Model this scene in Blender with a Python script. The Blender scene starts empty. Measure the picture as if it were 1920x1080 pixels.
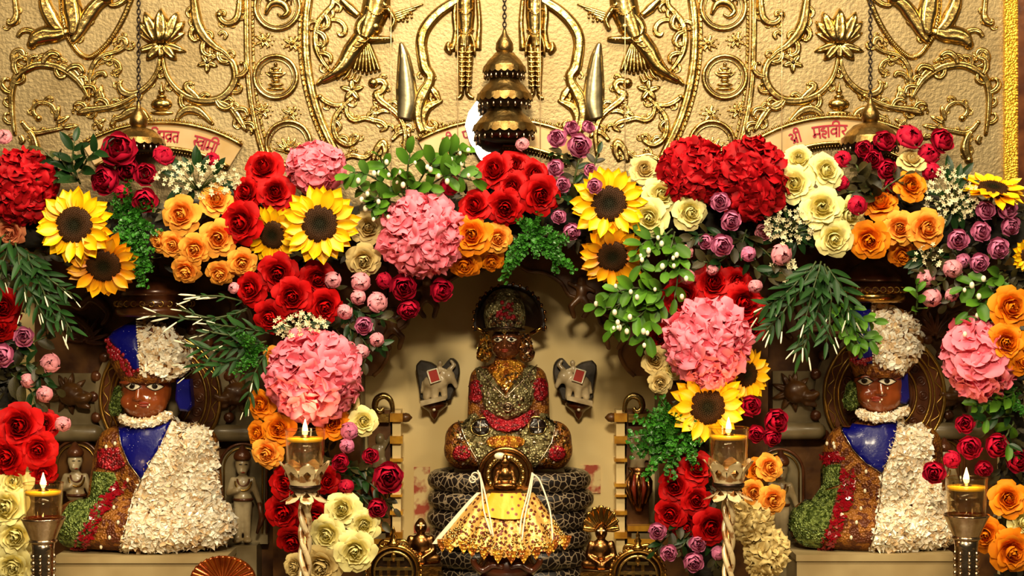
import bpy, bmesh, math, random
from math import pi, sin, cos, sqrt, atan2, radians
from mathutils import Vector, Matrix, Quaternion, noise
from mathutils.bvhtree import BVHTree
from mathutils.geometry import delaunay_2d_cdt

random.seed(7)
SC = bpy.context.scene
COL = SC.collection

# ------------------------------------------------------------------ camera
D = 3.2                       # camera distance to the garland plane (y = 0); one pixel is about 1 mm there
CZ = 0.54
CAM = Vector((0, -D, CZ))
cam_data = bpy.data.cameras.new('camera')
cam_data.sensor_width = 36.0
cam_data.lens = 36.0 * D * 1000 / 1920
cam_data.clip_start = 0.05
cam = bpy.data.objects.new('camera', cam_data)
cam.location = CAM
cam.rotation_euler = (pi / 2, 0, 0)
COL.objects.link(cam)
SC.camera = cam

# ------------------------------------------------------------------ world and lamps
world = bpy.data.worlds.new('world')
SC.world = world
world.use_nodes = True
bg = world.node_tree.nodes['Background']
bg.inputs[0].default_value = (1.0, 0.74, 0.42, 1)
bg.inputs[1].default_value = 0.02

def area(name, loc, target, size, size_y, power, col):
    l = bpy.data.lights.new(name, 'AREA')
    l.shape = 'RECTANGLE'; l.size = size; l.size_y = size_y
    l.energy = power; l.color = col
    o = bpy.data.objects.new(name, l)
    o.location = loc
    d = Vector(target) - Vector(loc)
    o.rotation_euler = d.to_track_quat('-Z', 'Y').to_euler()
    COL.objects.link(o)
    return o

KEY = Vector((0.0, -2.85, 1.76))
area('ceiling_lamp_key', KEY, (0, 0, 0.45), 0.5, 0.22, 46, (1.0, 0.83, 0.56))
area('contrast_light_overhead', (0.1, -1.25, 2.35), (0, 0.05, 0.5), 1.6, 0.35, 52, (1.0, 0.83, 0.56))  # added steep light, split off the key to deepen undersides and graze the gold
area('sparkle_light_side', (-1.5, -1.9, 1.9), (-0.3, 0, 0.6), 0.35, 0.35, 9, (1.0, 0.80, 0.50))  # added light, one of a pair for sparkle on the gold
area('sparkle_light_side', (1.5, -1.9, 1.9), (0.3, 0, 0.6), 0.35, 0.35, 9, (1.0, 0.80, 0.50))  # the other added sparkle light
area('camera_side_fill', (0.5, -4.6, 1.7), (0, 0, 0.5), 1.4, 0.5, 1, (1.0, 0.82, 0.56))  # added weak fill from behind the camera

SC.view_settings.view_transform = 'Standard'
SC.view_settings.look = 'None'
SC.view_settings.exposure = 0.72
SC.view_settings.gamma = 1.0
SC.view_settings.use_curve_mapping = False

SC.cycles.transparent_max_bounces = 24
# ------------------------------------------------------------------ helpers
def S(Y):
    return (D + Y) / D * 0.001            # metres per pixel at depth Y

def P(px, py, Y=0.0):
    s = S(Y)
    return Vector(((px - 960) * s, Y, CZ + (540 - py) * s))

def srgb(r, g, b):
    f = lambda c: (c / 255 / 12.92) if c / 255 <= 0.04045 else ((c / 255 + 0.055) / 1.055) ** 2.4
    return (f(r), f(g), f(b), 1.0)

MATS = {}
def mat(name, col, rough=0.5, metal=0.0, col2=None, nscale=30.0, tex='NOISE', bump=0.0, bscale=80.0,
        attr=None, rand=0.0, coat=0.0, spec=0.5, ramp=(0.35, 0.65), bdist=0.002, trans=0.0, ior=1.45,
        bump2=0.0, b2scale=15.0, sheen=0.0, emit=None, estr=0.0, btex='NOISE', detail=3.0):
    """procedural principled material; attr = (colour at t=0) blended to col by point attribute 'tint'"""
    m = bpy.data.materials.new(name); m.use_nodes = True
    nt = m.node_tree; N = nt.nodes; L = nt.links
    b = N['Principled BSDF']
    b.inputs['Roughness'].default_value = rough
    b.inputs['Metallic'].default_value = metal
    b.inputs['Specular IOR Level'].default_value = spec
    b.inputs['Coat Weight'].default_value = coat
    b.inputs['Coat Roughness'].default_value = 0.12
    b.inputs['IOR'].default_value = ior
    b.inputs['Transmission Weight'].default_value = trans
    b.inputs['Sheen Weight'].default_value = sheen
    tc = N.new('ShaderNodeTexCoord')
    def rgb(c):
        n = N.new('ShaderNodeRGB'); n.outputs[0].default_value = c; return n.outputs[0]
    cur = rgb(col)
    if col2 is not None:
        if tex == 'NOISE':
            t = N.new('ShaderNodeTexNoise'); t.inputs['Scale'].default_value = nscale; t.inputs['Detail'].default_value = detail
            fac = t.outputs['Fac']; L.new(tc.outputs['Object'], t.inputs['Vector'])
        elif tex == 'VORONOI':
            t = N.new('ShaderNodeTexVoronoi'); t.inputs['Scale'].default_value = nscale
            fac = t.outputs['Color']; L.new(tc.outputs['Object'], t.inputs['Vector'])
        elif tex == 'EDGE':
            t = N.new('ShaderNodeTexVoronoi'); t.feature = 'DISTANCE_TO_EDGE'; t.inputs['Scale'].default_value = nscale
            fac = t.outputs['Distance']; L.new(tc.outputs['Object'], t.inputs['Vector'])
        else:
            t = N.new('ShaderNodeTexVoronoi'); t.inputs['Scale'].default_value = nscale
            fac = t.outputs['Distance']; L.new(tc.outputs['Object'], t.inputs['Vector'])
        r = N.new('ShaderNodeMapRange'); r.inputs[1].default_value = ramp[0]; r.inputs[2].default_value = ramp[1]
        L.new(fac, r.inputs[0])
        mx = N.new('ShaderNodeMix'); mx.data_type = 'RGBA'
        L.new(r.outputs[0], mx.inputs[0]); L.new(cur, mx.inputs[6]); mx.inputs[7].default_value = col2
        cur = mx.outputs[2]
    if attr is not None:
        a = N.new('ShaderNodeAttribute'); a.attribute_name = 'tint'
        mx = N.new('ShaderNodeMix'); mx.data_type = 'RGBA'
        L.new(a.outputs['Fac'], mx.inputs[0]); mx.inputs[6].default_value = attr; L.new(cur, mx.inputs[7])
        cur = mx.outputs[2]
    if rand:
        oi = N.new('ShaderNodeObjectInfo')
        r = N.new('ShaderNodeMapRange'); r.inputs[3].default_value = 1 - rand; r.inputs[4].default_value = 1 + rand * 0.6
        L.new(oi.outputs['Random'], r.inputs[0])
        h = N.new('ShaderNodeHueSaturation'); L.new(r.outputs[0], h.inputs['Value']); L.new(cur, h.inputs['Color'])
        cur = h.outputs[0]
    L.new(cur, b.inputs['Base Color'])
    nrm = None
    for st, sc, tx in ((bump2, b2scale, 'NOISE'), (bump, bscale, btex)):
        if st:
            if tx == 'NOISE':
                t = N.new('ShaderNodeTexNoise'); t.inputs['Scale'].default_value = sc; t.inputs['Detail'].default_value = 2.0
                out = t.outputs['Fac']
            else:
                t = N.new('ShaderNodeTexVoronoi'); t.inputs['Scale'].default_value = sc
                out = t.outputs['Distance']
            L.new(tc.outputs['Object'], t.inputs['Vector'])
            bp = N.new('ShaderNodeBump'); bp.inputs['Strength'].default_value = st; bp.inputs['Distance'].default_value = bdist
            L.new(out, bp.inputs['Height'])
            if nrm: L.new(nrm, bp.inputs['Normal'])
            nrm = bp.outputs[0]
    if nrm: L.new(nrm, b.inputs['Normal'])
    if emit is not None:
        b.inputs['Emission Color'].default_value = emit; b.inputs['Emission Strength'].default_value = estr
    MATS[name] = m
    return m

# ---- metals
GOLD = mat('hammered_gold_sheet', (0.345, 0.268, 0.142, 1), 0.5, 1.0, (0.27, 0.20, 0.098, 1), 7, bump=0.5, bscale=150, bump2=0.3, b2scale=30, bdist=0.002)
GOLDR = mat('polished_gold_relief', (0.56, 0.40, 0.15, 1), 0.25, 1.0, (0.38, 0.24, 0.065, 1), 26, bump=0.4, bscale=70, bdist=0.003)
GOLDD = mat('dark_gold', (0.50, 0.30, 0.07, 1), 0.30, 1.0, bump=0.3, bscale=120)
GOLDG = mat('glitter_gold_strip', (0.85, 0.52, 0.05, 1), 0.35, 0.7, (0.55, 0.30, 0.02, 1), 220, 'VORONOI', bump=0.8, bscale=260, btex='VOR', bdist=0.002)
BRASS = mat('aged_brass', (0.52, 0.29, 0.07, 1), 0.22, 1.0, (0.30, 0.14, 0.03, 1), 40, bump=0.25, bscale=140)
BRONZE = mat('dark_bronze', (0.36, 0.17, 0.05, 1), 0.25, 1.0, (0.16, 0.06, 0.02, 1), 45, bump=0.2, bscale=120)
SILVER = mat('tarnished_silver', (0.62, 0.50, 0.36, 1), 0.22, 1.0, (0.34, 0.22, 0.13, 1), 35, bump=0.25, bscale=160)
MIRROR = mat('polished_silver_leaf', (0.95, 0.93, 0.9, 1), 0.12, 1.0)
PENN = mat('dull_silver_gilt', (0.40, 0.34, 0.20, 1), 0.3, 1.0, (0.30, 0.26, 0.15, 1), 25, bump=0.2, bscale=60)
CHATRA = mat('umbrella_brass', (0.30, 0.20, 0.07, 1), 0.36, 1.0, (0.16, 0.09, 0.025, 1), 60, bump=0.5, bscale=120)
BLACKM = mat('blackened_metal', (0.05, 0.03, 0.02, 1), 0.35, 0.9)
CHAINM = mat('dark_chain', (0.03, 0.02, 0.015, 1), 0.4, 0.8)
# ---- stone
MARBLE = mat('cream_marble', srgb(232, 208, 148), 0.45, 0, srgb(212, 184, 120), 5, bump=0.08, bscale=40)
MARBLE2 = mat('grey_cream_marble', srgb(142, 126, 92), 0.35, 0, srgb(98, 82, 52), 14, coat=0.2)
PLINTH = mat('dimmed_plinth_marble', srgb(176, 156, 112), 0.45, 0, srgb(146, 124, 82), 8, bump=0.1, bscale=40)  # darker than the cream marble: the weaker light low down is in the colour
CARVED = mat('shaded_gilded_carved_marble', srgb(108, 70, 30), 0.38, 0.1, srgb(64, 34, 12), 22, bump=0.3, bscale=70, coat=0.15)  # cream gilt carving made brown: the shade of the niches is in the colour
BROWNST = mat('brown_carved_stone', srgb(104, 58, 28), 0.3, 0.15, srgb(66, 30, 14), 26, bump=0.25, bscale=60, coat=0.3)
REDPAINT = mat('flaking_red_paint', srgb(168, 72, 46), 0.6, 0, srgb(222, 196, 136), 30, ramp=(0.44, 0.54), bump=0.1)
PINKTILE = mat('pale_plaque', srgb(224, 196, 150), 0.22, 0.35, srgb(206, 170, 112), 12, coat=0.4)
INK = mat('crimson_lettering', srgb(150, 14, 40), 0.5)
# ---- cloth, enamel, idol dress
FACE = mat('red_brown_face', srgb(150, 76, 32), 0.22, 0, srgb(122, 52, 22), 14, coat=0.55)
BFACE = mat('bronze_face', srgb(158, 96, 52), 0.18, 0.6, srgb(90, 44, 22), 20, coat=0.4)
EYEW = mat('eye_white', srgb(240, 232, 205), 0.25, coat=0.4)
EYEB = mat('eye_black', srgb(22, 12, 8), 0.25, coat=0.4)
LIPS = mat('lip_red', srgb(140, 48, 28), 0.3)
BLUE = mat('blue_enamel', srgb(6, 8, 104), 0.35, 0.0, srgb(215, 215, 235), 150, 'DOT', ramp=(0.10, 0.05), bump=0.35, bscale=120, coat=0.15, spec=0.3)
FLAKE = mat('silver_flakes', srgb(250, 244, 224), 0.34, 0.12, attr=srgb(226, 194, 146), coat=0.2)
BROWNG = mat('brown_gold_dust', srgb(150, 92, 26), 0.42, 0.2, srgb(92, 42, 14), 110, 'VORONOI', bump=0.9, bscale=230, btex='VOR', bdist=0.003)
REDG = mat('red_sequin_dust', srgb(165, 22, 34), 0.3, 0.2, srgb(96, 10, 16), 170, 'VORONOI', bump=0.9, bscale=230, btex='VOR', bdist=0.003)
GREENG = mat('green_tinsel', srgb(132, 150, 74), 0.3, 0.3, srgb(60, 76, 22), 190, 'VORONOI', bump=1.0, bscale=260, btex='VOR', bdist=0.004)
SILVG = mat('silver_filigree', srgb(150, 140, 96), 0.3, 0.55, srgb(92, 80, 44), 110, 'VORONOI', bump=1.0, bscale=190, btex='VOR', bdist=0.004)
GOLDDUST = mat('gold_foil_dust', srgb(214, 150, 44), 0.3, 0.55, srgb(150, 78, 20), 130, 'VORONOI', bump=1.0, bscale=190, btex='VOR', bdist=0.004)
REDGEM = mat('red_gem', srgb(140, 10, 24), 0.12, coat=0.8)
PEARL = mat('pearl', srgb(236, 224, 190), 0.18, coat=0.6)
SNAKE = mat('serpent_scale_paint', srgb(138, 120, 94), 0.4, 0, srgb(18, 10, 8), 78, 'EDGE', ramp=(0.035, 0.075), coat=0.3)
NETCLOTH = mat('gold_net_cloth', srgb(226, 178, 92), 0.34, 0.35, srgb(96, 36, 14), 120, 'DOT', ramp=(0.46, 0.34), bump=0.6, bscale=120, bdist=0.003)
WHITECLOTH = mat('white_cotton', srgb(236, 222, 190), 0.7)
WOOD = mat('dark_polished_wood', srgb(92, 42, 18), 0.25, 0, srgb(56, 22, 8), 20, coat=0.5)
# ---- glass and flame
def glass_mat(name, tint, gloss=0.16):
    m = bpy.data.materials.new(name); m.use_nodes = True
    nt = m.node_tree; N = nt.nodes; L = nt.links
    N.remove(N['Principled BSDF'])
    tr = N.new('ShaderNodeBsdfTransparent'); tr.inputs[0].default_value = tint
    gl = N.new('ShaderNodeBsdfGlossy'); gl.inputs[0].default_value = (1, .95, .85, 1); gl.inputs['Roughness'].default_value = 0.04
    lw = N.new('ShaderNodeLayerWeight'); lw.inputs[0].default_value = 0.5
    pw = N.new('ShaderNodeMath'); pw.operation = 'POWER'; pw.inputs[1].default_value = 4.0; L.new(lw.outputs['Facing'], pw.inputs[0])
    fr = N.new('ShaderNodeMapRange'); fr.inputs[3].default_value = 0.035; fr.inputs[4].default_value = 0.6; L.new(pw.outputs[0], fr.inputs[0])
    mx = N.new('ShaderNodeMixShader')
    L.new(fr.outputs[0], mx.inputs[0]); L.new(tr.outputs[0], mx.inputs[1]); L.new(gl.outputs[0], mx.inputs[2])
    L.new(mx.outputs[0], N['Material Output'].inputs[0])
    return m
GLASS = glass_mat('clear_glass', (0.93, 0.90, 0.82, 1))
WATER = glass_mat('clear_water', (0.97, 0.92, 0.80, 1))
OIL = mat('golden_oil', srgb(255, 200, 40), 0.15, 0, coat=0.5)
FLAME = mat('flame', (1, .8, .4, 1), emit=(1.0, 0.62, 0.18, 1), estr=2.4)
WICK = mat('wick', srgb(60, 40, 20), 0.8)
# ---- flowers and leaves
LEAFD = mat('dark_green_leaf', srgb(30, 62, 24), 0.38, 0, srgb(20, 44, 16), 60, rand=0.35, spec=0.3)
LEAFL = mat('fresh_green_leaf', srgb(86, 132, 28), 0.5, 0, attr=srgb(32, 74, 16), rand=0.35, spec=0.3)
LEAFW = mat('willow_green_leaf', srgb(38, 78, 28), 0.5, 0, attr=srgb(22, 48, 18), rand=0.3, spec=0.3)
LEAFF = mat('fern_green', srgb(66, 138, 36), 0.4, 0, srgb(28, 80, 18), 40, rand=0.3, coat=0.1)
LEAFO = mat('olive_leaf', srgb(62, 56, 18), 0.5, 0, srgb(38, 30, 10), 30, rand=0.3)
CORE = mat('garland_gap_shade', srgb(18, 18, 7), 0.9, 0, srgb(26, 16, 6), 40, bump=0.8, bscale=70, bdist=0.006)  # near-black: the shade between the blooms is put into the core colour
STEM = mat('green_stem', srgb(56, 68, 24), 0.5)
BUDW = mat('white_bud', srgb(236, 232, 200), 0.4)
GYPW = mat('tiny_white_flower', srgb(226, 214, 170), 0.5)
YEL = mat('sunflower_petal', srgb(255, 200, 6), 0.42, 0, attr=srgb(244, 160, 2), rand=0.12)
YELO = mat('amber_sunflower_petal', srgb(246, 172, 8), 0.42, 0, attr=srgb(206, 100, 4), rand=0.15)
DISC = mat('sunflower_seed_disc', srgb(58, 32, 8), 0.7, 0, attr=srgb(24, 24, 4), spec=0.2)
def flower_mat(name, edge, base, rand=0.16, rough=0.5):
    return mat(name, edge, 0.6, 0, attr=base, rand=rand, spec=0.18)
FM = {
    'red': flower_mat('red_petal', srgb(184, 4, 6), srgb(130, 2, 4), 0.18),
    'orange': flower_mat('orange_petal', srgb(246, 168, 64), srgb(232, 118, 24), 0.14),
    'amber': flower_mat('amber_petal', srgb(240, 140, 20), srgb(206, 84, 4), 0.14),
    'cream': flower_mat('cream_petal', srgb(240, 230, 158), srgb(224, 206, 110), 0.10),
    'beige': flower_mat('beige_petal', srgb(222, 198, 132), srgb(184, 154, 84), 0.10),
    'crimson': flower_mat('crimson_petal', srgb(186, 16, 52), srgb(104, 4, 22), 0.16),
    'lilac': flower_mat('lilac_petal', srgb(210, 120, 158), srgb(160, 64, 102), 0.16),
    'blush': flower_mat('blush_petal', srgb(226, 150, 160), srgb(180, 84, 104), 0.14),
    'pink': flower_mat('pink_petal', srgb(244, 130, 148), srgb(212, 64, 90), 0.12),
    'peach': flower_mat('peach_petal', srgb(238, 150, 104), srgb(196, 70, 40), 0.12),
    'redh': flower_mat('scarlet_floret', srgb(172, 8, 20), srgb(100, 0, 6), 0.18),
}

# ------------------------------------------------------------------ objects
def wloc(o):
    v = Vector((0, 0, 0))
    while o is not None:
        v += o.location; o = o.parent
    return v

def tag(o, label=None, cat=None, group=None, kind=None):
    if label: o['label'] = label
    if cat: o['category'] = cat
    if group: o['group'] = group
    if kind: o['kind'] = kind
    return o

def thing(name, label, cat, loc, group=None):
    o = bpy.data.objects.new(name, None)
    o.empty_display_size = 0.02
    o.location = loc
    COL.objects.link(o)
    return tag(o, label, cat, group)

class MB:
    """mesh collector in world coordinates"""
    def __init__(s):
        s.v = []; s.f = []; s.t = []
    def add(s, vs, fs, t=None):
        o = len(s.v)
        s.v += [Vector(v) for v in vs]
        s.f += [tuple(i + o for i in f) for f in fs]
        s.t += list(t) if t is not None else [1.0] * len(vs)
        return s
    def box(s, a, b):
        x0, y0, z0 = a; x1, y1, z1 = b
        return s.add([(x0, y0, z0), (x1, y0, z0), (x1, y1, z0), (x0, y1, z0), (x0, y0, z1), (x1, y0, z1), (x1, y1, z1), (x0, y1, z1)],
                     [(3, 2, 1, 0), (4, 5, 6, 7), (0, 1, 5, 4), (1, 2, 6, 5), (2, 3, 7, 6), (3, 0, 4, 7)])
    def tube(s, pts, rad, n=8, caps=True, flat=1.0):
        pts = [Vector(p) for p in pts]
        if not isinstance(rad, (list, tuple)): rad = [rad] * len(pts)
        vs = []; fs = []
        up = None
        for i, p in enumerate(pts):
            d = (pts[min(i + 1, len(pts) - 1)] - pts[max(i - 1, 0)])
            if d.length < 1e-9: d = Vector((0, 0, 1))
            d.normalize()
            if up is None:
                up = d.orthogonal().normalized()
            up = (up - d * up.dot(d))
            if up.length < 1e-6: up = d.orthogonal()
            up.normalize()
            sd = d.cross(up)
            for k in range(n):
                a = 2 * pi * k / n
                vs.append(p + (up * cos(a) + sd * sin(a) * flat) * rad[i])
        for i in range(len(pts) - 1):
            for k in range(n):
                k2 = (k + 1) % n
                fs.append((i * n + k, i * n + k2, (i + 1) * n + k2, (i + 1) * n + k))
        if caps:
            fs.append(tuple(range(n - 1, -1, -1)))
            fs.append(tuple((len(pts) - 1) * n + k for k in range(n)))
        return s.add(vs, fs)
    def lathe(s, prof, c, n=20, sx=1.0, sy=1.0, scal=0, scn=0):
        """prof: (radius, z) list around vertical axis at c; scalloped rim optional"""
        vs = []; fs = []
        for r, z in prof:
            for k in range(n):
                a = 2 * pi * k / n
                q = r * (1 + scal * abs(sin(a * scn / 2))) if scal else r
                vs.append((c[0] + q * cos(a) * sx, c[1] + q * sin(a) * sy, c[2] + z))
        for i in range(len(prof) - 1):
            for k in range(n):
                k2 = (k + 1) % n
                fs.append((i * n + k, i * n + k2, (i + 1) * n + k2, (i + 1) * n + k))
        if prof[0][0] > 1e-6: fs.append(tuple(range(n - 1, -1, -1)))
        if prof[-1][0] > 1e-6: fs.append(tuple((len(prof) - 1) * n + k for k in range(n)))
        return s.add(vs, fs)
    def ball(s, c, r, n=8, m=6):
        if not isinstance(r, (list, tuple)): r = (r, r, r)
        vs = [(c[0], c[1], c[2] - r[2])]; fs = []
        for i in range(1, m):
            ph = -pi / 2 + pi * i / m
            for k in range(n):
                a = 2 * pi * k / n
                vs.append((c[0] + r[0] * cos(ph) * cos(a), c[1] + r[1] * cos(ph) * sin(a), c[2] + r[2] * sin(ph)))
        vs.append((c[0], c[1], c[2] + r[2]))
        for k in range(n):
            k2 = (k + 1) % n
            fs.append((0, 1 + k2, 1 + k))
            for i in range(m - 2):
                fs.append((1 + i * n + k, 1 + i * n + k2, 1 + (i + 1) * n + k2, 1 + (i + 1) * n + k))
            fs.append((1 + (m - 2) * n + k, 1 + (m - 2) * n + k2, len(vs) - 1))
        return s.add(vs, fs)
    def torus(s, c, R, r, axis='Y', n=28, m=8, sx=1.0, sz=1.0, a0=0, a1=2 * pi):
        full = abs(a1 - a0 - 2 * pi) < 1e-6
        pts = []
        k = n if full else n + 1
        vs = []; fs = []
        for i in range(k):
            a = a0 + (a1 - a0) * i / n
            for j in range(m):
                b = 2 * pi * j / m
                q = R + r * cos(b)
                if axis == 'Y': vs.append((c[0] + q * cos(a) * sx, c[1] + r * sin(b), c[2] + q * sin(a) * sz))
                else: vs.append((c[0] + q * cos(a) * sx, c[1] + q * sin(a) * sz, c[2] + r * sin(b)))
        for i in range(n if full else n):
            i2 = (i + 1) % k
            if not full and i + 1 >= k: break
            for j in range(m):
                j2 = (j + 1) % m
                fs.append((i * m + j, i2 * m + j, i2 * m + j2, i * m + j2))
        return s.add(vs, fs)
    def prism(s, poly_px, Y0, Y1, bev=0.0):
        """outline in pixels extruded from depth Y0 (front) to Y1 (back)"""
        n = len(poly_px)
        vs = []
        cx = sum(p[0] for p in poly_px) / n; cy = sum(p[1] for p in poly_px) / n
        rings = [(Y0, bev), (Y0 + bev * 0.001, 0), (Y1, 0)] if bev else [(Y0, 0), (Y1, 0)]
        Yr = Y0
        for Y, ins in rings:
            for x, y in poly_px:
                dx, dy = cx - x, cy - y; l = sqrt(dx * dx + dy * dy) + 1e-9
                q = P(x + dx / l * ins, y + dy / l * ins, Yr); q.y = Y
                vs.append(q)
        fs = [tuple(range(n))]
        for r in range(len(rings) - 1):
            for k in range(n):
                k2 = (k + 1) % n
                fs.append((r * n + k, (r + 1) * n + k, (r + 1) * n + k2, r * n + k2))
        fs.append(tuple((len(rings) - 1) * n + k for k in range(n - 1, -1, -1)))
        return s.add(vs, fs)
    def mesh(s, name, m, off=Vector((0, 0, 0)), smooth=True, tint=False):
        me = bpy.data.meshes.new(name)
        me.from_pydata([v - off for v in s.v], [], s.f)
        if m: me.materials.append(m)
        if smooth: me.shade_smooth()
        if tint:
            a = me.attributes.new('tint', 'FLOAT', 'POINT')
            a.data.foreach_set('value', s.t)
        me.update()
        return me
    def build(s, name, m, parent=None, smooth=True, kind=None, label=None, tint=False):
        off = wloc(parent) if parent else Vector((0, 0, 0))
        if parent is None and s.v:
            lo = Vector((sum(v.x for v in s.v) / len(s.v), sum(v.y for v in s.v) / len(s.v), min(v.z for v in s.v)))
            off = lo
        me = s.mesh(name, m, off, smooth, tint)
        bm = bmesh.new(); bm.from_mesh(me); bmesh.ops.recalc_face_normals(bm, faces=bm.faces); bm.to_mesh(me); bm.free()
        o = bpy.data.objects.new(name, me)
        if parent: o.parent = parent
        else: o.location = off
        COL.objects.link(o)
        if smooth == 'auto': pass
        tag(o, label=label, kind=kind)
        return o

def put(name, me, parent, M):
    o = bpy.data.objects.new(name, me)
    o.parent = parent
    o.matrix_basis = M
    COL.objects.link(o)
    return o

def crom(pts, k=4):
    """Catmull-Rom smoothing of a point list of any dimension"""
    out = []
    n = len(pts)
    for i in range(n - 1):
        p0, p1, p2, p3 = pts[max(i - 1, 0)], pts[i], pts[i + 1], pts[min(i + 2, n - 1)]
        for j in range(k):
            t = j / k
            out.append(tuple(0.5 * (2 * b + (c - a) * t + (2 * a - 5 * b + 4 * c - d) * t * t + (3 * b - a - 3 * c + d) * t ** 3)
                             for a, b, c, d in zip(p0, p1, p2, p3)))
    out.append(tuple(pts[-1]))
    return out

def blob(name, caps, Y, m, parent, voxel=0.004, smooth=4, kind=None, label=None):
    """one continuous surface from overlapping tapered capsules / ellipsoids.
    ('c', px,py,dy,r, px,py,dy,r) or ('e', px,py,dy, rx,rz,ry) in pixels; dy in mm away from the viewer"""
    s = S(Y)
    mb = MB()
    def W(px, py, dy):
        q = P(px, py, Y); q.y += dy * 0.001; return q
    for c in caps:
        if c[0] == 'e':
            mb.ball(W(*c[1:4]), (c[4] * s, c[6] * s, c[5] * s), 20, 14)
        else:
            a = W(*c[1:4]); b = W(*c[5:8]); r0 = c[4] * s; r1 = c[8] * s
            mb.ball(a, r0, 14, 10); mb.ball(b, r1, 14, 10)
            mb.tube([a, b], [r0, r1], 14)
    me = mb.mesh('tmp', None)
    o = bpy.data.objects.new('tmp', me); COL.objects.link(o)
    r = o.modifiers.new('r', 'REMESH'); r.mode = 'VOXEL'; r.voxel_size = voxel
    if smooth:
        q = o.modifiers.new('s', 'SMOOTH'); q.iterations = smooth; q.factor = 0.5
    dg = bpy.context.evaluated_depsgraph_get()
    me2 = bpy.data.meshes.new_from_object(o.evaluated_get(dg))
    bpy.data.objects.remove(o); bpy.data.meshes.remove(me)
    off = wloc(parent) if parent else Vector((0, 0, 0))
    for v in me2.vertices: v.co = v.co - off
    me2.materials.clear(); me2.materials.append(m)
    me2.shade_smooth(); me2.name = name
    o = bpy.data.objects.new(name, me2)
    if parent: o.parent = parent
    COL.objects.link(o)
    tag(o, label=label, kind=kind)
    return o

def bvh_of(*obs):
    vs = []; fs = []
    for o in obs:
        off = wloc(o); b = len(vs)
        vs += [v.co + off for v in o.data.vertices]
        fs += [tuple(i + b for i in p.vertices) for p in o.data.polygons]
    return BVHTree.FromPolygons(vs, fs)

def cast(px, py, bvh, Yf=0.15):
    d = (P(px, py, 0) - CAM).normalized()
    h = bvh.ray_cast(CAM, d)
    if h[0] is not None: return h[0], (h[1] if h[1].dot(d) < 0 else -h[1]), True
    h = bvh.find_nearest(P(px, py, Yf))
    n = h[1] if h[1].dot(d) < 0 else -h[1]
    return h[0], n, False

def inpoly(x, y, poly):
    c = False; j = len(poly) - 1
    for i in range(len(poly)):
        a, b = poly[i], poly[j]
        if (a[1] > y) != (b[1] > y) and x < (b[0] - a[0]) * (y - a[1]) / (b[1] - a[1]) + a[0]: c = not c
        j = i
    return c

def resample(poly, step, closed=True):
    out = []
    n = len(poly)
    for i in range(n if closed else n - 1):
        a, b = poly[i], poly[(i + 1) % n]
        k = max(1, int(sqrt((a[0] - b[0]) ** 2 + (a[1] - b[1]) ** 2) / step))
        for j in range(k): out.append((a[0] + (b[0] - a[0]) * j / k, a[1] + (b[1] - a[1]) * j / k))
    if not closed: out.append(poly[-1])
    return out

def drape(poly, bvh, off, name, m, parent, step=7, Yf=0.15, label=None, kind=None):
    """a thin sheet with the outline poly (pixels) laid on the surface behind it"""
    bd = resample(poly, step)
    n = len(bd)
    pts = list(bd)
    x0 = min(p[0] for p in poly); x1 = max(p[0] for p in poly); y0 = min(p[1] for p in poly); y1 = max(p[1] for p in poly)
    y = y0 + step / 2
    while y < y1:
        x = x0 + step / 2
        while x < x1:
            if inpoly(x, y, poly) and min((x - b[0]) ** 2 + (y - b[1]) ** 2 for b in bd) > (step * 0.5) ** 2: pts.append((x, y))
            x += step
        y += step
    r = delaunay_2d_cdt([Vector(p) for p in pts], [(i, (i + 1) % n) for i in range(n)], [], 1, 1e-5)
    mb = MB(); vs = []; bk = []
    for q in r[0]:
        l, nn, hit = cast(q[0], q[1], bvh, Yf)
        toc = (CAM - l).normalized()
        vs.append(l + nn * off * 0.7 + toc * off * 0.5); bk.append(l - toc * off)
    k = len(vs)
    fs = [tuple(f) for f in r[2]]
    cnt = {}
    for f in fs:
        for i in range(3):
            e = (f[i], f[(i + 1) % 3]); cnt[e] = 1
    side = [(a, b, b + k, a + k) for (a, b) in cnt if (b, a) not in cnt]
    mb.add(vs + bk, fs + side)
    return mb.build(name, m, parent, label=label, kind=kind)

def trim(pts, bvh, rad, name, m, parent, Yf=0.15, off=0.001, beads=0, step=6):
    """thin cord (or bead line) laid along a pixel path on a surface"""
    mb = MB()
    q = [cast(x, y, bvh, Yf) for x, y in resample(pts, step, False)]
    w = [a + n * off for a, n, h in q]
    if beads:
        for p in w: mb.ball(p, rad, 6, 4)
    else: mb.tube(w, rad, 6)
    return mb.build(name, m, parent)

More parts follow.
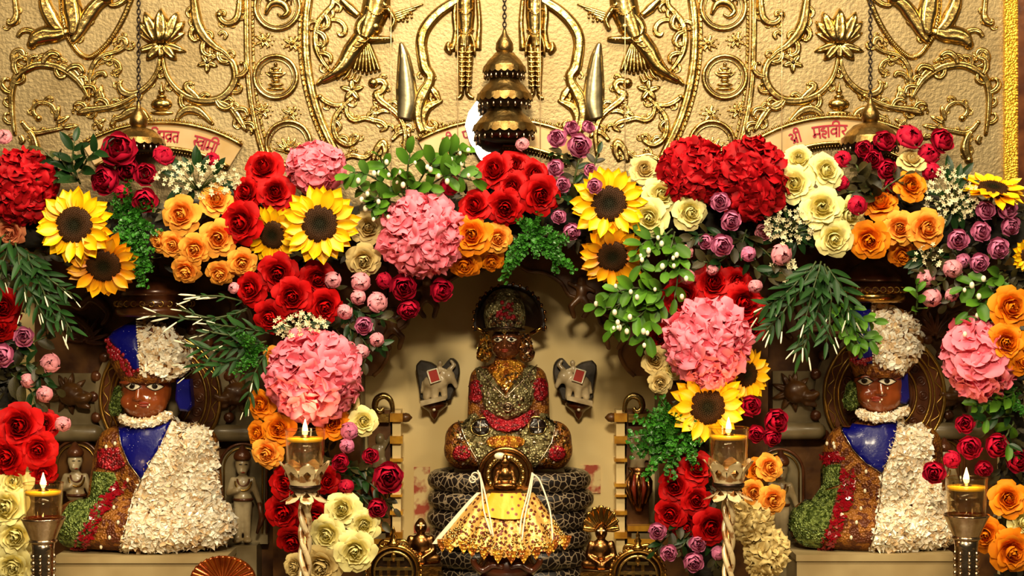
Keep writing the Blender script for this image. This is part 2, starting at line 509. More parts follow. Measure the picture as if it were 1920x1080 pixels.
def flakes(poly, bvh, n, size, m, parent, name='flakes', Yf=0.15, seed=1, lift=0.004):
    rnd = random.Random(seed)
    x0 = min(p[0] for p in poly); x1 = max(p[0] for p in poly); y0 = min(p[1] for p in poly); y1 = max(p[1] for p in poly)
    mb = MB(); c = 0; tries = 0
    while c < n and tries < n * 20:
        tries += 1
        x = rnd.uniform(x0, x1); y = rnd.uniform(y0, y1)
        if not inpoly(x, y, poly): continue
        l, nn, h = cast(x, y, bvh, Yf)
        if not h: continue
        c += 1
        nn = (nn + Vector((rnd.gauss(0, .55), rnd.gauss(0, .3), rnd.gauss(0, .55)))).normalized()
        u = nn.orthogonal().normalized(); u = Quaternion(nn, rnd.uniform(0, 6.28)) @ u; w = nn.cross(u)
        a = size * rnd.uniform(.6, 1.3); b = size * rnd.uniform(.35, .8); cu = rnd.uniform(-.35, .6) * a
        l = l + (CAM - l).normalized() * rnd.uniform(0.001, lift)
        t = rnd.choice((1, 1, 1, .9, .6, .3, .0))
        mb.add([l - u * a + nn * cu, l - u * a * .3 + w * b, l - u * a * .25 - w * b * .9, l + u * a * .4 + w * b * .8, l + u * a * .35 - w * b, l + u * a + nn * cu * rnd.uniform(-.5, 1)],
               [(0, 2, 1), (1, 2, 4, 3), (3, 4, 5)], [t] * 6)
    return mb.build(name, m, parent, smooth=False, kind='stuff', tint=True)

def loft(rows, Y, m, name, parent, n=28, pw=2.0, label=None, jit=0):
    """rows: (py, xl, xr, depth_px, dy_mm); elliptic sections stacked in height"""
    mb = MB(); vs = []; fs = []; s = S(Y)
    for py, xl, xr, dp, dy in rows:
        c = P((xl + xr) / 2, py, Y); c.y += dy * 0.001
        hw = (xr - xl) / 2 * s; dd = dp * s
        for k in range(n):
            a = 2 * pi * k / n
            ca, sa = cos(a), sin(a)
            e = 2 / pw
            vs.append((c.x + hw * math.copysign(abs(ca) ** e, ca), c.y + dd * math.copysign(abs(sa) ** e, sa), c.z))
    for i in range(len(rows) - 1):
        for k in range(n):
            k2 = (k + 1) % n
            fs.append((i * n + k, i * n + k2, (i + 1) * n + k2, (i + 1) * n + k))
    fs.append(tuple(range(n))); fs.append(tuple((len(rows) - 1) * n + k for k in range(n)))
    mb.add(vs, fs)
    return mb.build(name, m, parent, label=label)

# ================================================================== THE SETTING
YP = 0.10          # gold panel face
YB = 0.30          # back wall of the niches
def structure(name, m, *boxes):
    mb = MB()
    for a, b in boxes: mb.box(a, b)
    return tag(mb.build(name, m, None, smooth=False), kind='structure')

zs = P(0, 450, YP).z                          # underside of the lintel behind the garland
FLOOR = -0.16
structure('floor', MARBLE2, ((-1.5, -0.6, FLOOR - 0.05), (1.5, 0.45, FLOOR)))
structure('wall_back', MARBLE, ((-1.5, YB, FLOOR), (1.5, YB + 0.08, zs + 0.02)))
structure('wall_upper', MARBLE2, ((-1.5, YP + 0.0135, zs), (1.5, YB + 0.08, 1.5)))
structure('wall_left', MARBLE2, ((-1.5, -0.05, FLOOR), (-1.12, YB, 1.5)))
structure('wall_right', MARBLE2, ((1.12, -0.05, FLOOR), (1.5, YB, 1.5)))
for i, (a, b) in enumerate(((512, 676), (1236, 1440))):
    pa = P(a, 0, 0.19).x; pb = P(b, 0, 0.19).x
    structure('trim_%d' % (i + 1), CARVED, ((pa, 0.19, FLOOR), (pb, YB + 0.02, zs + 0.01)))

# ------------------------------------------------------------------ gold relief panels
AX = 938.0
def mir(pts, on):
    return [(2 * AX - p[0],) + tuple(p[1:]) for p in pts] if on else pts

def wat(ws, t):
    k = t * (len(ws) - 1); i = min(int(k), len(ws) - 2); return ws[i] + (ws[i + 1] - ws[i]) * (k - i)

def stroke(mb, pts, ws, h=None, k=5, groove=0.0, Y=YP):
    """raised rounded ridge along a smoothed pixel path, width profile ws (pixels)"""
    q = crom(pts, k)
    n = len(q); s = S(Y)
    prof = [(-1, 0.0), (-.92, .42), (-.62, .82), (-.25, 1 - groove * .3), (0, 1 - groove), (.25, 1 - groove * .3), (.62, .82), (.92, .42), (1, 0.0)]
    m = len(prof); vs = []; fs = []
    for i, p in enumerate(q):
        a = q[max(i - 1, 0)]; b = q[min(i + 1, n - 1)]
        dx, dy = b[0] - a[0], b[1] - a[1]; l = sqrt(dx * dx + dy * dy) + 1e-9
        nx, ny = -dy / l, dx / l
        w = wat(ws, i / (n - 1)) / 2 * (1.55 if Y == YP and h is None else 1.2 if Y == YP else 1)
        hh = (h * 1.3 if h else max(ws) * 0.68) * min(1, w * 2 / max(ws) * 1.3 + 0.12)
        for u, v in prof:
            c = P(p[0] + nx * u * w, p[1] + ny * u * w, Y)
            c.y = Y + 0.0015 - v * hh * s
            vs.append(c)
    for i in range(n - 1):
        for j in range(m - 1):
            fs.append((i * m + j, i * m + j + 1, (i + 1) * m + j + 1, (i + 1) * m + j))
    fs.append(tuple(range(m))); fs.append(tuple((n - 1) * m + j for j in range(m)))
    mb.add(vs, fs)

def curl(cx, cy, r0, r1, a0, a1, n=12):
    """spiral points (degrees; y down)"""
    return [(cx + (r0 + (r1 - r0) * i / n) * cos(radians(a0 + (a1 - a0) * i / n)), cy + (r0 + (r1 - r0) * i / n) * sin(radians(a0 + (a1 - a0) * i / n))) for i in range(n + 1)]

def dome(mb, x, y, rx, ry=None, ang=0, h=None, Y=YP, n=12, m=4):
    ry = ry or rx; s = S(Y); h = (h or min(rx, ry) * 0.8) * s
    vs = []; fs = []
    ca, sa = cos(ang), sin(ang)
    for i in range(m):
        ph = (pi / 2) * i / m
        for k in range(n):
            a = 2 * pi * k / n
            u, v = rx * cos(ph) * cos(a), ry * cos(ph) * sin(a)
            c = P(x + u * ca - v * sa, y + u * sa + v * ca, Y); c.y = Y + .001 - h * sin(ph); vs.append(c)
    c = P(x, y, Y); c.y = Y + .001 - h; vs.append(c)
    for i in range(m - 1):
        for k in range(n):
            k2 = (k + 1) % n; fs.append((i * n + k, i * n + k2, (i + 1) * n + k2, (i + 1) * n + k))
    for k in range(n): fs.append(((m - 1) * n + k, (m - 1) * n + (k + 1) % n, m * n))
    mb.add(vs, fs)

def lobe(mb, x, y, ang, L, W, Y=YP, h=None):
    """pointed leaf lobe with a raised spine; ang in degrees (y down)"""
    a = radians(ang); dx, dy = cos(a), sin(a)
    stroke(mb, [(x, y), (x + dx * L * .35, y + dy * L * .35), (x + dx * L * .7, y + dy * L * .7), (x + dx * L, y + dy * L)],
           [W * .45, W, W * .75, W * .12], h or W * .45, 3, groove=.25, Y=Y)

def acanthus(mb, pts, ws, lb, on):
    every, L, sd = lb
    q = crom(pts, 5); n = len(q); k = 0
    for i in range(max(2, every), n - 2, max(3, int(every * 1.5))):
        a = atan2(q[i + 1][1] - q[i - 1][1], q[i + 1][0] - q[i - 1][0])
        k += 1
        l = (0.6 + 0.4 * sin(pi * i / n)) * L * (1.35 if k % 2 else 1.0); s_ = sd if k % 4 else -sd
        x, y = q[i][:2]
        f = lambda d, an: (x + l * d * cos(a + s_ * an), y + l * d * sin(a + s_ * an))
        pp = [(x, y), f(.45, 1.25), f(.85, .95), f(1.05, .55), f(.92, .32)]
        stroke(mb, mir(pp, on), [l * .26, l * .44, l * .40, l * .26, l * .12], l * .26, 4, groove=.25)
        tip = mir([f(.94, .34)], on)[0]
        dome(mb, tip[0], tip[1], l * .13 + 1.2, h=l * .2 + 2, n=8, m=3)
    for e in (0, -1):
        x, y = mir([pts[e]], on)[0][:2]
        if ws[e] > 3.5: dome(mb, x, y, ws[e] * .9, h=ws[e] * .95, n=10, m=4)

def part(fn, name, parent, m=GOLDR, **kw):
    mb = MB(); fn(mb); return mb.build(name, m, parent, **kw)

# outlines of the hammered sheets
def sheet(parent, x0, x1, y0=-60, y1=455):
    mb = MB(); a = P(x0, y1, YP); b = P(x1, y0, YP)
    mb.box((a.x, YP, a.z), (b.x, YP + 0.012, b.z))
    return mb.build('backing_sheet', GOLD, parent, smooth=False)

# scrolls of the wing panels, traced on the left one: (path, widths, leaf lobes along it: every n-th point, length, side)
WING = [
    ([(28, 252), (23, 215), (21, 180), (26, 155), (38, 137), (69, 122), (100, 124), (125, 135), (146, 152), (160, 172), (167, 186)], [5, 10, 12, 12, 9, 4], (3, 24, -1)),
    ([(111, 119), (135, 132), (150, 150), (163, 175)], [4, 9, 9, 3], None),
    ([(50, 128), (32, 122), (24, 110), (28, 98), (38, 95), (44, 103), (40, 110)], [6, 9, 9, 8, 5], None),
    ([(62, 118), (76, 106), (92, 105), (108, 108), (124, 116)], [4, 8, 9, 8, 4], (2, 9, 1)),
    ([(258, 178), (236, 190), (211, 200), (180, 205), (160, 208), (147, 213)], [6, 8, 9, 11, 14, 5], (3, 20, 1)),
    ([(256, 184), (240, 196), (222, 204), (200, 209)], [3, 6, 6, 2], None),
    ([(300, 111), (297, 130), (286, 152), (267, 170), (248, 178), (230, 173), (224, 160), (228, 152)], [5, 7, 9, 10, 12, 12, 9, 4], (4, 12, -1)),
    ([(306, 111), (309, 130), (318, 152), (338, 174), (361, 186), (390, 190), (415, 184), (434, 166), (442, 144), (437, 120), (424, 108), (408, 106), (396, 112)], [5, 8, 10, 12, 12, 12, 11, 9, 5], (4, 22, 1)),
    ([(372, 185), (360, 175), (350, 166), (352, 158), (362, 158)], [8, 12, 12, 9, 4], None),
    ([(364, 0), (366, 22), (370, 44), (378, 62), (390, 77), (405, 90), (420, 98), (434, 112)], [10, 14, 16, 15, 12, 8, 5], (3, 22, 1)),
    ([(411, 28), (415, 38), (425, 44), (437, 42), (446, 32), (449, 15), (450, -5)], [9, 9, 10, 11, 10, 8], None),
    ([(411, 28), (414, 22), (421, 24), (421, 31)], [9, 7, 6, 4], None),
    ([(167, 186), (168, 160), (170, 135), (180, 115), (194, 104), (212, 99), (226, 94), (236, 84), (234, 74), (225, 73), (222, 81)], [5, 7, 8, 8, 8, 8, 9, 8, 5], (5, 14, 1)),
    ([(186, 120), (198, 115), (212, 113), (222, 120), (225, 131), (219, 138), (213, 133)], [4, 7, 7, 7, 7, 4], None),
    ([(172, 152), (182, 140), (194, 138), (199, 145)], [6, 9, 9, 5], None),
    ([(42, 230), (52, 243), (66, 250), (90, 246), (110, 242), (126, 238)], [6, 8, 8, 8, 7, 4], None),
    ([(55, 245), (64, 262), (66, 280), (60, 300)], [5, 10, 14, 10], (2, 14, 1)),
    ([(72, 222), (64, 214), (63, 203), (72, 194), (86, 193), (98, 200), (104, 212), (108, 224)], [8, 7, 7, 7, 7, 7, 5], None),
    ([(38, 255), (42, 264), (38, 270)], [7, 9, 5], None),
    ([(211, 233), (216, 224), (228, 220), (240, 212), (254, 207), (268, 212), (278, 224)], [8, 8, 10, 13, 13, 11, 6], (4, 10, -1)),
    ([(332, 224), (340, 212), (354, 205), (370, 208), (382, 216), (398, 232)], [6, 11, 14, 13, 10, 5], (4, 10, 1)),
    ([(408, 190), (424, 197), (436, 206), (446, 220), (456, 236), (462, 246)], [6, 9, 10, 12, 9, 4], (3, 20, -1)),
    ([(28, -5), (30, 14), (31, 28), (27, 40), (18, 44), (16, 38)], [8, 8, 9, 12, 10, 5], None),
    ([(195, 225), (186, 232), (190, 240), (184, 232), (178, 226)], [5, 8, 10, 6, 4], None),
    ([(410, 66), (418, 60), (424, 66), (420, 74)], [6, 7, 7, 5], None),
    ([(126, 268), (132, 256), (142, 258), (140, 250)], [5, 8, 8, 4], None),
    # draped sash and jewelled limb of the flying figure cut by the frame
    ([(83, -6), (86, 12), (94, 30), (103, 46), (119, 62)], [14, 18, 20, 18, 12], (3, 14, 1)),
    ([(122, 62), (105, 66), (86, 66), (70, 72), (60, 84)], [14, 20, 24, 22, 12], None),
    ([(66, 62), (52, 57), (40, 60), (33, 70)], [10, 9, 8, 6], None),
    ([(200, -2), (184, 8), (170, 24), (158, 44), (146, 66), (136, 82)], [16, 18, 20, 18, 14, 6], (3, 14, -1)),
    ([(132, -5), (136, 20), (140, 44), (138, 66)], [22, 26, 22, 12], None),
    ([(238, -4), (222, 8), (208, 10), (206, 2)], [10, 9, 8, 5], None),
]
ROPE = [(247, -4), (236, 24), (222, 52), (208, 74), (194, 90), (180, 102), (167, 108), (154, 104), (144, 95), (132, 78), (122, 58), (117, 30), (115, -4)]

def wing_panel(on, label, x0, x1):
    t = thing('gold_relief_panel', label, 'wall panel', P((x0 + x1) / 2, 455, YP), 'embossed gold wall panels')
    sheet(t, x0, x1)
    for pts, ws, lb in WING:
        if lb is None and len(pts) >= 5: lb = (5, 12, 1 if len(pts) % 2 else -1)
        def f(mb):
            stroke(mb, mir(pts, on), ws, groove=.18)
            if lb: acanthus(mb, pts, ws, lb, on)
        part(f, 'scroll', t)
    part(lambda mb: stroke(mb, mir(ROPE, on), [8] * 5), 'rope', t)
    def beads(mb):
        q = resample(mir([p[:2] for p in crom(ROPE, 5)], on), 6, False)
        for p in q: dome(mb, p[0], p[1], 3.6, h=8, n=8, m=3)
    part(beads, 'rope_beads', t, kind='stuff')
    # lotus
    for ang, L, W, dx, dy in ((-132, 54, 22, -8, 0), (-48, 54, 22, 8, 0), (-112, 62, 26, -8, 0), (-68, 62, 26, 8, 0), (-90, 66, 30, 0, 2), (-152, 44, 16, -6, 2), (-28, 44, 16, 6, 2),
                              (162, 44, 16, -5, 4), (18, 44, 16, 5, 4), (132, 38, 20, -3, 6), (48, 38, 20, 3, 6), (90, 30, 18, 0, 4)):
        x, y = 303 + dx, 80 + dy
        part(lambda mb: lobe(mb, *mir([(x, y)], on)[0], (180 - ang) if on else ang, L, W, h=W * .55), 'lotus_petal', t)
    # little pot with a spire
    cx = mir([(303, 0)], on)[0][0]
    def pot(mb):
        dome(mb, cx, 196, 21, 13, h=12); dome(mb, cx, 212, 24, 5, h=6); dome(mb, cx, 182, 10, 6, h=9); dome(mb, cx, 172, 7, 6, h=8)
        stroke(mb, [(cx, 172), (cx, 164), (cx, 153)], [9, 6, 1.5], 6, 3)
    part(pot, 'pot_emblem', t)
    # five-petalled flower with a dark eye
    fx, fy = mir([(389, 118)], on)[0]
    def flw(mb):
        for k in range(5): lobe(mb, fx, fy, k * 72 + 20, 21, 12)
    part(flw, 'flower', t)
    part(lambda mb: dome(mb, fx, fy, 5, h=8), 'flower_eye', t, BLACKM)
    # tufts
    for (x, y, a) in ((178, 186, -60), (188, 188, -85), (196, 192, -110), (106, 232, -30), (104, 226, -75), (118, 240, -10)):
        part(lambda mb: lobe(mb, *mir([(x, y)], on)[0], (180 - a) if on else a, 30, 12), 'leaf', t)
    return t

wing_panel(False, 'embossed gold panel with lotus and scrolls behind the left chain', -60, 462)
wing_panel(True, 'embossed gold panel with lotus and scrolls behind the right chain', 1414, 1882)

# centre panel with its oval band of medallions
t = thing('gold_relief_panel', 'embossed gold centre panel with an oval band of round medallions', 'wall panel', P(AX, 455, YP), 'embossed gold wall panels')
sheet(t, 462, 1414)
CEN = [
    # oval band rails
    ([(462, -10), (462, 60), (464, 130), (470, 190), (482, 250), (500, 310), (524, 360)], [8] * 3, None),
    ([(474, -10), (474, 60), (476, 130), (482, 190), (493, 245), (511, 305), (534, 352)], [5] * 3, None),
    ([(566, -10), (562, 40), (562, 100), (568, 150), (580, 200), (596, 245), (622, 300)], [5] * 3, None),
    ([(580, -10), (574, 40), (574, 100), (580, 150), (592, 200), (609, 245), (636, 300)], [12] * 3, None),
    # scroll beside the flying attendant
    ([(624, -5), (624, 10), (612, 24), (598, 42), (592, 64), (594, 92), (604, 114), (618, 132)], [7, 9, 10, 11, 10, 8, 5], (3, 22, -1)),
    ([(610, 44), (622, 38), (636, 40), (646, 50), (646, 62), (638, 66), (633, 60)], [5, 7, 8, 8, 8, 4], None),
    # wavy beaded frame of the inner shrine
    ([(868, -6), (850, 6), (826, 22), (806, 42), (794, 62), (790, 84), (793, 108), (797, 128), (806, 142), (804, 158), (796, 172), (788, 190), (784, 210), (786, 232), (792, 248)], [14, 15, 16, 15, 16, 14, 18, 14, 12], None),
    ([(806, 132), (798, 128), (793, 134), (799, 141), (808, 138)], [7, 8, 8, 7, 4], None),
    ([(826, 190), (812, 196), (800, 204), (792, 222), (796, 240), (812, 244), (818, 234), (810, 228)], [6, 12, 14, 14, 12, 9, 5], (3, 14, 1)),
    ([(806, 160), (816, 176), (824, 190)], [6, 12, 6], None),
    # lower scrollwork
    ([(658, 186), (640, 204), (628, 222), (626, 244), (634, 262), (652, 272), (668, 264), (672, 254)], [6, 8, 9, 10, 10, 8, 4], (3, 16, -1)),
    ([(600, 182), (612, 192), (630, 198), (648, 194), (660, 186)], [7, 9, 8, 7, 5], None),
    ([(700, 156), (714, 152), (722, 160), (716, 172), (706, 178), (714, 190), (730, 202), (746, 216), (756, 234), (760, 256), (756, 290)], [12, 10, 10, 12, 12, 10, 9, 8, 6], (4, 16, -1)),
    ([(648, 200), (652, 216), (664, 226), (684, 222), (700, 226), (716, 230), (724, 240), (714, 246)], [6, 9, 9, 9, 9, 8, 4], None),
    ([(694, 226), (704, 214), (718, 208), (730, 210)], [6, 8, 8, 5], None),
    ([(700, 300), (706, 282), (718, 268), (722, 284), (716, 300)], [7, 10, 12, 10, 6], None),
    ([(640, 300), (660, 292), (684, 296), (700, 284)], [8, 9, 9, 5], None),
    ([(736, 262), (748, 250), (762, 246), (768, 256)], [6, 9, 9, 5], None),
]
for on in (False, True):
    for ci, (pts, ws, lb) in enumerate(CEN):
        if lb is None and ci > 6: lb = (4, 14, 1 if len(pts) % 2 else -1)
        def f(mb):
            stroke(mb, mir(pts, on), ws, groove=.18)
            if lb: acanthus(mb, pts, ws, lb, on)
        part(f, 'scroll', t)
    def bb(mb):
        for path, r, st in ((CEN[1][0], 3, 7), (CEN[2][0], 3, 7), (CEN[6][0][:7], 3.4, 7)):
            q = resample(mir([p[:2] for p in crom(path, 5)], on), st, False)
            for p in q: dome(mb, p[0], p[1], r, h=r * 2.6, n=7, m=2)
        q = resample(mir([(487, -10), (487, 60), (489, 130), (494, 190), (506, 245), (524, 305)], on), 8, False)
        for p in q: dome(mb, p[0], p[1], 2.6, n=6, m=2)
    part(bb, 'bead_band', t, kind='stuff')
    for i, (mx, my, r) in enumerate(((520, 14, 42), (517, 145, 40), (541, 270, 42))):
        mx = mir([(mx, 0)], on)[0][0]
        def ring(mb):
            c = P(mx, my, YP); s = S(YP)
            mb.torus((c.x, YP - .002, c.z), r * s, 4.6 * s, n=32, m=8)
            mb.torus((c.x, YP - .001, c.z), (r - 8) * s, 2.0 * s, n=32, m=6)
        rg = part(ring, 'medallion', t)
        def emb(mb):
            rnd = random.Random(i * 5 + on)
            if i == 1:          # tiered emblem on a stand
                for k, (w, yy) in enumerate(((44, 22), (38, 14), (22, 6), (34, -2), (42, -8), (26, -16), (10, -24))): dome(mb, mx, my + yy, w * .42, 4.4, h=7)
                for k in range(5): lobe(mb, mx, my + 2, -150 + k * 30, 24, 8)
            elif i == 0:        # scrolling beast
                stroke(mb, [(mx - 22, my + 14), (mx - 12, my - 6), (mx + 8, my - 8), (mx + 20, my + 8), (mx + 10, my + 18), (mx, my + 12)], [6, 14, 16, 12, 8, 4], 8)
                stroke(mb, [(mx - 10, my - 8), (mx - 20, my - 20), (mx - 8, my - 26)], [10, 8, 4], 7)
                stroke(mb, [(mx + 12, my - 8), (mx + 24, my - 18), (mx + 26, my - 4)], [8, 6, 3], 6)
            else:
                for k in range(7): lobe(mb, mx, my + 14, -170 + k * 27, 30, 9)
                dome(mb, mx, my + 12, 12, 8, h=9)
        part(emb, 'emblem', rg)
    # leafy spandrels between medallions
    for (x, y) in ((495, 76), (548, 82), (492, 208), (545, 214)):
        def lf(mb):
            x2 = mir([(x, 0)], on)[0][0]
            for k in range(7): lobe(mb, x2, y, -180 + k * 51.4 + (0 if on else 26), 15 if k % 2 else 19, 8)
            dome(mb, x2, y, 5, h=9)
            for k in range(10): dome(mb, x2 + 19 * cos(k * .628), y + 14 * sin(k * .628), 2.4, h=5, n=6, m=2)
        part(lf, 'leaf_boss', t)
    # flying attendant with pleated skirt, crossed arm and bent leg
    def body(mb):
        g = lambda pts, ws, h: stroke(mb, mir(pts, on), ws, h)
        g([(708, -8), (704, 20), (694, 48), (684, 74)], [44, 46, 40, 30], 16)
        g([(690, 30), (676, 46), (674, 64), (694, 74), (720, 74), (738, 74)], [16, 18, 16, 14, 12, 7], 14)
        g([(680, 72), (662, 96), (646, 122), (626, 140), (604, 152)], [34, 34, 28, 18, 12], 15)
        g([(618, 144), (604, 150), (594, 160)], [10, 12, 6], 8)
        g([(640, 0), (656, 16), (672, 30)], [12, 18, 12], 9)
        dome(mb, *mir([(704, 52)], on)[0], 15, h=20)
        for k in range(8): stroke(mb, mir([(694 - k * 10, 74 + k * 9.5), (686 - k * 10.5, 82 + k * 9), (672 - k * 9, 80 + k * 9)], on), [3, 5, 3], 19 - k * 1.2, 2)
        for k in range(12): dome(mb, *mir([(688 + k * 3.6, 16 + 16 * sin(pi * k / 11))], on)[0], 3.4, h=26, n=7, m=3)
        for k in range(10): dome(mb, *mir([(680 + k * 5.4, 74 + 3 * sin(k))], on)[0], 3.4, h=20, n=7, m=3)
        stroke(mb, mir([(716, 4), (730, 22), (740, 40), (734, 56)], on), [12, 13, 11, 8], 14)
        for k in range(3): stroke(mb, mir([(722 + k * 7, 14 + k * 12), (729 + k * 5, 12 + k * 11)], on), [4, 4], 18, 2)
    part(body, 'attendant_figure', t)
    for k in range(7):
        part(lambda mb: stroke(mb, mir([(680 + k * 2, 82), (672 + k * 5, 108), (664 + k * 8, 140 - abs(k - 3) * 2)], on), [6, 9, 9, 5], 9), 'skirt_pleat', t)
    for k in range(5):
        part(lambda mb: stroke(mb, mir([(640 + k * 9, 118 + k * 6), (634 + k * 9, 130 + k * 6), (622 + k * 10, 150)], on), [5, 8, 4], 7), 'skirt_pleat', t)
    def wing(mb):
        for k in range(4): stroke(mb, mir([(734, 28 + k * 5), (756, 22 + k * 4), (794 - k * 12, 8 + k * 8)], on), [6, 9, 3], 6)
        for k in range(14): dome(mb, *mir([(740 + (k % 5) * 8, 26 + (k // 5) * 7)], on)[0], 3.2, n=7, m=2, h=9)
    part(wing, 'wing', t)
    # smooth polished pennant
    def pen(mb):
        stroke(mb, mir([(752, 80), (757, 105), (760, 135), (762, 165), (763, 195), (758, 224)], on), [6, 20, 28, 34, 36, 28], 10, 6)
    part(pen, 'pennant', t, PENN)
    for k in range(5):
        x2, y2 = mir([(660, 170)], on)[0]
        a = k * 72 - 90
        part(lambda mb: lobe(mb, x2, y2, (180 - a) if on else a, 24, 13), 'flower_petal', t)
    # standing attendant with hanging arms, cut by the frame
    def st(mb):
        g = lambda pts, ws, h: stroke(mb, mir(pts, on), ws, h)
        g([(873, -8), (873, 30), (873, 60), (870, 90)], [30, 30, 24, 26], 13)
        g([(868, 84), (866, 120), (866, 150), (865, 176)], [16, 15, 12, 9], 11)
        g([(880, 84), (880, 120), (878, 150), (876, 176)], [15, 13, 10, 8], 10)
        g([(866, 176), (862, 183), (856, 184)], [9, 9, 5], 7)
        g([(877, 176), (882, 182), (889, 184)], [9, 9, 5], 7)
        g([(856, 0), (852, 30), (854, 60), (850, 90), (842, 92)], [9, 10, 9, 14, 5], 8)
        g([(896, 0), (899, 40), (898, 66), (896, 94)], [8, 9, 10, 12], 8)
        for k in range(6): dome(mb, *mir([(868 + (k % 2) * 8, 94 + k * 9)], on)[0], 3.5, h=14, n=8, m=3)
        for x0, y0 in ((867, 98), (879, 98)):
            for k in range(8): stroke(mb, mir([(x0 - 9 + k * .5, y0 + k * 9), (x0, y0 + k * 9 + 3), (x0 + 9 - k * .5, y0 + k * 9)], on), [3, 4, 3], 15, 2)
        for k in range(9): dome(mb, *mir([(860 + k * 3.2, 20 + 10 * sin(pi * k / 8))], on)[0], 3, h=20, n=7, m=3)
        for k in range(9): dome(mb, *mir([(858 + k * 3.6, 58 + 8 * sin(pi * k / 8))], on)[0], 3, h=19, n=7, m=3)
        for dx in (-16, 0, 16): stroke(mb, mir([(873 + dx * .6, 66), (873 + dx, 84), (873 + dx * 1.1, 104)], on), [5, 7, 4], 15, 3)
        stroke(mb, mir([(842, 80), (840, 92), (846, 102)], on), [8, 14, 6], 10, 3)
    part(st, 'standing_figure', t)

# right-hand glitter border strip and dark jamb
mb = MB(); a = P(1884, 455, YP - .012); b = P(1908, -60, YP - .012)
mb.box((a.x, YP - .012, a.z), (b.x, YP + .012, b.z))
tag(mb.build('border_strip', GOLDG, None, smooth=False), 'glittering yellow gold strip at the right end of the panels', 'border')
mb = MB(); a = P(1909, 455, YP - .02); b = P(1990, -60, YP - .02)
mb.box((a.x, YP - .02, a.z), (b.x, YP + .012, b.z))
tag(mb.build('door_jamb', BROWNST, None, smooth=False), 'dark brown post beside the glittering gold strip', 'post')

# ------------------------------------------------------------------ name plaques on arches
G = {   # Devanagari glyph strokes: x right, y down, body height 1, headline at y = 0; last = advance
    'shri': ([[(.04, .14), (.2, .04), (.36, .16), (.34, .36), (.14, .44), (.34, .66), (.5, .92)], [(.66, .5), (.48, .62), (.26, .96)], [(.66, 0), (.66, 1)], [(1.0, 0), (1.0, 1)], [(1.0, 0), (.94, -.28), (.74, -.36), (.6, -.2), (.62, 0)]], 1.08),
    'ma': ([[(.16, 0), (.16, .62), (.04, .7), (.1, .82), (.22, .78), (.2, .62), (.62, .62)], [(.62, 0), (.62, 1)]], .72),
    'ha': ([[(.36, 0), (.36, .16), (.12, .22), (.1, .38), (.34, .4), (.5, .52), (.38, .68), (.16, .62), (.14, .84), (.44, 1.02)]], .58),
    'aa': ([[(.1, 0), (.1, 1)]], .24),
    'va': ([[(.58, .34), (.32, .28), (.1, .48), (.24, .72), (.58, .62)], [(.58, 0), (.58, 1)]], .68),
    'ii': ([[(.14, 0), (.14, 1)], [(.14, 0), (.1, -.26), (-.12, -.38), (-.36, -.28), (-.44, 0)]], .3),
    'ra': ([[(.3, 0), (.32, .16), (.42, .3), (.3, .46), (.1, .5), (.26, .7), (.46, 1)]], .56),
    'bha': ([[(.06, .06), (.12, .2), (.26, .14), (.24, .02)], [(.2, .2), (.2, .6), (.06, .7), (.14, .8), (.24, .7), (.2, .58), (.62, .58)], [(.62, 0), (.62, 1)]], .72),
    'vra': ([[(.58, .34), (.32, .28), (.1, .48), (.24, .72), (.58, .62)], [(.58, .62), (.22, 1.0)], [(.58, 0), (.58, 1)]], .68),
    'ta': ([[(.56, .4), (.3, .38), (.12, .56), (.18, .82), (.36, 1)], [(.56, 0), (.56, 1)]], .66),
    'sva': ([[(.26, 0), (.28, .16), (.32, .34), (.08, .46), (.36, .94)], [(.18, .48), (.46, .46)], [(.9, .34), (.66, .3), (.46, .5), (.6, .72), (.9, .62)], [(.9, 0), (.9, 1)]], 1.0),
    'pa': ([[(.12, 0), (.12, .46), (.28, .62), (.58, .52)], [(.58, 0), (.58, 1)]], .7),
    'sa': ([[(.26, 0), (.28, .16), (.32, .34), (.08, .46), (.36, .94)], [(.18, .48), (.6, .46)], [(.6, 0), (.6, 1)]], .7),
    'i': ([[(.1, 0), (.1, 1)], [(.1, 0), (.14, -.3), (.5, -.34), (.7, -.1)]], .26),
}
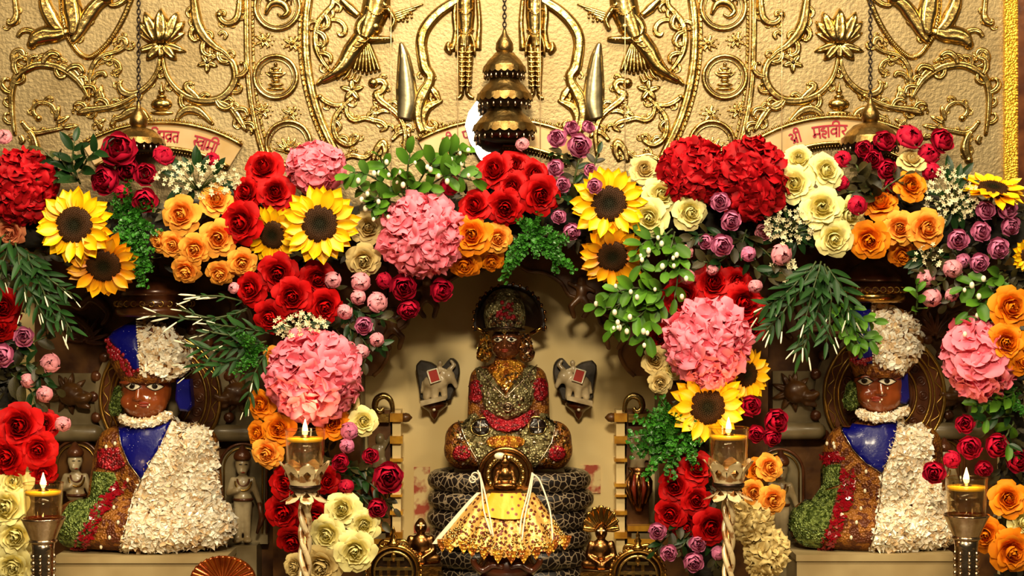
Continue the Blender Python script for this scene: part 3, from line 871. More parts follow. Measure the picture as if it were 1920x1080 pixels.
def plaque(cx, top, R, th, words, u0, u1, label, YQ=YP - .012):
    t = thing('name_plaque', label, 'plaque', P(cx, top + th, YQ), 'name plaques over the arches')
    def AP(u, v):          # u along the arc (px from the crown), v down from the top edge
        a = u / R; return (cx + (R - v) * sin(a), top + R - (R - v) * cos(a))
    n = 24
    outer = [AP(u0 + (u1 - u0) * i / n, 0) for i in range(n + 1)]; inner = [AP(u0 + (u1 - u0) * i / n, th) for i in range(n, -1, -1)]
    mb = MB(); mb.prism(outer + inner, YQ, YP - .001); mb.build('tablet', PINKTILE, t, smooth=False)
    for k, v in enumerate((-2, th + 2)):
        mb = MB(); mb.tube([P(*AP(u0 + (u1 - u0) * i / n, v), YQ - .001) for i in range(n + 1)], 4.5 * S(YQ), 8); mb.build('rim', GOLDR, t)
        mb = MB()
        for i in range(n * 2): mb.ball(P(*AP(u0 + (u1 - u0) * i / n / 2, v - 6 if k == 0 else v + 6), YQ), 2.6 * S(YQ), 6, 4)
        mb.build('rim_beads', GOLDR, t, kind='stuff')
    for word, u, v, sz, wd in words:
        x = 0.0; mb = MB()
        tot = sum(G[g][1] for g in word)
        for g in word:
            for st in G[g][0]:
                q = [(u + (x + p[0]) * sz * 1.05, v + p[1] * sz) for p in (crom(st, 3) if len(st) > 2 else st)]
                q = [AP(a, b) for a, b in q]
                vs = []; fs = []
                for i, p in enumerate(q):
                    a = q[max(i - 1, 0)]; b = q[min(i + 1, len(q) - 1)]
                    dx, dy = b[0] - a[0], b[1] - a[1]; l = sqrt(dx * dx + dy * dy) + 1e-9
                    for sgn in (-1, 1):
                        c = P(p[0] - dy / l * sgn * wd / 2, p[1] + dx / l * sgn * wd / 2, YQ); c.y = YQ - .0012; vs.append(c)
                fs = [(2 * i, 2 * i + 1, 2 * i + 3, 2 * i + 2) for i in range(len(q) - 1)]
                k = len(vs); vs2 = [Vector((w.x, YQ + .0005, w.z)) for w in vs]
                fs += [(2 * i, 2 * i + 2, 2 * i + 2 + k, 2 * i + k) for i in range(len(q) - 1)] + [(2 * i + 1 + k, 2 * i + 3 + k, 2 * i + 3, 2 * i + 1) for i in range(len(q) - 1)]
                mb.add(vs + vs2, fs)
            x += G[g][1]
        # headline bar
        for gi in ([(0, tot)] if word != ['shri'] else [(.5, 1.08)]):
            for j in range(6):
                ua = u + (gi[0] + (gi[1] - gi[0]) * j / 6) * sz * 1.05; ub = u + (gi[0] + (gi[1] - gi[0]) * (j + 1) / 6) * sz * 1.05
                pts = [AP(ua, v - wd / 2), AP(ub, v - wd / 2), AP(ub, v + wd / 2), AP(ua, v + wd / 2)]
                mb.prism(pts, YQ - .0014, YQ + .0005)
        mb.build('lettering', INK, t, smooth=False)
    return t
plaque(303, 232, 285, 44, [(['i'], -20, 13, 18, 3), (['bha', 'vra', 'ta'], -8, 14, 20, 3.2), (['sva', 'aa', 'ma', 'ii'], 66, 15, 22, 3.2)], -155, 158,
       'arched plaque with crimson Devanagari lettering above the left idol')
plaque(938, 226, 320, 44, [(['shri'], -118, 13, 19, 3), (['pa'], -76, 13, 20, 3)], -160, 160, 'arched plaque half hidden behind the three-tiered hanging umbrella')
plaque(1573, 222, 300, 44, [(['shri'], -102, 14, 20, 3.2), (['ma', 'ha', 'aa', 'va', 'ii', 'ra'], -54, 13, 22, 3.2)], -158, 155,
       'arched plaque with crimson Devanagari lettering above the right idol')

# ------------------------------------------------------------------ hanging umbrellas (chatra) with chains
def chain(parent, px, y0, y1, Y):
    mb = MB(); a = P(px, y0, Y); b = P(px, y1, Y); n = int((a.z - b.z) / 0.0078)
    for i in range(n):
        z = b.z + (a.z - b.z) * (i + .5) / n
        mb.torus((px and a.x, Y, z), 0.0031, 0.0014, n=8, m=5, sz=1.6) if i % 2 else mb.ball((a.x, Y, z), (0.0017, 0.0042, 0.0054), 6, 5)
    return mb.build('chain', CHAINM, parent)

def tier(parent, cx, ytop, ybrim, rtop, rbrim, Y, fringe=True):
    s = S(Y); c = P(cx, ybrim, Y); h = (ybrim - ytop) * s
    prof = [(rbrim * s, 0), (rbrim * s * 1.03, h * .08), (rbrim * s * .96, h * .2), (rbrim * s * .82, h * .48), (rbrim * s * .6, h * .78), (rtop * s, h)]
    mb = MB(); mb.lathe(prof, c, 36)
    o = mb.build('tier', CHATRA, parent)
    mb = MB()      # scalloped valance
    n = 22; vs = []; fs = []
    for k in range(n * 4):
        a = 2 * pi * k / (n * 4); r = rbrim * s * 1.04
        dz = -(.20 + .13 * abs(sin(a * n / 2))) * h
        vs += [(c.x + r * cos(a), c.y + r * sin(a), c.z + h * .1), (c.x + r * 1.05 * cos(a), c.y + r * 1.05 * sin(a), c.z + dz)]
    m = n * 4
    fs = [(2 * k, 2 * k + 1, (2 * k + 3) % (2 * m), (2 * k + 2) % (2 * m)) for k in range(m)]
    mb.add(vs, fs); mb.build('valance', CHATRA, o)
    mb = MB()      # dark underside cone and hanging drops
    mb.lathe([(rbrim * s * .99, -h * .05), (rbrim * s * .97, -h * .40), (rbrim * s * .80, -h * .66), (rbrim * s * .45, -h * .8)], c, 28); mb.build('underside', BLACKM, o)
    mb = MB()
    for k in range(n):
        a = 2 * pi * k / n; r = rbrim * s * .98
        mb.ball((c.x + r * cos(a), c.y + r * sin(a), c.z - h * .56), (.0024, .0024, .0052), 6, 5)
    mb.build('drops', SILVER, o, kind='stuff')
    return o

def chatra(cx, tiers, ychain, Y, label):
    t = thing('hanging_umbrella', label, 'ceremonial umbrella', P(cx, tiers[-1][1], Y), 'hanging brass umbrellas')
    chain(t, cx, -60, ychain, Y)
    s = S(Y); c = P(cx, tiers[0][0], Y)
    mb = MB(); mb.lathe([(13 * s, -.002), (17 * s, .006), (16 * s, .018), (9 * s, .03), (5 * s, .036), (2.5 * s, .046), (0, .05)], c, 18); mb.build('finial', CHATRA, t)
    for (yt, yb, rt, rb) in tiers: tier(t, cx, yt, yb, rt, rb, Y)
    mb = MB(); mb.tube([P(cx, tiers[0][0], Y), P(cx, tiers[-1][1] + 6, Y)], 4 * s, 8); mb.build('shaft', BRASS, t)
    return t
chatra(946, [(99, 128, 18, 38), (147, 180, 28, 49), (203, 238, 32, 56)], 58, 0.03, 'three-tiered brass umbrella on a chain above the central idol')
chatra(260, [(238, 264, 10, 46)], 205, 0.04, 'small brass umbrella on a chain above the left idol')
chatra(1632, [(228, 262, 10, 52)], 205, 0.04, 'small brass umbrella on a chain above the right idol')

# bright leaf of polished metal behind the umbrella, turned so that it mirrors the ceiling lamp
c0 = P(908, 248, 0.075)
nrm = ((CAM - c0).normalized() + (KEY - c0).normalized()).normalized()
q = Vector((0, -1, 0)).rotation_difference(nrm)
out = [(903, 196), (890, 214), (884, 236), (892, 262), (908, 288), (919, 300), (934, 284), (950, 264), (944, 232), (930, 206)]
mb = MB(); s = S(.075); vs = []
for f in (-.0015, .0015):
    for x, y in out: vs.append(c0 + q @ Vector(((x - 916) * s * 1.12, f, -(y - 246) * s * 1.18)))
n = len(out)
mb.add(vs, [tuple(range(n)), tuple(range(2 * n - 1, n - 1, -1))] + [(k, k + n, (k + 1) % n + n, (k + 1) % n) for k in range(n)])
tag(mb.build('mirror_leaf', MIRROR, None, smooth=False), 'bright white mirroring metal leaf behind the three-tiered umbrella', 'ornament')

# thin clear cords hanging in front of the gold
for x, y1, lab in ((733, 285, 'thin pale cord hanging left of the central umbrella, beside the pennant'), (858, 275, 'thin pale cord hanging close left of the three-tiered umbrella'),
                   (1013, 262, 'thin pale cord hanging close right of the three-tiered umbrella'), (1172, 275, 'thin pale cord hanging right of the lilac roses, before the flying figure'),
                   (1466, 290, 'thin pale cord hanging left of the crimson lettering on the right')):
    mb = MB(); mb.tube([P(x, -60, .06), P(x, y1 + 80, .06)], .0008, 6)
    tag(mb.build('clear_string', PINKTILE, None), lab, 'cord', 'thin cords before the gold panels')

# ================================================================== FLOWERS AND FOLIAGE
def grid_mesh(name, f, nu, nv, m):
    vs = []; fs = []; t = []
    for j in range(nv + 1):
        for i in range(nu + 1):
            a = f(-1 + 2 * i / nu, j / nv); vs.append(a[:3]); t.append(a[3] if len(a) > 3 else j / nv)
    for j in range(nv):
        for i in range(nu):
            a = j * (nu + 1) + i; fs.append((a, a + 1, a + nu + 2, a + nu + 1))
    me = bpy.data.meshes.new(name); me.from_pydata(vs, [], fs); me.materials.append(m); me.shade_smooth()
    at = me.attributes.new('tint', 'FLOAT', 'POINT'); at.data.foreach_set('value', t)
    me.update()
    return me

def rose_petal(Rb, Rt, H, span, cl, seed, belly=0.0, H0=0.0):
    rnd = random.Random(seed); k1 = rnd.uniform(2, 4); ph = rnd.uniform(0, 6)
    def f(s, t):
        e = t * (1 - 0.20 * s * s - 0.16 * abs(s) ** 5)
        a = s * span * (0.45 + 0.55 * min(1, t * 1.6))
        r = Rb + (Rt - Rb) * e ** 1.15 + belly * sin(pi * min(1, e)) + 0.05 * s * t
        o = max(0.0, e - 0.62)
        r += cl * o * o * 4.0
        z = H0 + H * e - cl * o * o * 5.0
        r += 0.05 * t * t * sin(k1 * a * 2.2 + ph); z += 0.065 * t * t * sin(k1 * a * 2.1 + ph * 2)
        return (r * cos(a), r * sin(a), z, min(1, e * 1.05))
    return f

# rings: count, Rb, Rt, H, span, curl, belly, tilt
ROSE_RINGS = [(2, .08, .015, .66, 1.7, .0, .05), (3, .10, .13, .66, 1.35, .02, .09), (4, .12, .27, .64, 1.1, .07, .13), (5, .14, .44, .57, .90, .14, .15), (6, .16, .64, .45, .78, .22, .14), (6, .18, .88, .28, .76, .28, .10)]
PEONY_RINGS = [(2, .02, .08, .80, 1.7, .0, .04), (3, .08, .20, .82, 1.2, .0, .12), (4, .12, .30, .80, 1.05, .04, .22), (5, .16, .46, .70, .85, .06, .34), (5, .20, .72, .46, .80, .14, .30)]
BUD_RINGS = [(2, .05, .06, 1.05, 1.7, .0, .26), (3, .10, .12, 1.05, 1.2, .0, .44), (4, .14, .24, .92, 1.0, .05, .62), (4, .16, .52, .60, .85, .06, .62)]
PROTO = {}
def proto_rose(kind, colr):
    key = (kind, colr)
    if key in PROTO: return PROTO[key]
    rings = {'rose': ROSE_RINGS, 'peony': PEONY_RINGS, 'bud': BUD_RINGS}[kind]
    out = []
    m = FM[colr]
    for ri, (n, Rb, Rt, H, sp, cl, be) in enumerate(rings):
        vm = [grid_mesh('petal', rose_petal(Rb, Rt, H, sp, cl, ri * 7 + v, be), 6, 5, m) for v in range(2)]
        a0 = ri * 2.4
        for k in range(n):
            out.append(('petal', vm[k % 2], a0 + 2 * pi * k / n))
    mb = MB(); mb.lathe([(0.03, -1.2), (.035, -.1), (.14, -.05), (.17, .0), (.10, .03)], (0, 0, 0), 8)
    PROTO[key] = (out, mb.mesh('stem', STEM))
    return PROTO[key]

def facing(tx, ty, roll):
    d = Vector((tx, -1, ty)).normalized()
    return Vector((0, 0, 1)).rotation_difference(d).to_matrix().to_4x4() @ Matrix.Rotation(roll, 4, 'Z')

FRND = random.Random(11)
def root(name, label, cat, group, px, py, Y, r, tx, ty, roll=None):
    t = bpy.data.objects.new(name, None); t.empty_display_size = 0.01
    s = S(Y) * r
    t.matrix_basis = Matrix.Translation(P(px, py, Y)) @ facing(tx, ty, FRND.uniform(0, 6.28) if roll is None else roll) @ Matrix.Scale(s, 4)
    COL.objects.link(t)
    return tag(t, label, cat, group)

def rose(kind, colr, px, py, r, tx, ty, dy, label, name, group):
    ps, st = proto_rose(kind, colr)
    t = root(name, label, 'flower', group, px, py, dy * 0.001, r, tx, ty)
    t.scale = t.scale * FRND.uniform(1.04, 1.12) * (1.12 if colr == 'crimson' else 1.0)
    for nm, me, a in ps:
        M = Matrix.Rotation(a + FRND.uniform(-.18, .18), 4, 'Z') @ Matrix.Rotation(FRND.uniform(-.09, .12), 4, 'Y')
        put(nm, me, t, M)
    put('stem', st, t, Matrix.Identity(4))
    return t

def floret_mesh(colr, seed, ruf):
    rnd = random.Random(seed); mb = MB()
    for k in range(4):
        a = k * pi / 2 + rnd.uniform(-.15, .15); L = rnd.uniform(.30, .38); up = rnd.uniform(.0, .16); ph = rnd.uniform(0, 6)
        vs = []; fs = []; tt = []
        for j in range(6):
            t = (0, .22, .48, .72, .9, 1.0)[j]
            w = .23 * (.16 + .84 * sqrt(max(0, 1 - ((t - .58) / .58) ** 2)) if t < .58 else sqrt(max(.03, 1 - ((t - .58) / .44) ** 2)))
            for i in range(5):
                u = -1 + i / 2
                x = L * t; y = w * u
                z = up * t * t - .07 * t ** 3 + ruf * t * sin(u * 3.0 + ph) * .075 + .05 * u * u * t + ruf * .03 * t * sin(t * 7 + ph)
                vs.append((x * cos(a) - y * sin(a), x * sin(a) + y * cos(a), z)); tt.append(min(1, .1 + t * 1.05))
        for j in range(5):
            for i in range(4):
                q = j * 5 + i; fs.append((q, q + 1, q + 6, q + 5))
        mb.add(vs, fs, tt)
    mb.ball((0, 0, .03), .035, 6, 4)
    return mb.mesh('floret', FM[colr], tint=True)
FLO = {}
def hydrangea(colr, px, py, r, sx, sy, tx, ty, dy, label, n=58, ruf=1.0, group='hydrangea heads in the garland'):
    if (colr, ruf) not in FLO: FLO[(colr, ruf)] = [floret_mesh(colr, k, ruf) for k in range(4)]
    ms = FLO[(colr, ruf)]
    t = root('hydrangea', label, 'flower', group, px, py, dy * .001, r, tx, ty, 0.0)
    M0 = Matrix.Diagonal((sx, sy, .8, 1))
    mb = MB(); mb.ball((0, 0, -.1), .66, 16, 10)
    put('flower_core', mb.mesh('flower_core', FM[colr]), t, M0)
    rnd = FRND
    for k in range(n):
        z = 1 - (k + .5) / n * 1.42; rr = sqrt(max(0, 1 - z * z)); a = k * 2.39996 + rnd.uniform(-.12, .12)
        d = Vector((rr * cos(a), rr * sin(a), z))
        p = Vector((d.x * .76 * sx, d.y * .76 * sy, d.z * .6)) * rnd.uniform(.93, 1.08)
        nd = (d + Vector((rnd.uniform(-.35, .35), rnd.uniform(-.35, .35), rnd.uniform(-.1, .35)))).normalized()
        M = Matrix.Translation(p) @ Vector((0, 0, 1)).rotation_difference(nd).to_matrix().to_4x4() @ Matrix.Rotation(rnd.uniform(0, 6.28), 4, 'Z') @ Matrix.Scale(rnd.uniform(1.0, 1.25), 4)
        put('floret', ms[k % 4], t, M)
    return t

def sun_petal(seed):
    rnd = random.Random(seed); bend = rnd.uniform(-.02, .16); tw = rnd.uniform(-.25, .25); L = rnd.uniform(.56, .64)
    def f(s, t):
        w = .138 * (sin(pi * (t * .90 + .08)) ** .75) * (1 if t < .8 else (1 - t) * 5 * .9 + .1)
        x = .40 + L * t; y = w * s + .02 * tw * t
        z = .05 + .10 * t - bend * t * t - .05 * (1 - s * s) * (1 if t < .9 else .4) + .03 * tw * s
        return (x, y, z, min(1, t * 1.8))
    return f
SUNM = {}
def sunflower(px, py, r, tx, ty, dy, label, m=None, disc=.485, roll=None, np=15):
    m = m or YEL
    if m.name not in SUNM:
        SUNM[m.name] = [grid_mesh('petal', sun_petal(k), 4, 7, m) for k in range(5)]
        mb = MB(); rnd = random.Random(3)
        vs = []; fs = []; tt = []
        prof = [(0, .10), (.10, .095), (.2, .115), (.3, .12), (.38, .10), (.44, .05), (.46, -.04)]
        for rr, z in prof:
            for k in range(28):
                a = 2 * pi * k / 28; vs.append((rr * cos(a), rr * sin(a), z)); tt.append(min(1, max(0, (rr - .08) * 5)))
        for i in range(len(prof) - 1):
            for k in range(28): fs.append((i * 28 + k, i * 28 + (k + 1) % 28, (i + 1) * 28 + (k + 1) % 28, (i + 1) * 28 + k))
        mb.add(vs, fs, tt)
        for k in range(300):
            rr = .455 * sqrt((k + .5) / 300); a = k * 2.39996; z = .12 - max(0, rr - .3) ** 2 * 3.5 - max(0, .15 - rr) * .15
            x, y = rr * cos(a), rr * sin(a); w = .017; h = rnd.uniform(.02, .055); v = min(1, max(0, (rr - .08) * 5))
            mb.add([(x - w, y, z - .01), (x, y - w, z - .01), (x + w, y, z - .01), (x, y + w, z - .01), (x, y, z + h)], [(0, 1, 4), (1, 2, 4), (2, 3, 4), (3, 0, 4)], [v * .7] * 4 + [min(1, v + .2)])
        SUNM['disc'] = mb.mesh('seed_disc', DISC, smooth=False, tint=True)
        mb = MB(); mb.lathe([(.05, -1.3), (.05, -.2), (.34, -.06), (.42, .03)], (0, 0, 0), 10)
        SUNM['calyx'] = mb.mesh('stem', STEM)
    t = root('sunflower', label, 'flower', 'sunflowers in the garland', px, py, dy * .001, r, tx, ty, roll)
    ms = SUNM[m.name]
    for ring in range(2):
        for k in range(np):
            a = 2 * pi * (k + .5 * ring) / np + FRND.uniform(-.07, .07)
            M = Matrix.Rotation(a, 4, 'Z') @ Matrix.Rotation((-.06 if ring else .10) + FRND.uniform(-.12, .08), 4, 'Y') @ Matrix.Rotation(FRND.uniform(-.25, .25), 4, 'X') @ Matrix.Diagonal(((.93 if ring else 1.0) * FRND.uniform(.93, 1.05), FRND.uniform(.95, 1.25), 1, 1))
            put('petal', FRND.choice(ms), t, M)
    q = disc / .46
    put('seed_disc', SUNM['disc'], t, Matrix.Diagonal((q, q, 1, 1)))
    put('stem', SUNM['calyx'], t, Matrix.Identity(4))
    return t

# ---- leaves: unit length along +X, face toward +Z
def leaf_fn(wd, tip, fold=.25, bend=.15):
    def f(s, t):
        w = wd * (t ** .6) * ((1 - t) ** tip) * 2.0 + .004
        return (t, w * s, fold * w * abs(s) - bend * t * t + .02, .25 + .75 * t * (1 - .3 * abs(s)))
    return f
LM = {
    'round': grid_mesh('leaf', leaf_fn(.27, .42, .3, .1), 4, 7, LEAFL),
    'round2': grid_mesh('leaf', leaf_fn(.23, .40, .5, .25), 4, 7, LEAFL),
    'willow': grid_mesh('leaf', leaf_fn(.13, .8, .4, .18), 4, 6, LEAFW),
    'willow2': grid_mesh('leaf', leaf_fn(.16, .9, .3, .05), 4, 6, LEAFW),
    'dark': grid_mesh('leaf', leaf_fn(.24, .75, .3, .2), 4, 6, LEAFD),
    'olive': grid_mesh('leaf', leaf_fn(.30, .6, .3, .2), 4, 6, LEAFO),
}
mb = MB(); mb.lathe([(0, 0), (.05, .04), (.085, .5), (.07, .85), (0, 1)], (0, 0, 0), 6)
BUDM = mb.mesh('bud', BUDW)
mb = MB(); mb.ball((0, 0, 0), 1, 8, 6)
BERRY = mb.mesh('berry', BUDW)

def frame(p, d, nrm, L):
    x = d.normalized(); z = (nrm - x * nrm.dot(x))
    if z.length < 1e-4: z = x.orthogonal()
    z.normalize(); y = z.cross(x)
    M = Matrix((x, y, z)).transposed().to_4x4()
    return Matrix.Translation(p) @ M @ Matrix.Scale(L, 4)

def spray(name, label, group, stems, leaf, L, dens, dy, spread=55, buds=0, berries=0, budL=26, seed=0, tiplf=True):
    """stems: list of pixel paths from base to tip. Each leaf is an object of its own"""
    rnd = random.Random(seed)
    Y = dy * .001; s = S(Y)
    b = P(*stems[0][0], Y)
    t = thing(name, label, 'foliage', b, group)
    for st in stems:
        q = crom([tuple(p) for p in st], 6) if len(st) > 2 else resample(st, 12, False)
        n = len(q)
        dep = [rnd.uniform(-8, 4) - 22 * sin(pi * .5 * i / (n - 1)) for i in range(n)]
        w = []
        for i, p in enumerate(q):
            v = P(p[0], p[1], Y); v.y += dep[i] * .001; w.append(v - b)
        mb = MB(); mb.tube(w, [1.9 * s] * (n - 1) + [1.0 * s], 5)
        o = bpy.data.objects.new('stem', mb.mesh('stem', STEM)); o.parent = t; COL.objects.link(o)
        tot = sum((w[i + 1] - w[i]).length for i in range(n - 1)) / s
        k = max(3, int(tot / dens))
        for j in range(k + 1):
            f = (j + .6) / (k + .6); i = min(n - 2, int(f * (n - 1)))
            d = (w[i + 1] - w[i]).normalized(); p = w[i].lerp(w[i + 1], f * (n - 1) - i)
            for sd in ((-1, 1) if j < k else ((0,) if tiplf else ())):
                ang = radians(spread * rnd.uniform(.7, 1.25)) * sd
                dd = Quaternion((0, -1, 0), ang) @ d + Vector((0, rnd.uniform(-.5, .15), rnd.uniform(-.15, .05)))
                nn = Vector((rnd.uniform(-.5, .5), -1, rnd.uniform(.1, .9)))
                put('leaf', LM[rnd.choice(leaf)], t, frame(p, dd, nn, L * s * rnd.uniform(.75, 1.15) * (1 - .25 * f)))
        for j in range(buds):
            i = rnd.randint(n // 2, n - 1); d = (w[min(i, n - 1)] - w[max(i - 2, 0)]).normalized()
            dd = (Quaternion((0, -1, 0), rnd.uniform(-.6, .6)) @ d + Vector((0, -.3, -.25))).normalized()
            l = budL * s * rnd.uniform(.7, 1.2)
            p = w[i] + dd * L * s * rnd.uniform(.3, .9)
            put('bud', BUDM, t, Matrix.Translation(p) @ Vector((0, 0, 1)).rotation_difference(dd).to_matrix().to_4x4() @ Matrix.Diagonal((l * .75, l * .75, l, 1)))
            mb = MB(); mb.tube([w[i], p], .8 * s, 4)
            o = bpy.data.objects.new('stalk', mb.mesh('stalk', STEM)); o.parent = t; COL.objects.link(o)
        for j in range(berries):
            i = rnd.randint(n // 3, n - 1)
            p = w[i] + Vector((rnd.uniform(-16, 16) * s, -rnd.uniform(12, 24) * s, rnd.uniform(-16, 12) * s))
            l = rnd.uniform(3.2, 5.0) * s
            put('berry', BERRY, t, Matrix.Translation(p) @ Matrix.Diagonal((l, l, l * 1.3, 1)))
            mb = MB(); mb.tube([w[i], p], .7 * s, 4)
            o = bpy.data.objects.new('stalk', mb.mesh('stalk', STEM)); o.parent = t; COL.objects.link(o)
    return t

# ---- fern: fronds of tiny leaflets
def frond_mesh(seed):
    rnd = random.Random(seed); mb = MB()
    n = 40
    for i in range(n):
        f = (i + .5) / n; x = f; z = .12 * sin(pi * f) - .2 * f * f
        an = rnd.uniform(0, 6.28); l = rnd.uniform(.12, .20) * (1.15 - .5 * f); w = l * .42
        d = Vector((rnd.uniform(.2, .8), cos(an), abs(sin(an)) * .9 - .1)).normalized(); up = Vector((rnd.uniform(-.4, .4), rnd.uniform(-.5, .5), 1)); sdv = d.cross(up).normalized()
        o = Vector((x, 0, z)) + Vector((0, cos(an), sin(an))) * rnd.uniform(.0, .10)
        nn = sdv.cross(d) * l * .15
        mb.add([o, o + d * l * .3 + sdv * w, o + d * l * .75 + sdv * w * .85, o + d * l - nn, o + d * l * .75 - sdv * w * .85, o + d * l * .3 - sdv * w, o + d * l * .5 - nn], [(0, 1, 6), (1, 2, 6), (2, 3, 6), (3, 4, 6), (4, 5, 6), (5, 0, 6)])
    mb.tube([(0, 0, 0), (.5, 0, .06), (1, 0, -.12)], [.012, .01, .005], 4)
    return mb.mesh('frond', LEAFF, smooth=False)
FROND = [frond_mesh(k) for k in range(3)]
def fern(label, fronds, dy, seed=0):
    """fronds: (x0,y0,x1,y1)"""
    rnd = random.Random(seed); Y = dy * .001
    t = thing('fern', label, 'foliage', P(fronds[0][0], fronds[0][1], Y), 'ferns in the garland')
    b = t.location.copy()
    for (x0, y0, x1, y1) in fronds:
        for e in range(3):
            p = P(x0 + rnd.uniform(-9, 9), y0 + rnd.uniform(-9, 9), Y) - b; q = P(x1 + rnd.uniform(-10, 10), y1 + rnd.uniform(-10, 10), Y) - b
            q.y += rnd.uniform(-.035, .0)
            d = (q - p) * (1 - .16 * e)
            put('frond', FROND[rnd.randint(0, 2)], t, frame(p, d, Vector((rnd.uniform(-.5, .5), -1, rnd.uniform(-.1, .6))), d.length))
    return t

def gyp(label, cx, cy, rx, ry, n, dy, seed):
    """sprig of tiny white star flowers"""
    rnd = random.Random(seed); Y = dy * .001; s = S(Y)
    t = thing('white_filler_sprig', label, 'foliage', P(cx, cy + ry, Y), 'white filler sprigs')
    st = MB(); fl = MB(); lv = MB()
    b = P(cx, cy + ry * .6, Y + .02)
    for k in range(n):
        a = rnd.uniform(0, 6.28); q = sqrt(rnd.random())
        c = P(cx + rx * q * cos(a), cy + ry * q * sin(a), Y + rnd.uniform(-.02, .012))
        if k % 3 == 0: st.tube([b, b.lerp(c, .5) + Vector((0, -.008, .004)), c], [1.2 * s, .9 * s, .6 * s], 4)
        d = Vector((rnd.uniform(-.8, .8), -1, rnd.uniform(-.6, .8))).normalized(); u = d.orthogonal().normalized(); w = d.cross(u)
        R = rnd.uniform(3.6, 6.5) * s; a0 = rnd.uniform(0, 1.2)
        for j in range(5):
            an = a0 + j * 1.2566; e = u * cos(an) + w * sin(an); f = d.cross(e)
            fl.add([c, c + e * R * .6 + f * R * .3 + d * R * .25, c + e * R * 1.1 + d * R * .3, c + e * R * .6 - f * R * .3 + d * R * .25], [(0, 1, 2, 3)])
    st.build('stems', STEM, t, kind='stuff')
    fl.build('florets', GYPW, t, smooth=False, kind='stuff')
    for k in range(6 + n // 8):
        a = rnd.uniform(0, 6.28)
        p = P(cx + rx * rnd.uniform(.2, .7) * cos(a), cy + ry * rnd.uniform(.2, .7) * sin(a), Y + .02) - t.location
        put('leaf', LM['dark'], t, frame(p, Vector((cos(a), rnd.uniform(-.4, 0), -sin(a))), Vector((0, -1, .4)), rnd.uniform(30, 44) * s))
    return t

# ------------------------------------------------------------------ added garland cores, dark as the shade between blooms, with filler leaves
def core(label, path, r0, dy, seed, nleaf):
    rnd = random.Random(seed); Y = dy * .001; s = S(Y)
    q = crom(path, 5)
    t = thing('garland_base', label, 'garland', P(*path[0], Y), 'shade-dark bases of the garlands')
    mb = MB(); mb.tube([P(x, y, Y + .012 * sin(i * .9)) for i, (x, y) in enumerate(q)], [r0 * s * (1 + .12 * sin(i * 1.7)) for i in range(len(q))], 14, flat=.62)
    o = mb.build('shade_core', CORE, t)
    mb = MB()
    for k in range(nleaf):
        i = rnd.randint(0, len(q) - 2); x, y = q[i]
        p = P(x + rnd.uniform(-1, 1) * r0 * 1.1, y + rnd.uniform(-1, 1) * r0 * 1.1, Y - rnd.uniform(.012, .036))
        d = Vector((rnd.uniform(-1, 1), rnd.uniform(-.6, .2), rnd.uniform(-1, .6))).normalized(); nn = Vector((rnd.uniform(-.6, .6), -1, rnd.uniform(-.2, .8)))
        M = frame(p, d, nn, rnd.uniform(18, 34) * s)
        mb.add([M @ Vector(v) for v in ((0, 0, 0), (.35, .2, .05), (.35, -.2, .05), (.75, .14, 0), (.75, -.14, 0), (1, 0, -.12))], [(0, 2, 1), (1, 2, 4, 3), (3, 4, 5)])
    mb.build('filler_leaves', LEAFO, t, kind='stuff')
    return t
core('shade-dark garland base stretched across all three arches', [(-60, 400), (60, 420), (200, 440), (350, 440), (500, 430), (650, 430), (800, 425), (950, 400), (1100, 400), (1250, 400), (1400, 400), (1560, 400), (1720, 410), (1860, 430), (1990, 440)], 54, 50, 1, 1700)
core('shade-dark garland base hanging down the left edge', [(0, 520), (2, 590), (5, 700), (0, 850), (5, 1000), (5, 1130)], 26, 40, 2, 420)
core('shade-dark garland base between the left and central idols', [(575, 500), (592, 580), (600, 680), (590, 780), (580, 880), (590, 980), (600, 1130)], 38, 50, 3, 420)
core('shade-dark garland base between the central and right idols', [(1333, 490), (1335, 580), (1330, 680), (1310, 780), (1300, 880), (1310, 980), (1340, 1130)], 38, 50, 4, 420)
core('shade-dark garland base hanging down the right edge', [(1900, 520), (1890, 590), (1890, 680), (1895, 800), (1900, 930), (1905, 1130)], 32, 42, 5, 420)

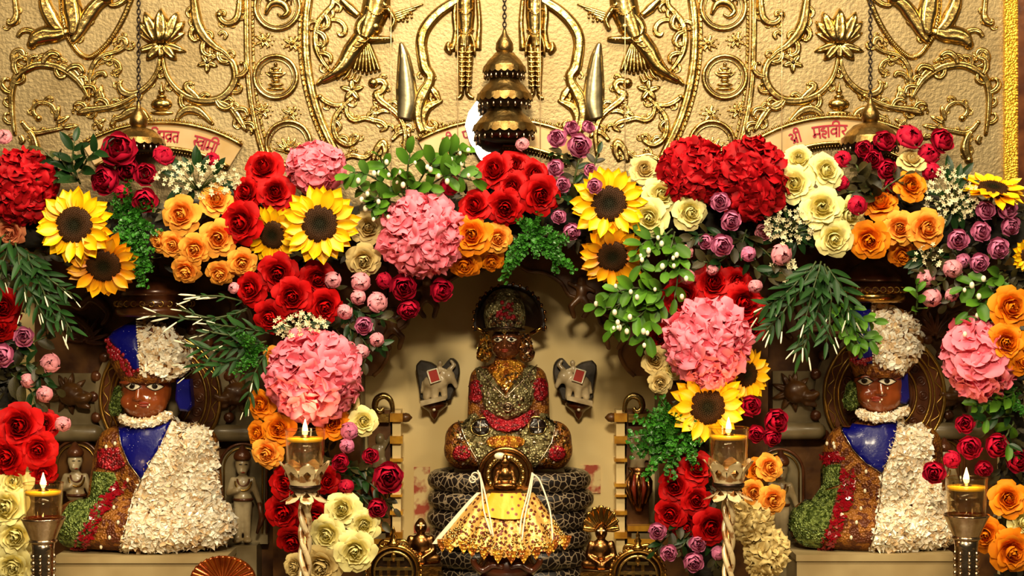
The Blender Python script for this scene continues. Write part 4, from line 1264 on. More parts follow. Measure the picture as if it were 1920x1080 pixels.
# ------------------------------------------------------------------ every bloom: kind colour px py radius tilt_x tilt_y depth(mm) | label
NAMES = {'rose': 'rose', 'peony': 'ranunculus', 'bud': 'rose_bud'}
GROUPS = {'red': 'red roses', 'orange': 'orange roses', 'amber': 'orange roses', 'cream': 'cream roses', 'beige': 'cream roses', 'crimson': 'crimson ranunculus', 'lilac': 'lilac spray roses', 'blush': 'lilac spray roses', 'peach': 'peach roses'}
TABLE = '''
bud blush 8 259 15 .2 .3 0|pink rose bud alone against gold at the left edge
rose peach 22 432 27 -.1 -.5 -20|peach rose under the scarlet hydrangea at the left edge
peony crimson 224 284 33 .1 .3 -20|largest crimson ranunculus, just below the left brass umbrella
peony crimson 240 318 24 .1 -.2 -5|crimson ranunculus right under the largest one on the left
peony crimson 202 338 28 -.3 0 -8|dark crimson ranunculus left of the others under the left umbrella
peony crimson 273 329 22 .2 .2 -18|round crimson ranunculus right of centre in the left crimson bunch
bud crimson 305 295 19 .5 .5 -10|crimson bud sticking up right of the left brass umbrella
bud crimson 230 361 13 0 -.1 -25|small crimson bud lowest left in the left crimson bunch
peony crimson 272 374 24 .2 -.2 -30|open crimson ranunculus above the fern in the left bunch
bud crimson 398 300 12 .1 .4 0|tiny crimson bud above the white sprig on the left
rose orange 342 403 36 -.1 0 -34|largest orange rose in the left cluster, facing forward
rose orange 405 378 31 .2 .3 -22|uppermost orange rose in the left cluster
rose orange 410 446 35 .1 -.1 -34|orange rose next to the big red rose on the left
rose orange 367 466 29 0 -.3 -36|orange rose in the middle of the lower left cluster
rose orange 326 458 26 -.1 -.2 -30|orange rose beside the fern in the left cluster
rose orange 301 452 22 -.5 -.2 -24|leftmost orange rose of the left cluster
rose orange 350 505 27 -.1 -.6 -22|orange rose lowest above the left idol
rose orange 413 510 26 0 -.6 -22|drooping orange rose below the big left orange roses
rose orange 454 491 27 .2 -.3 -30|orange rose just left of the half hidden sunflower
rose red 497 318 36 -.2 .4 -14|red rose highest in the upper left cluster
rose red 465 362 30 -.4 .1 -24|red rose at the left of the upper left cluster
rose red 517 362 33 .1 .1 -34|red rose left of the sunflower below the pink hydrangea
rose red 456 418 41 -.3 -.1 -40|largest red rose, above the half hidden sunflower
rose red 522 512 38 .1 -.1 -44|red rose directly under the half hidden sunflower
rose red 594 522 32 .3 -.1 -32|red rose under the big left centre sunflower
rose red 474 542 31 -.4 -.1 -36|leftmost red rose of the lower left centre cluster
rose red 548 556 37 .1 -.1 -52|middle red rose of the lower left centre cluster
rose red 608 572 32 .3 -.3 -40|red rose right of the white sprig over the pink hydrangea
rose red 508 592 32 -.1 -.3 -44|lowest red rose left of the white sprig over the pink hydrangea
rose red 8 575 36 .1 -.1 -10|red rose at the left edge behind the willow leaves
rose red 2 612 28 .1 -.3 -4|dark red rose at the left edge above the lilac roses
rose beige 688 428 31 .2 .1 -16|beige rose right of the left centre sunflower
rose beige 682 486 32 .1 -.3 -24|cream rose below the beige one near the left centre sunflower
bud blush 625 525 15 -.1 0 -44|pink bud below the left centre sunflower
bud blush 676 528 18 .1 -.2 -40|pale bud under the cream rose left of centre
bud blush 672 557 14 0 -.1 -42|round pale bud middle of the bunch left of the central niche
bud blush 648 584 15 -.2 -.1 -46|rolled pink bud over the upper right of the pink hydrangea
bud blush 706 568 19 .4 .2 -36|tall pale bud with pointed tip beside the crimson blooms
bud blush 440 541 11 -.3 .2 -30|tiny pale bud left of the lower red roses
peony lilac 682 610 19 .1 0 -42|curled pink bloom right of the pink hydrangea top
bud blush 706 636 14 .2 -.2 -40|pale bud lowest right beside the left pink hydrangea
bud blush 678 658 15 0 -.4 -44|drooping pink bud touching the left pink hydrangea
bud crimson 664 676 11 .1 -.4 -40|small dusky bud under the drooping pink bud
bud crimson 722 526 14 -.2 0 -24|small crimson bud left of the hanging crimson bloom
peony crimson 756 537 26 .1 -.1 -38|crimson bloom below the centre pink hydrangea
peony crimson 825 543 23 .4 -.1 -30|crimson bloom hanging nearest the central idol crown
peony crimson 764 576 22 .3 -.5 -26|dim crimson bloom lowest above the elephant bracket
bud crimson 828 484 13 .1 -.1 -40|red bud at the right foot of the centre pink hydrangea
bud crimson 844 350 17 0 .3 -24|dark red tulip bud left of the centre red roses
rose amber 886 441 37 -.1 0 -44|large orange rose beside the centre pink hydrangea
rose orange 932 446 27 .2 -.1 -34|orange rose left of the centre fern
rose amber 872 492 30 -.1 -.6 -12|shaded orange rose under the large centre one
rose amber 922 486 24 .1 -.7 -8|shaded orange rose above the idol crown
rose red 930 322 36 -.3 .3 -20|red rose left below the three-tiered umbrella
rose red 966 316 33 .1 .4 -12|red rose straight below the three-tiered umbrella
rose red 962 352 31 -.1 .1 -34|red rose in the middle of the centre cluster
rose red 893 388 31 -.3 .2 -36|leftmost red rose of the centre cluster
rose red 948 388 35 0 -.2 -44|lowest red rose of the centre cluster
rose red 1012 365 37 .2 -.1 -40|rightmost red rose of the centre cluster
rose red 1000 328 28 .3 .2 -20|red rose under the right side of the umbrella
peony lilac 1046 262 22 -.2 .3 -6|lilac rose left of the topmost lilac bunch
peony lilac 1085 274 27 .1 0 -16|biggest lilac rose right of the three-tiered umbrella
peony lilac 1072 243 18 0 .4 4|lilac rose at the top of the lilac bunch
peony lilac 1101 241 15 .4 .4 4|small lilac rose highest on the right of the lilac bunch
bud blush 980 272 13 -.1 .3 -10|pink bud before the lowest umbrella tier
peony lilac 1044 316 20 -.3 .1 -24|lilac rose over the right of the centre red roses
peony lilac 1054 346 18 .1 -.1 -30|lilac rose half way between red roses and sunflower
peony lilac 1106 320 15 .1 .2 -30|lilac bud at the top left of the right centre sunflower
peony lilac 1116 349 16 -.2 0 -76|lilac bloom lying on the dark disc edge of a sunflower
peony lilac 1048 406 16 -.1 -.1 -34|lilac rose between the fern and the right centre sunflower
peony lilac 1070 433 19 .2 -.3 -36|opened lilac rose left of the lower right centre sunflower
rose beige 1206 320 28 .2 .3 -6|pale cream rose left of the scarlet hydrangeas
rose cream 1238 366 33 .1 .2 -26|cream rose upper middle beside the right centre sunflower
rose cream 1217 408 36 -.1 -.1 -44|largest cream rose touching the right centre sunflower
rose cream 1291 398 33 .3 -.1 -36|cream rose below the left scarlet hydrangea
peony lilac 1350 380 21 -.1 .1 -62|lilac rose on the scarlet hydrangea, upper one
peony lilac 1369 414 23 .1 -.1 -58|lilac rose on the scarlet hydrangea, lower one
peony lilac 1352 459 24 .1 -.1 -46|lilac rose largest below the scarlet hydrangeas
peony lilac 1325 453 17 -.4 0 -34|lilac rose half behind the largest one below the scarlet hydrangeas
bud lilac 1402 476 14 .1 -.1 -38|little lilac bud right of the largest lilac rose
bud blush 1286 473 14 -.1 .1 -34|pale pink bud over the fresh green leaves right of centre
bud blush 1289 517 16 -.2 -.3 -38|pale pink bud among the berries right of centre
bud blush 1463 477 20 .2 -.1 -40|large pale bud under the white sprig right of centre
peony blush 1431 436 18 -.2 .1 -18|pale lilac bloom left of the white sprig right of centre
bud blush 1335 505 11 .1 -.5 -36|tiny pale bud above the shaded red roses right of centre
bud blush 1416 535 14 0 -.4 -48|pale bell bud beside the willow leaves right of centre
rose cream 1498 302 31 -.1 .4 -14|cream rose highest right of the scarlet hydrangeas
rose cream 1491 346 36 -.3 .1 -30|cream rose pressed against the right scarlet hydrangea
rose cream 1546 322 33 .2 .2 -26|cream rose upper right of the right cream cluster
rose cream 1540 390 38 -.1 .1 -44|cream rose in the middle of the right cream cluster
rose cream 1588 402 34 .3 -.1 -32|cream rose with the crimson bud on it
rose cream 1563 446 35 0 -.2 -42|lowest cream rose of the right cream cluster
bud crimson 1580 300 15 -.3 .2 -18|small crimson bud left of the olive leaf on the right
bud crimson 1606 386 17 0 .1 -62|crimson bud lying on a cream rose
bud crimson 1577 344 13 -.2 0 -14|crimson bud under the olive leaf on the right
peony crimson 1620 281 18 -.2 .1 -24|crimson bloom lower left under the right umbrella
peony crimson 1657 268 22 0 .4 -14|crimson bloom tucked under the right brass umbrella
peony crimson 1637 300 19 -.2 .1 -28|crimson bloom in the upper middle of the right bunch
peony crimson 1661 318 20 .1 0 -30|crimson bloom in the centre of the right bunch
peony crimson 1672 346 20 .1 -.2 -20|dark crimson bloom lowest in the right bunch
bud crimson 1703 261 22 .1 .5 -10|crimson bud raised on a long stem right of the right umbrella
peony crimson 1762 267 24 .3 .3 -8|rightmost large crimson bloom against the gold
bud crimson 1741 291 18 -.1 .2 -6|crimson bud below the rightmost large crimson bloom
bud crimson 1746 322 16 -.2 0 -14|crimson bud left of the right white sprig
rose beige 1708 304 26 0 .9 -14|pale cream rose seen from behind on the right
rose amber 1706 350 29 .1 .2 -34|orange rose highest in the right cluster
rose amber 1650 384 33 -.2 .6 -22|orange rose turned away beneath the dark crimson blooms
rose amber 1630 449 37 -.2 -.2 -40|orange rose lower left of the right cluster
rose orange 1686 428 32 -.1 0 -40|orange rose in the middle of the right cluster
rose orange 1734 428 36 .2 0 -46|open orange rose rightmost in the right cluster
rose amber 1690 474 26 0 -.6 -10|shaded orange rose under the right cluster
peony lilac 1847 396 21 -.1 .2 -34|lilac rose below the edge-on sunflower, left one
peony lilac 1886 394 23 .1 .2 -40|lilac rose below the edge-on sunflower, right one
peony lilac 1891 422 22 .2 -.2 -30|lilac rose under the right one below the edge-on sunflower
peony lilac 1796 449 24 -.2 -.1 -42|leftmost open lilac rose on the right
peony lilac 1838 435 22 0 .1 -44|lilac rose in the middle of the right lilac bunch
peony lilac 1869 465 23 .1 -.1 -44|lilac rose lower right in the right lilac bunch
peony lilac 1834 491 22 0 -.2 -42|lowest open lilac rose in the right lilac bunch
bud blush 1786 502 18 -.2 -.3 -38|pale bud under the leftmost open lilac rose
bud lilac 1804 488 14 .1 -.2 -30|dusky bud between two lilac roses on the right
bud blush 1736 521 17 -.3 -.2 -34|pale bud above the right idol flaked crown
bud blush 1746 556 19 -.2 -.5 -38|pale bud lowest above the right idol
bud blush 1783 551 14 .2 -.4 -34|thin pale bud by the right fresh green leaves
rose amber 1892 577 39 .1 .1 -84|orange rose upper of three at the right edge
rose amber 1886 642 36 -.1 0 -92|orange rose middle of three at the right edge
rose amber 1914 672 30 .3 -.2 -80|orange rose lowest of three at the right edge
bud blush 1848 590 14 -.2 0 -30|pale bud above the right edge pink hydrangea
peony crimson 1810 796 19 -.3 .2 -36|crimson bloom highest in the lower right bunch
peony crimson 1818 838 22 -.2 0 -44|crimson bloom above the right glass lamp
peony crimson 1866 836 24 .1 .1 -44|crimson bloom right of the right lamp flame
peony crimson 1903 862 24 .2 0 -38|crimson bloom at the right edge
peony crimson 1752 885 23 -.3 0 -30|crimson bloom against the white flakes of the right idol
bud crimson 1784 862 15 -.1 .1 -30|small crimson bud left of the right lamp flame
peony crimson 1842 876 18 .1 -.3 -26|dim crimson bloom just right of the right glass lamp rim
rose amber 1889 936 36 -.1 .2 -40|upper orange rose behind the right glass lamp
rose amber 1848 1000 34 -.3 -.1 -34|shaded orange rose close behind the right lamp cup
rose amber 1894 1032 40 .1 -.1 -44|big orange rose in the lower right corner
rose cream 1916 978 28 .2 .1 -36|yellow rose at the lower right edge
peony lilac 46 633 22 .1 .2 -30|lilac rose highest on the left edge
peony lilac 8 667 26 -.1 .1 -30|lilac rose cut by the left edge
bud blush 95 682 18 .2 .2 -24|pale bud rightmost below the left willow leaves
bud blush 54 713 14 -.1 -.1 -30|pale bud in the middle of the left edge bunch
bud blush 85 738 15 .1 -.1 -34|rolled pale bud above the left red roses
bud blush 118 794 15 .2 -.2 -30|pale bud hanging by the left marble cushion
rose red 38 800 42 .1 .1 -40|upper red rose on the left edge
rose red 72 842 36 .2 -.1 -44|red rose beside the left attendant figure
rose red 18 856 38 -.2 -.1 -40|red rose lowest at the left edge
rose red 82 884 26 .2 -.4 -24|dark red rose behind the left lamp flame
rose red 82 796 28 .4 .2 -20|dark red rose right of the upper left edge one
rose cream 28 906 33 .1 .3 -34|top cream rose behind the left glass lamp
rose cream 16 952 40 -.1 .1 -44|large cream rose left of the left glass lamp
rose cream 30 1004 38 .1 -.1 -44|cream rose left of the left lamp cup
rose cream 28 1060 36 0 -.2 -40|cream rose in the lower left corner
rose orange 512 668 20 -.4 .1 -34|orange rose at the left of the big left pink hydrangea
rose amber 492 758 28 -.3 0 -36|orange rose lower left of the big left pink hydrangea
rose amber 524 804 33 -.1 .1 -44|orange rose touching the left centre glass
rose amber 486 812 24 -.4 0 -30|outermost orange rose left of the left centre lamp
rose orange 503 848 29 -.2 -.2 -40|lowest orange rose left of the left centre lamp
rose amber 622 792 32 .2 0 -36|orange rose behind the left centre flame
rose beige 652 762 24 .3 0 -24|beige rose lower right of the big left pink hydrangea
rose cream 680 790 28 .3 .1 -28|cream rose left of the carved pillar
bud lilac 655 808 16 .1 .1 -40|lilac bud right of the left centre lamp, upper
bud lilac 651 835 14 0 -.1 -40|lilac bud right of the left centre lamp, lower
peony crimson 640 868 17 -.1 .2 -40|crimson bloom right of the left centre glass
peony crimson 695 856 16 .1 .3 -30|crimson bud left of the carved pillar
peony crimson 728 896 29 .1 .1 -44|large crimson bloom before the left carved pillar
peony crimson 707 951 19 .1 -.1 -38|crimson bloom above the round brass frame on the left
bud crimson 650 910 13 0 -.3 -26|dark crimson bud below the other left centre blooms
rose red 540 905 32 -.3 .1 -26|red rose left of the left centre lotus holder
rose red 534 958 36 -.2 -.2 -14|dark red rose low behind the left twisted stand
rose red 592 968 34 .1 -.2 -10|dark red rose right of the left twisted stand
rose red 550 1010 30 -.1 -.5 -6|dark red rose lowest beside the left twisted stand
rose red 612 900 26 .3 0 -14|red rose between left lotus holder and crimson blooms
rose cream 644 956 33 -.1 .2 -34|topmost cream rose in the lower left centre cluster
rose cream 616 1002 36 -.2 0 -40|cream rose right of the left twisted stand
rose cream 682 985 31 .2 .1 -36|cream rose by the round brass frame
rose cream 666 1032 38 .1 -.1 -48|largest cream rose in the lower left centre cluster
rose beige 604 1058 38 -.1 -.3 -36|beige rose at the bottom right of the left twisted stand
rose beige 556 1062 24 -.5 -.1 -20|beige rose at the bottom left of the left twisted stand
rose red 1282 556 38 -.2 0 -10|red rose left behind the right pink hydrangea
rose red 1392 570 42 .2 .1 -20|red rose right behind the right pink hydrangea
rose red 1336 532 36 0 .2 -14|shaded red rose above the right pink hydrangea
rose red 1240 632 24 -.3 0 -24|small red rose left of the right pink hydrangea
rose red 1408 610 30 .3 -.2 -16|dark red rose lower right of the right pink hydrangea
rose red 1380 528 28 .2 .2 -8|dark red rose below the lilac buds right of centre
rose beige 1230 676 25 -.2 .1 -34|beige rose left of the right pink hydrangea, upper
rose cream 1258 690 24 .1 0 -34|cream rose between beige rose and right pink hydrangea
rose beige 1238 716 22 -.1 -.2 -36|beige rose left of the right pink hydrangea, lowest
peony crimson 1405 762 22 .1 .2 -36|crimson bloom below the partly hidden sunflower
peony crimson 1451 790 25 .3 .1 -40|crimson bloom pointing at the right idol
peony crimson 1418 812 17 -.1 -.1 -36|crimson bloom nearest the right centre flame
peony crimson 1446 818 18 .2 -.2 -40|crimson bloom lowest right of the right centre lamp
rose red 1304 878 32 .1 .2 -36|red rose topmost below the right fern
rose red 1266 912 30 -.2 .1 -36|red rose left in the lower right centre cluster
rose red 1304 936 28 .1 0 -40|red rose middle in the lower right centre cluster
rose red 1258 962 30 -.2 -.1 -34|red rose above the lilac roses right of centre
rose red 1330 986 33 .2 -.1 -44|red rose left of the right twisted stand
rose red 1284 984 24 0 -.4 -20|dark red rose behind the lower right centre cluster
peony lilac 1234 996 19 -.2 .1 -40|lilac rose by the right brass frame, uppermost
peony lilac 1254 1036 19 -.1 0 -44|lilac rose close to the right brass frame, lower
peony lilac 1307 1018 19 .1 .1 -44|lilac rose under the lower red roses right of centre
peony lilac 1300 1052 22 0 -.1 -48|largest lilac rose at the bottom right of centre
bud lilac 1345 1036 14 .2 0 -36|lilac bud left of the right twisted stand
rose orange 1440 876 26 .3 .1 -34|orange rose uppermost right of the right lotus holder
rose orange 1412 922 22 .1 0 -40|orange rose against the right lotus holder
rose orange 1446 936 28 .3 -.1 -40|orange rose lowest right of the right lotus holder
rose amber 1416 880 22 .2 .1 -24|shaded orange rose right of the right centre glass
rose amber 1310 806 22 -.2 0 -16|shaded orange rose left of the right centre glass
'''
for ln in TABLE.strip().split('\n'):
    a, lab = ln.split('|'); k, c, *n = a.split(); n = [float(x) for x in n]
    rose(k, c, *n, lab, NAMES[k], GROUPS[c] + ' in the garland')

sunflower(140, 423, 76, -.05, .05, -66, 'large yellow sunflower facing forward at the far left')
sunflower(194, 497, 70, .1, -.45, -44, 'amber sunflower drooping below the far left one', YELO)
sunflower(600, 420, 76, .05, 0, -72, 'large yellow sunflower left of centre below a pink hydrangea')
sunflower(512, 440, 58, -.3, -.25, -30, 'sunflower half hidden behind red roses and another sunflower')
sunflower(1142, 382, 74, -.05, .05, -52, 'large yellow sunflower right of centre with a lilac bloom on it')
sunflower(1148, 480, 66, 0, -.4, -40, 'sunflower tilted down right of centre under another sunflower', YELO)
sunflower(1862, 356, 66, .1, 1.9, -24, 'sunflower seen edge-on at the upper right')
sunflower(1926, 478, 34, .3, -.1, -40, 'yellow sunflower cut by the right edge')
sunflower(1326, 762, 74, 0, -.15, -60, 'sunflower above the right centre lamp flame')
sunflower(1398, 702, 54, .5, -.1, -36, 'small sunflower peeping out right of the right pink hydrangea')

PINKS = 'pink hydrangea heads'; REDS = 'scarlet hydrangea heads'
hydrangea('pink', 592, 314, 58, 1.0, .85, 0, .15, -20, 'pink hydrangea uppermost, over the left centre sunflower', 46, .7, PINKS)
hydrangea('pink', 792, 440, 80, 1.0, .98, 0, 0, -40, 'pink hydrangea left of the centre orange roses', 66, 1.3, PINKS)
hydrangea('pink', 590, 704, 90, 1.02, .98, 0, .05, -60, 'largest pink hydrangea, above the left centre lamp', 74, 1.0, PINKS)
hydrangea('pink', 1326, 640, 84, .98, .98, .05, .1, -72, 'pink hydrangea above a sunflower right of the central niche', 66, 1.3, PINKS)
hydrangea('pink', 1330, 702, 34, .9, .75, 0, -.3, -92, 'small pink hydrangea tuft hanging over a sunflower disc', 26, 1.0, PINKS)
hydrangea('pink', 1838, 672, 80, .82, 1.02, -.1, 0, -44, 'pink hydrangea near the right edge', 62, .7, PINKS)
hydrangea('redh', 40, 352, 74, .95, 1.0, 0, .1, -24, 'scarlet hydrangea at the far left', 60, 1.0, REDS)
hydrangea('redh', 1298, 324, 70, 1.0, .92, -.1, .15, -20, 'left one of two scarlet hydrangeas side by side', 60, .9, REDS)
hydrangea('redh', 1408, 336, 78, .85, 1.08, .05, .1, -30, 'right one of two scarlet hydrangeas side by side', 66, .9, REDS)
hydrangea('beige', 1408, 976, 50, .8, .9, .1, .1, -24, 'drooping cream flower spike right of the right twisted stand, upper head', 34, 1.3, 'cream drooping heads')
hydrangea('beige', 1436, 1036, 52, .75, 1.05, .2, 0, -20, 'drooping cream flower spike at the bottom, lower head', 34, 1.3, 'cream drooping heads')

WL = ['willow', 'willow2']; RL = ['round', 'round2']
spray('willow_spray', 'dark pointed leaf spray above the far left sunflower', 'leafy sprays', [[(150, 345), (140, 310), (146, 268)], [(140, 330), (115, 308), (92, 288)], [(150, 325), (170, 298), (196, 280)], [(130, 340), (108, 330), (88, 322)]], ['dark'], 50, 24, -10, 50, seed=2)
spray('willow_spray', 'long willow spray with white buds hanging at the far left', 'leafy sprays', [[(20, 450), (10, 500), (2, 555)], [(30, 455), (45, 510), (60, 570)], [(50, 470), (80, 530), (112, 600)], [(60, 480), (95, 520), (140, 550)], [(40, 480), (60, 540), (96, 600)], [(10, 440), (-5, 470), (-10, 510)], [(70, 520), (110, 570), (142, 622)]], WL, 46, 19, -46, 40, buds=2, budL=24, seed=3)
spray('willow_spray', 'willow spray with white buds beside the left idol crown', 'leafy sprays', [[(500, 640), (450, 650), (410, 656), (375, 650)], [(498, 650), (450, 672), (412, 684), (378, 684)], [(505, 625), (460, 615), (420, 610)], [(500, 660), (480, 700), (470, 745)], [(495, 645), (450, 632), (400, 622)]], WL, 46, 20, -40, 36, buds=3, budL=20, seed=4)
spray('willow_spray', 'thin bare spray with white buds over the left idol crown', 'leafy sprays', [[(470, 570), (420, 556), (366, 556)], [(462, 582), (400, 596), (340, 578)], [(470, 575), (400, 600), (300, 590)]], ['willow'], 22, 50, -20, 30, buds=5, budL=30, seed=14, tiplf=False)
spray('willow_spray', 'willow spray with white buds left of the right idol crown', 'leafy sprays', [[(1530, 490), (1500, 540), (1460, 590), (1430, 620)], [(1540, 490), (1520, 550), (1500, 620)], [(1545, 495), (1555, 560), (1545, 640)], [(1520, 500), (1470, 550), (1430, 575)], [(1550, 500), (1580, 550), (1590, 590)], [(1540, 510), (1530, 580), (1500, 660)]], WL, 50, 18, -46, 40, buds=3, budL=26, seed=5)
spray('leafy_spray', 'glossy green spray before the blue crown of the right idol', 'leafy sprays', [[(1570, 560), (1580, 610), (1590, 640)], [(1590, 570), (1615, 600), (1632, 602)], [(1585, 580), (1600, 630), (1605, 650)], [(1580, 590), (1610, 630), (1636, 640)]], RL, 34, 22, -40, 50, seed=6)
spray('leafy_spray', 'fresh green spray with white berries left of centre', 'leafy sprays', [[(760, 375), (720, 345), (680, 325), (655, 330)], [(760, 370), (735, 330), (715, 300)], [(770, 370), (800, 320), (830, 295), (880, 320)], [(765, 375), (765, 330), (770, 290)], [(790, 360), (840, 330), (885, 340)], [(740, 380), (700, 370), (670, 350)], [(800, 330), (850, 290), (870, 285)], [(720, 385), (700, 380), (720, 400)]], RL, 46, 30, -30, 50, berries=3, seed=7)
spray('leafy_spray', 'fresh green spray with berries under the largest cream rose', 'leafy sprays', [[(1260, 430), (1225, 460), (1200, 490), (1205, 510)], [(1265, 435), (1255, 470), (1245, 510)], [(1250, 440), (1215, 450), (1190, 470)], [(1260, 450), (1270, 500), (1262, 560)]], RL, 42, 30, -40, 50, berries=3, seed=8)
spray('leafy_spray', 'fresh green spray with berries hanging beside the central niche', 'leafy sprays', [[(1240, 540), (1190, 555), (1150, 575), (1118, 575)], [(1240, 550), (1200, 590), (1160, 610)], [(1245, 555), (1220, 610), (1205, 645)], [(1250, 545), (1190, 540), (1140, 552)], [(1240, 560), (1180, 600), (1150, 620)]], RL, 46, 30, -40, 50, berries=3, seed=9)
spray('leafy_spray', 'fresh green spray with berries under the right lilac roses', 'leafy sprays', [[(1890, 520), (1850, 550), (1810, 585)], [(1890, 530), (1870, 580), (1830, 610), (1800, 625)], [(1880, 510), (1840, 530), (1800, 540)]], RL, 46, 30, -36, 50, berries=3, seed=10)
spray('leafy_spray', 'two broad green leaves beside the right idol flaked crown', 'leafy sprays', [[(1716, 590), (1716, 560), (1712, 535)]], RL, 34, 26, -30, 45, seed=11)
spray('leafy_spray', 'dark green leaves among the lower right crimson blooms', 'leafy sprays', [[(1900, 780), (1860, 780), (1830, 790)], [(1900, 790), (1880, 820), (1890, 840)], [(1890, 760), (1850, 752), (1820, 760)], [(1905, 730), (1880, 745), (1850, 750)]], ['dark', 'round2'], 42, 22, -30, 45, seed=12)
spray('leafy_spray', 'olive leaves around the left edge lilac buds', 'leafy sprays', [[(20, 690), (60, 680), (90, 705)], [(20, 700), (60, 730), (80, 770)], [(30, 700), (70, 700), (110, 730)], [(30, 650), (70, 640), (110, 620)]], ['olive', 'dark'], 40, 24, -6, 45, seed=13)
spray('leafy_spray', 'olive leaves below the crimson bunch on the right', 'leafy sprays', [[(1640, 370), (1615, 345), (1600, 310)], [(1640, 370), (1660, 350), (1690, 330)], [(1640, 375), (1620, 360), (1585, 362)]], ['olive'], 44, 26, -20, 45, seed=15)
spray('leafy_spray', 'dark leaves around the lilac roses right of the umbrella', 'leafy sprays', [[(1085, 390), (1075, 350), (1085, 300)], [(1085, 390), (1100, 350), (1120, 290)], [(1080, 380), (1060, 370), (1040, 375)], [(1080, 310), (1070, 295), (1040, 290)]], ['olive', 'dark'], 36, 22, -4, 45, seed=16)
spray('leafy_spray', 'olive leaves below the scarlet hydrangeas', 'leafy sprays', [[(1400, 430), (1390, 470), (1420, 510), (1450, 520)], [(1390, 440), (1350, 490), (1310, 490)], [(1395, 440), (1430, 470), (1460, 500)], [(1390, 450), (1320, 440), (1290, 450)]], ['olive', 'dark'], 38, 22, -8, 45, seed=17)
spray('leafy_spray', 'olive leaves among the pale buds left of the central niche', 'leafy sprays', [[(650, 560), (690, 590), (730, 600)], [(655, 570), (690, 630), (720, 650)], [(650, 580), (660, 630), (650, 660)], [(650, 600), (690, 650), (680, 690)]], ['olive', 'dark'], 34, 22, -14, 45, seed=18)
spray('leafy_spray', 'dark leaves among the crimson blooms left of the carved pillar', 'leafy sprays', [[(640, 890), (690, 900), (740, 950)], [(640, 900), (680, 930), (720, 975)], [(640, 880), (670, 875), (700, 885)], [(650, 920), (640, 940), (650, 955)]], ['olive', 'dark'], 36, 24, 2, 45, seed=19)
spray('leafy_spray', 'dark leaves below the lower red roses right of centre', 'leafy sprays', [[(1300, 960), (1290, 1000), (1270, 1030)], [(1310, 970), (1330, 1010), (1340, 1060)], [(1290, 960), (1260, 990), (1225, 1030)]], ['olive', 'dark'], 34, 24, -10, 45, seed=20)
spray('leafy_spray', 'small khaki leaves among the pale buds near the right idol', 'leafy sprays', [[(1790, 470), (1770, 520), (1740, 540)], [(1790, 470), (1800, 520), (1770, 570)], [(1790, 460), (1740, 500), (1715, 515)]], ['olive'], 32, 22, -14, 45, seed=21)

fern('dense green fern right of the far left sunflowers', [(230, 400, 215, 370), (240, 400, 250, 350), (245, 400, 290, 380), (240, 410, 215, 440), (250, 410, 300, 430), (250, 420, 280, 470), (245, 420, 235, 470), (255, 440, 262, 500), (265, 470, 272, 545), (250, 400, 270, 440), (225, 410, 205, 400), (262, 480, 290, 510)], -26, 1)
fern('dense green fern above the central idol crown', [(990, 430, 960, 400), (1000, 430, 1010, 395), (1005, 440, 960, 450), (1010, 440, 1040, 420), (1020, 450, 1070, 450), (1010, 450, 1000, 490), (1020, 455, 1050, 495), (990, 450, 960, 480), (1030, 470, 1068, 500), (985, 460, 945, 520), (1000, 445, 1030, 470), (1040, 470, 1045, 510)], -34, 2)
fern('dense green fern left of the right centre sunflower and lamp', [(1270, 800, 1240, 740), (1265, 805, 1215, 760), (1260, 815, 1180, 820), (1260, 825, 1190, 850), (1262, 830, 1210, 885), (1270, 835, 1250, 890), (1280, 830, 1300, 870), (1280, 815, 1312, 830), (1275, 800, 1280, 750), (1265, 815, 1230, 800), (1265, 825, 1235, 850), (1280, 820, 1300, 790), (1262, 800, 1195, 790)], -46, 3)
fern('small green fern among the willow leaves near the left pink hydrangea', [(470, 650, 450, 625), (475, 655, 500, 640), (475, 660, 490, 690), (470, 660, 450, 690), (472, 655, 465, 635)], -60, 4)
fern('green fern under the right edge pink hydrangea', [(1880, 740, 1850, 730), (1885, 745, 1910, 730), (1885, 750, 1860, 775), (1890, 750, 1915, 770), (1880, 745, 1835, 745)], -30, 5)

gyp('spray of tiny white flowers above the left orange roses', 372, 336, 82, 36, 95, -30, 1)
gyp('spray of tiny white flowers over the largest pink hydrangea', 562, 610, 50, 26, 70, -66, 2)
gyp('spray of tiny white flowers left of the right cream cluster', 1480, 424, 52, 38, 85, -40, 3)
gyp('small spray of tiny white flowers below the large pale bud', 1470, 505, 26, 22, 26, -24, 4)
gyp('spray of tiny white flowers left of the edge-on sunflower', 1784, 366, 50, 56, 105, -30, 5)
gyp('small spray of tiny white flowers under the right orange cluster', 1740, 480, 28, 24, 28, -40, 6)

# ================================================================== NICHES, IDOLS, LAMPS
def circ(x, y, rx, ry=None, n=14):
    ry = ry or rx; return [(x + rx * cos(2 * pi * k / n), y + ry * sin(2 * pi * k / n)) for k in range(n)]
def almond(x0, x1, y, up, dn, n=8):
    top = [(x0 + (x1 - x0) * i / n, y - up * sin(pi * i / n)) for i in range(n)]; bot = [(x1 - (x1 - x0) * i / n, y + dn * sin(pi * i / n)) for i in range(n)]
    return top + bot

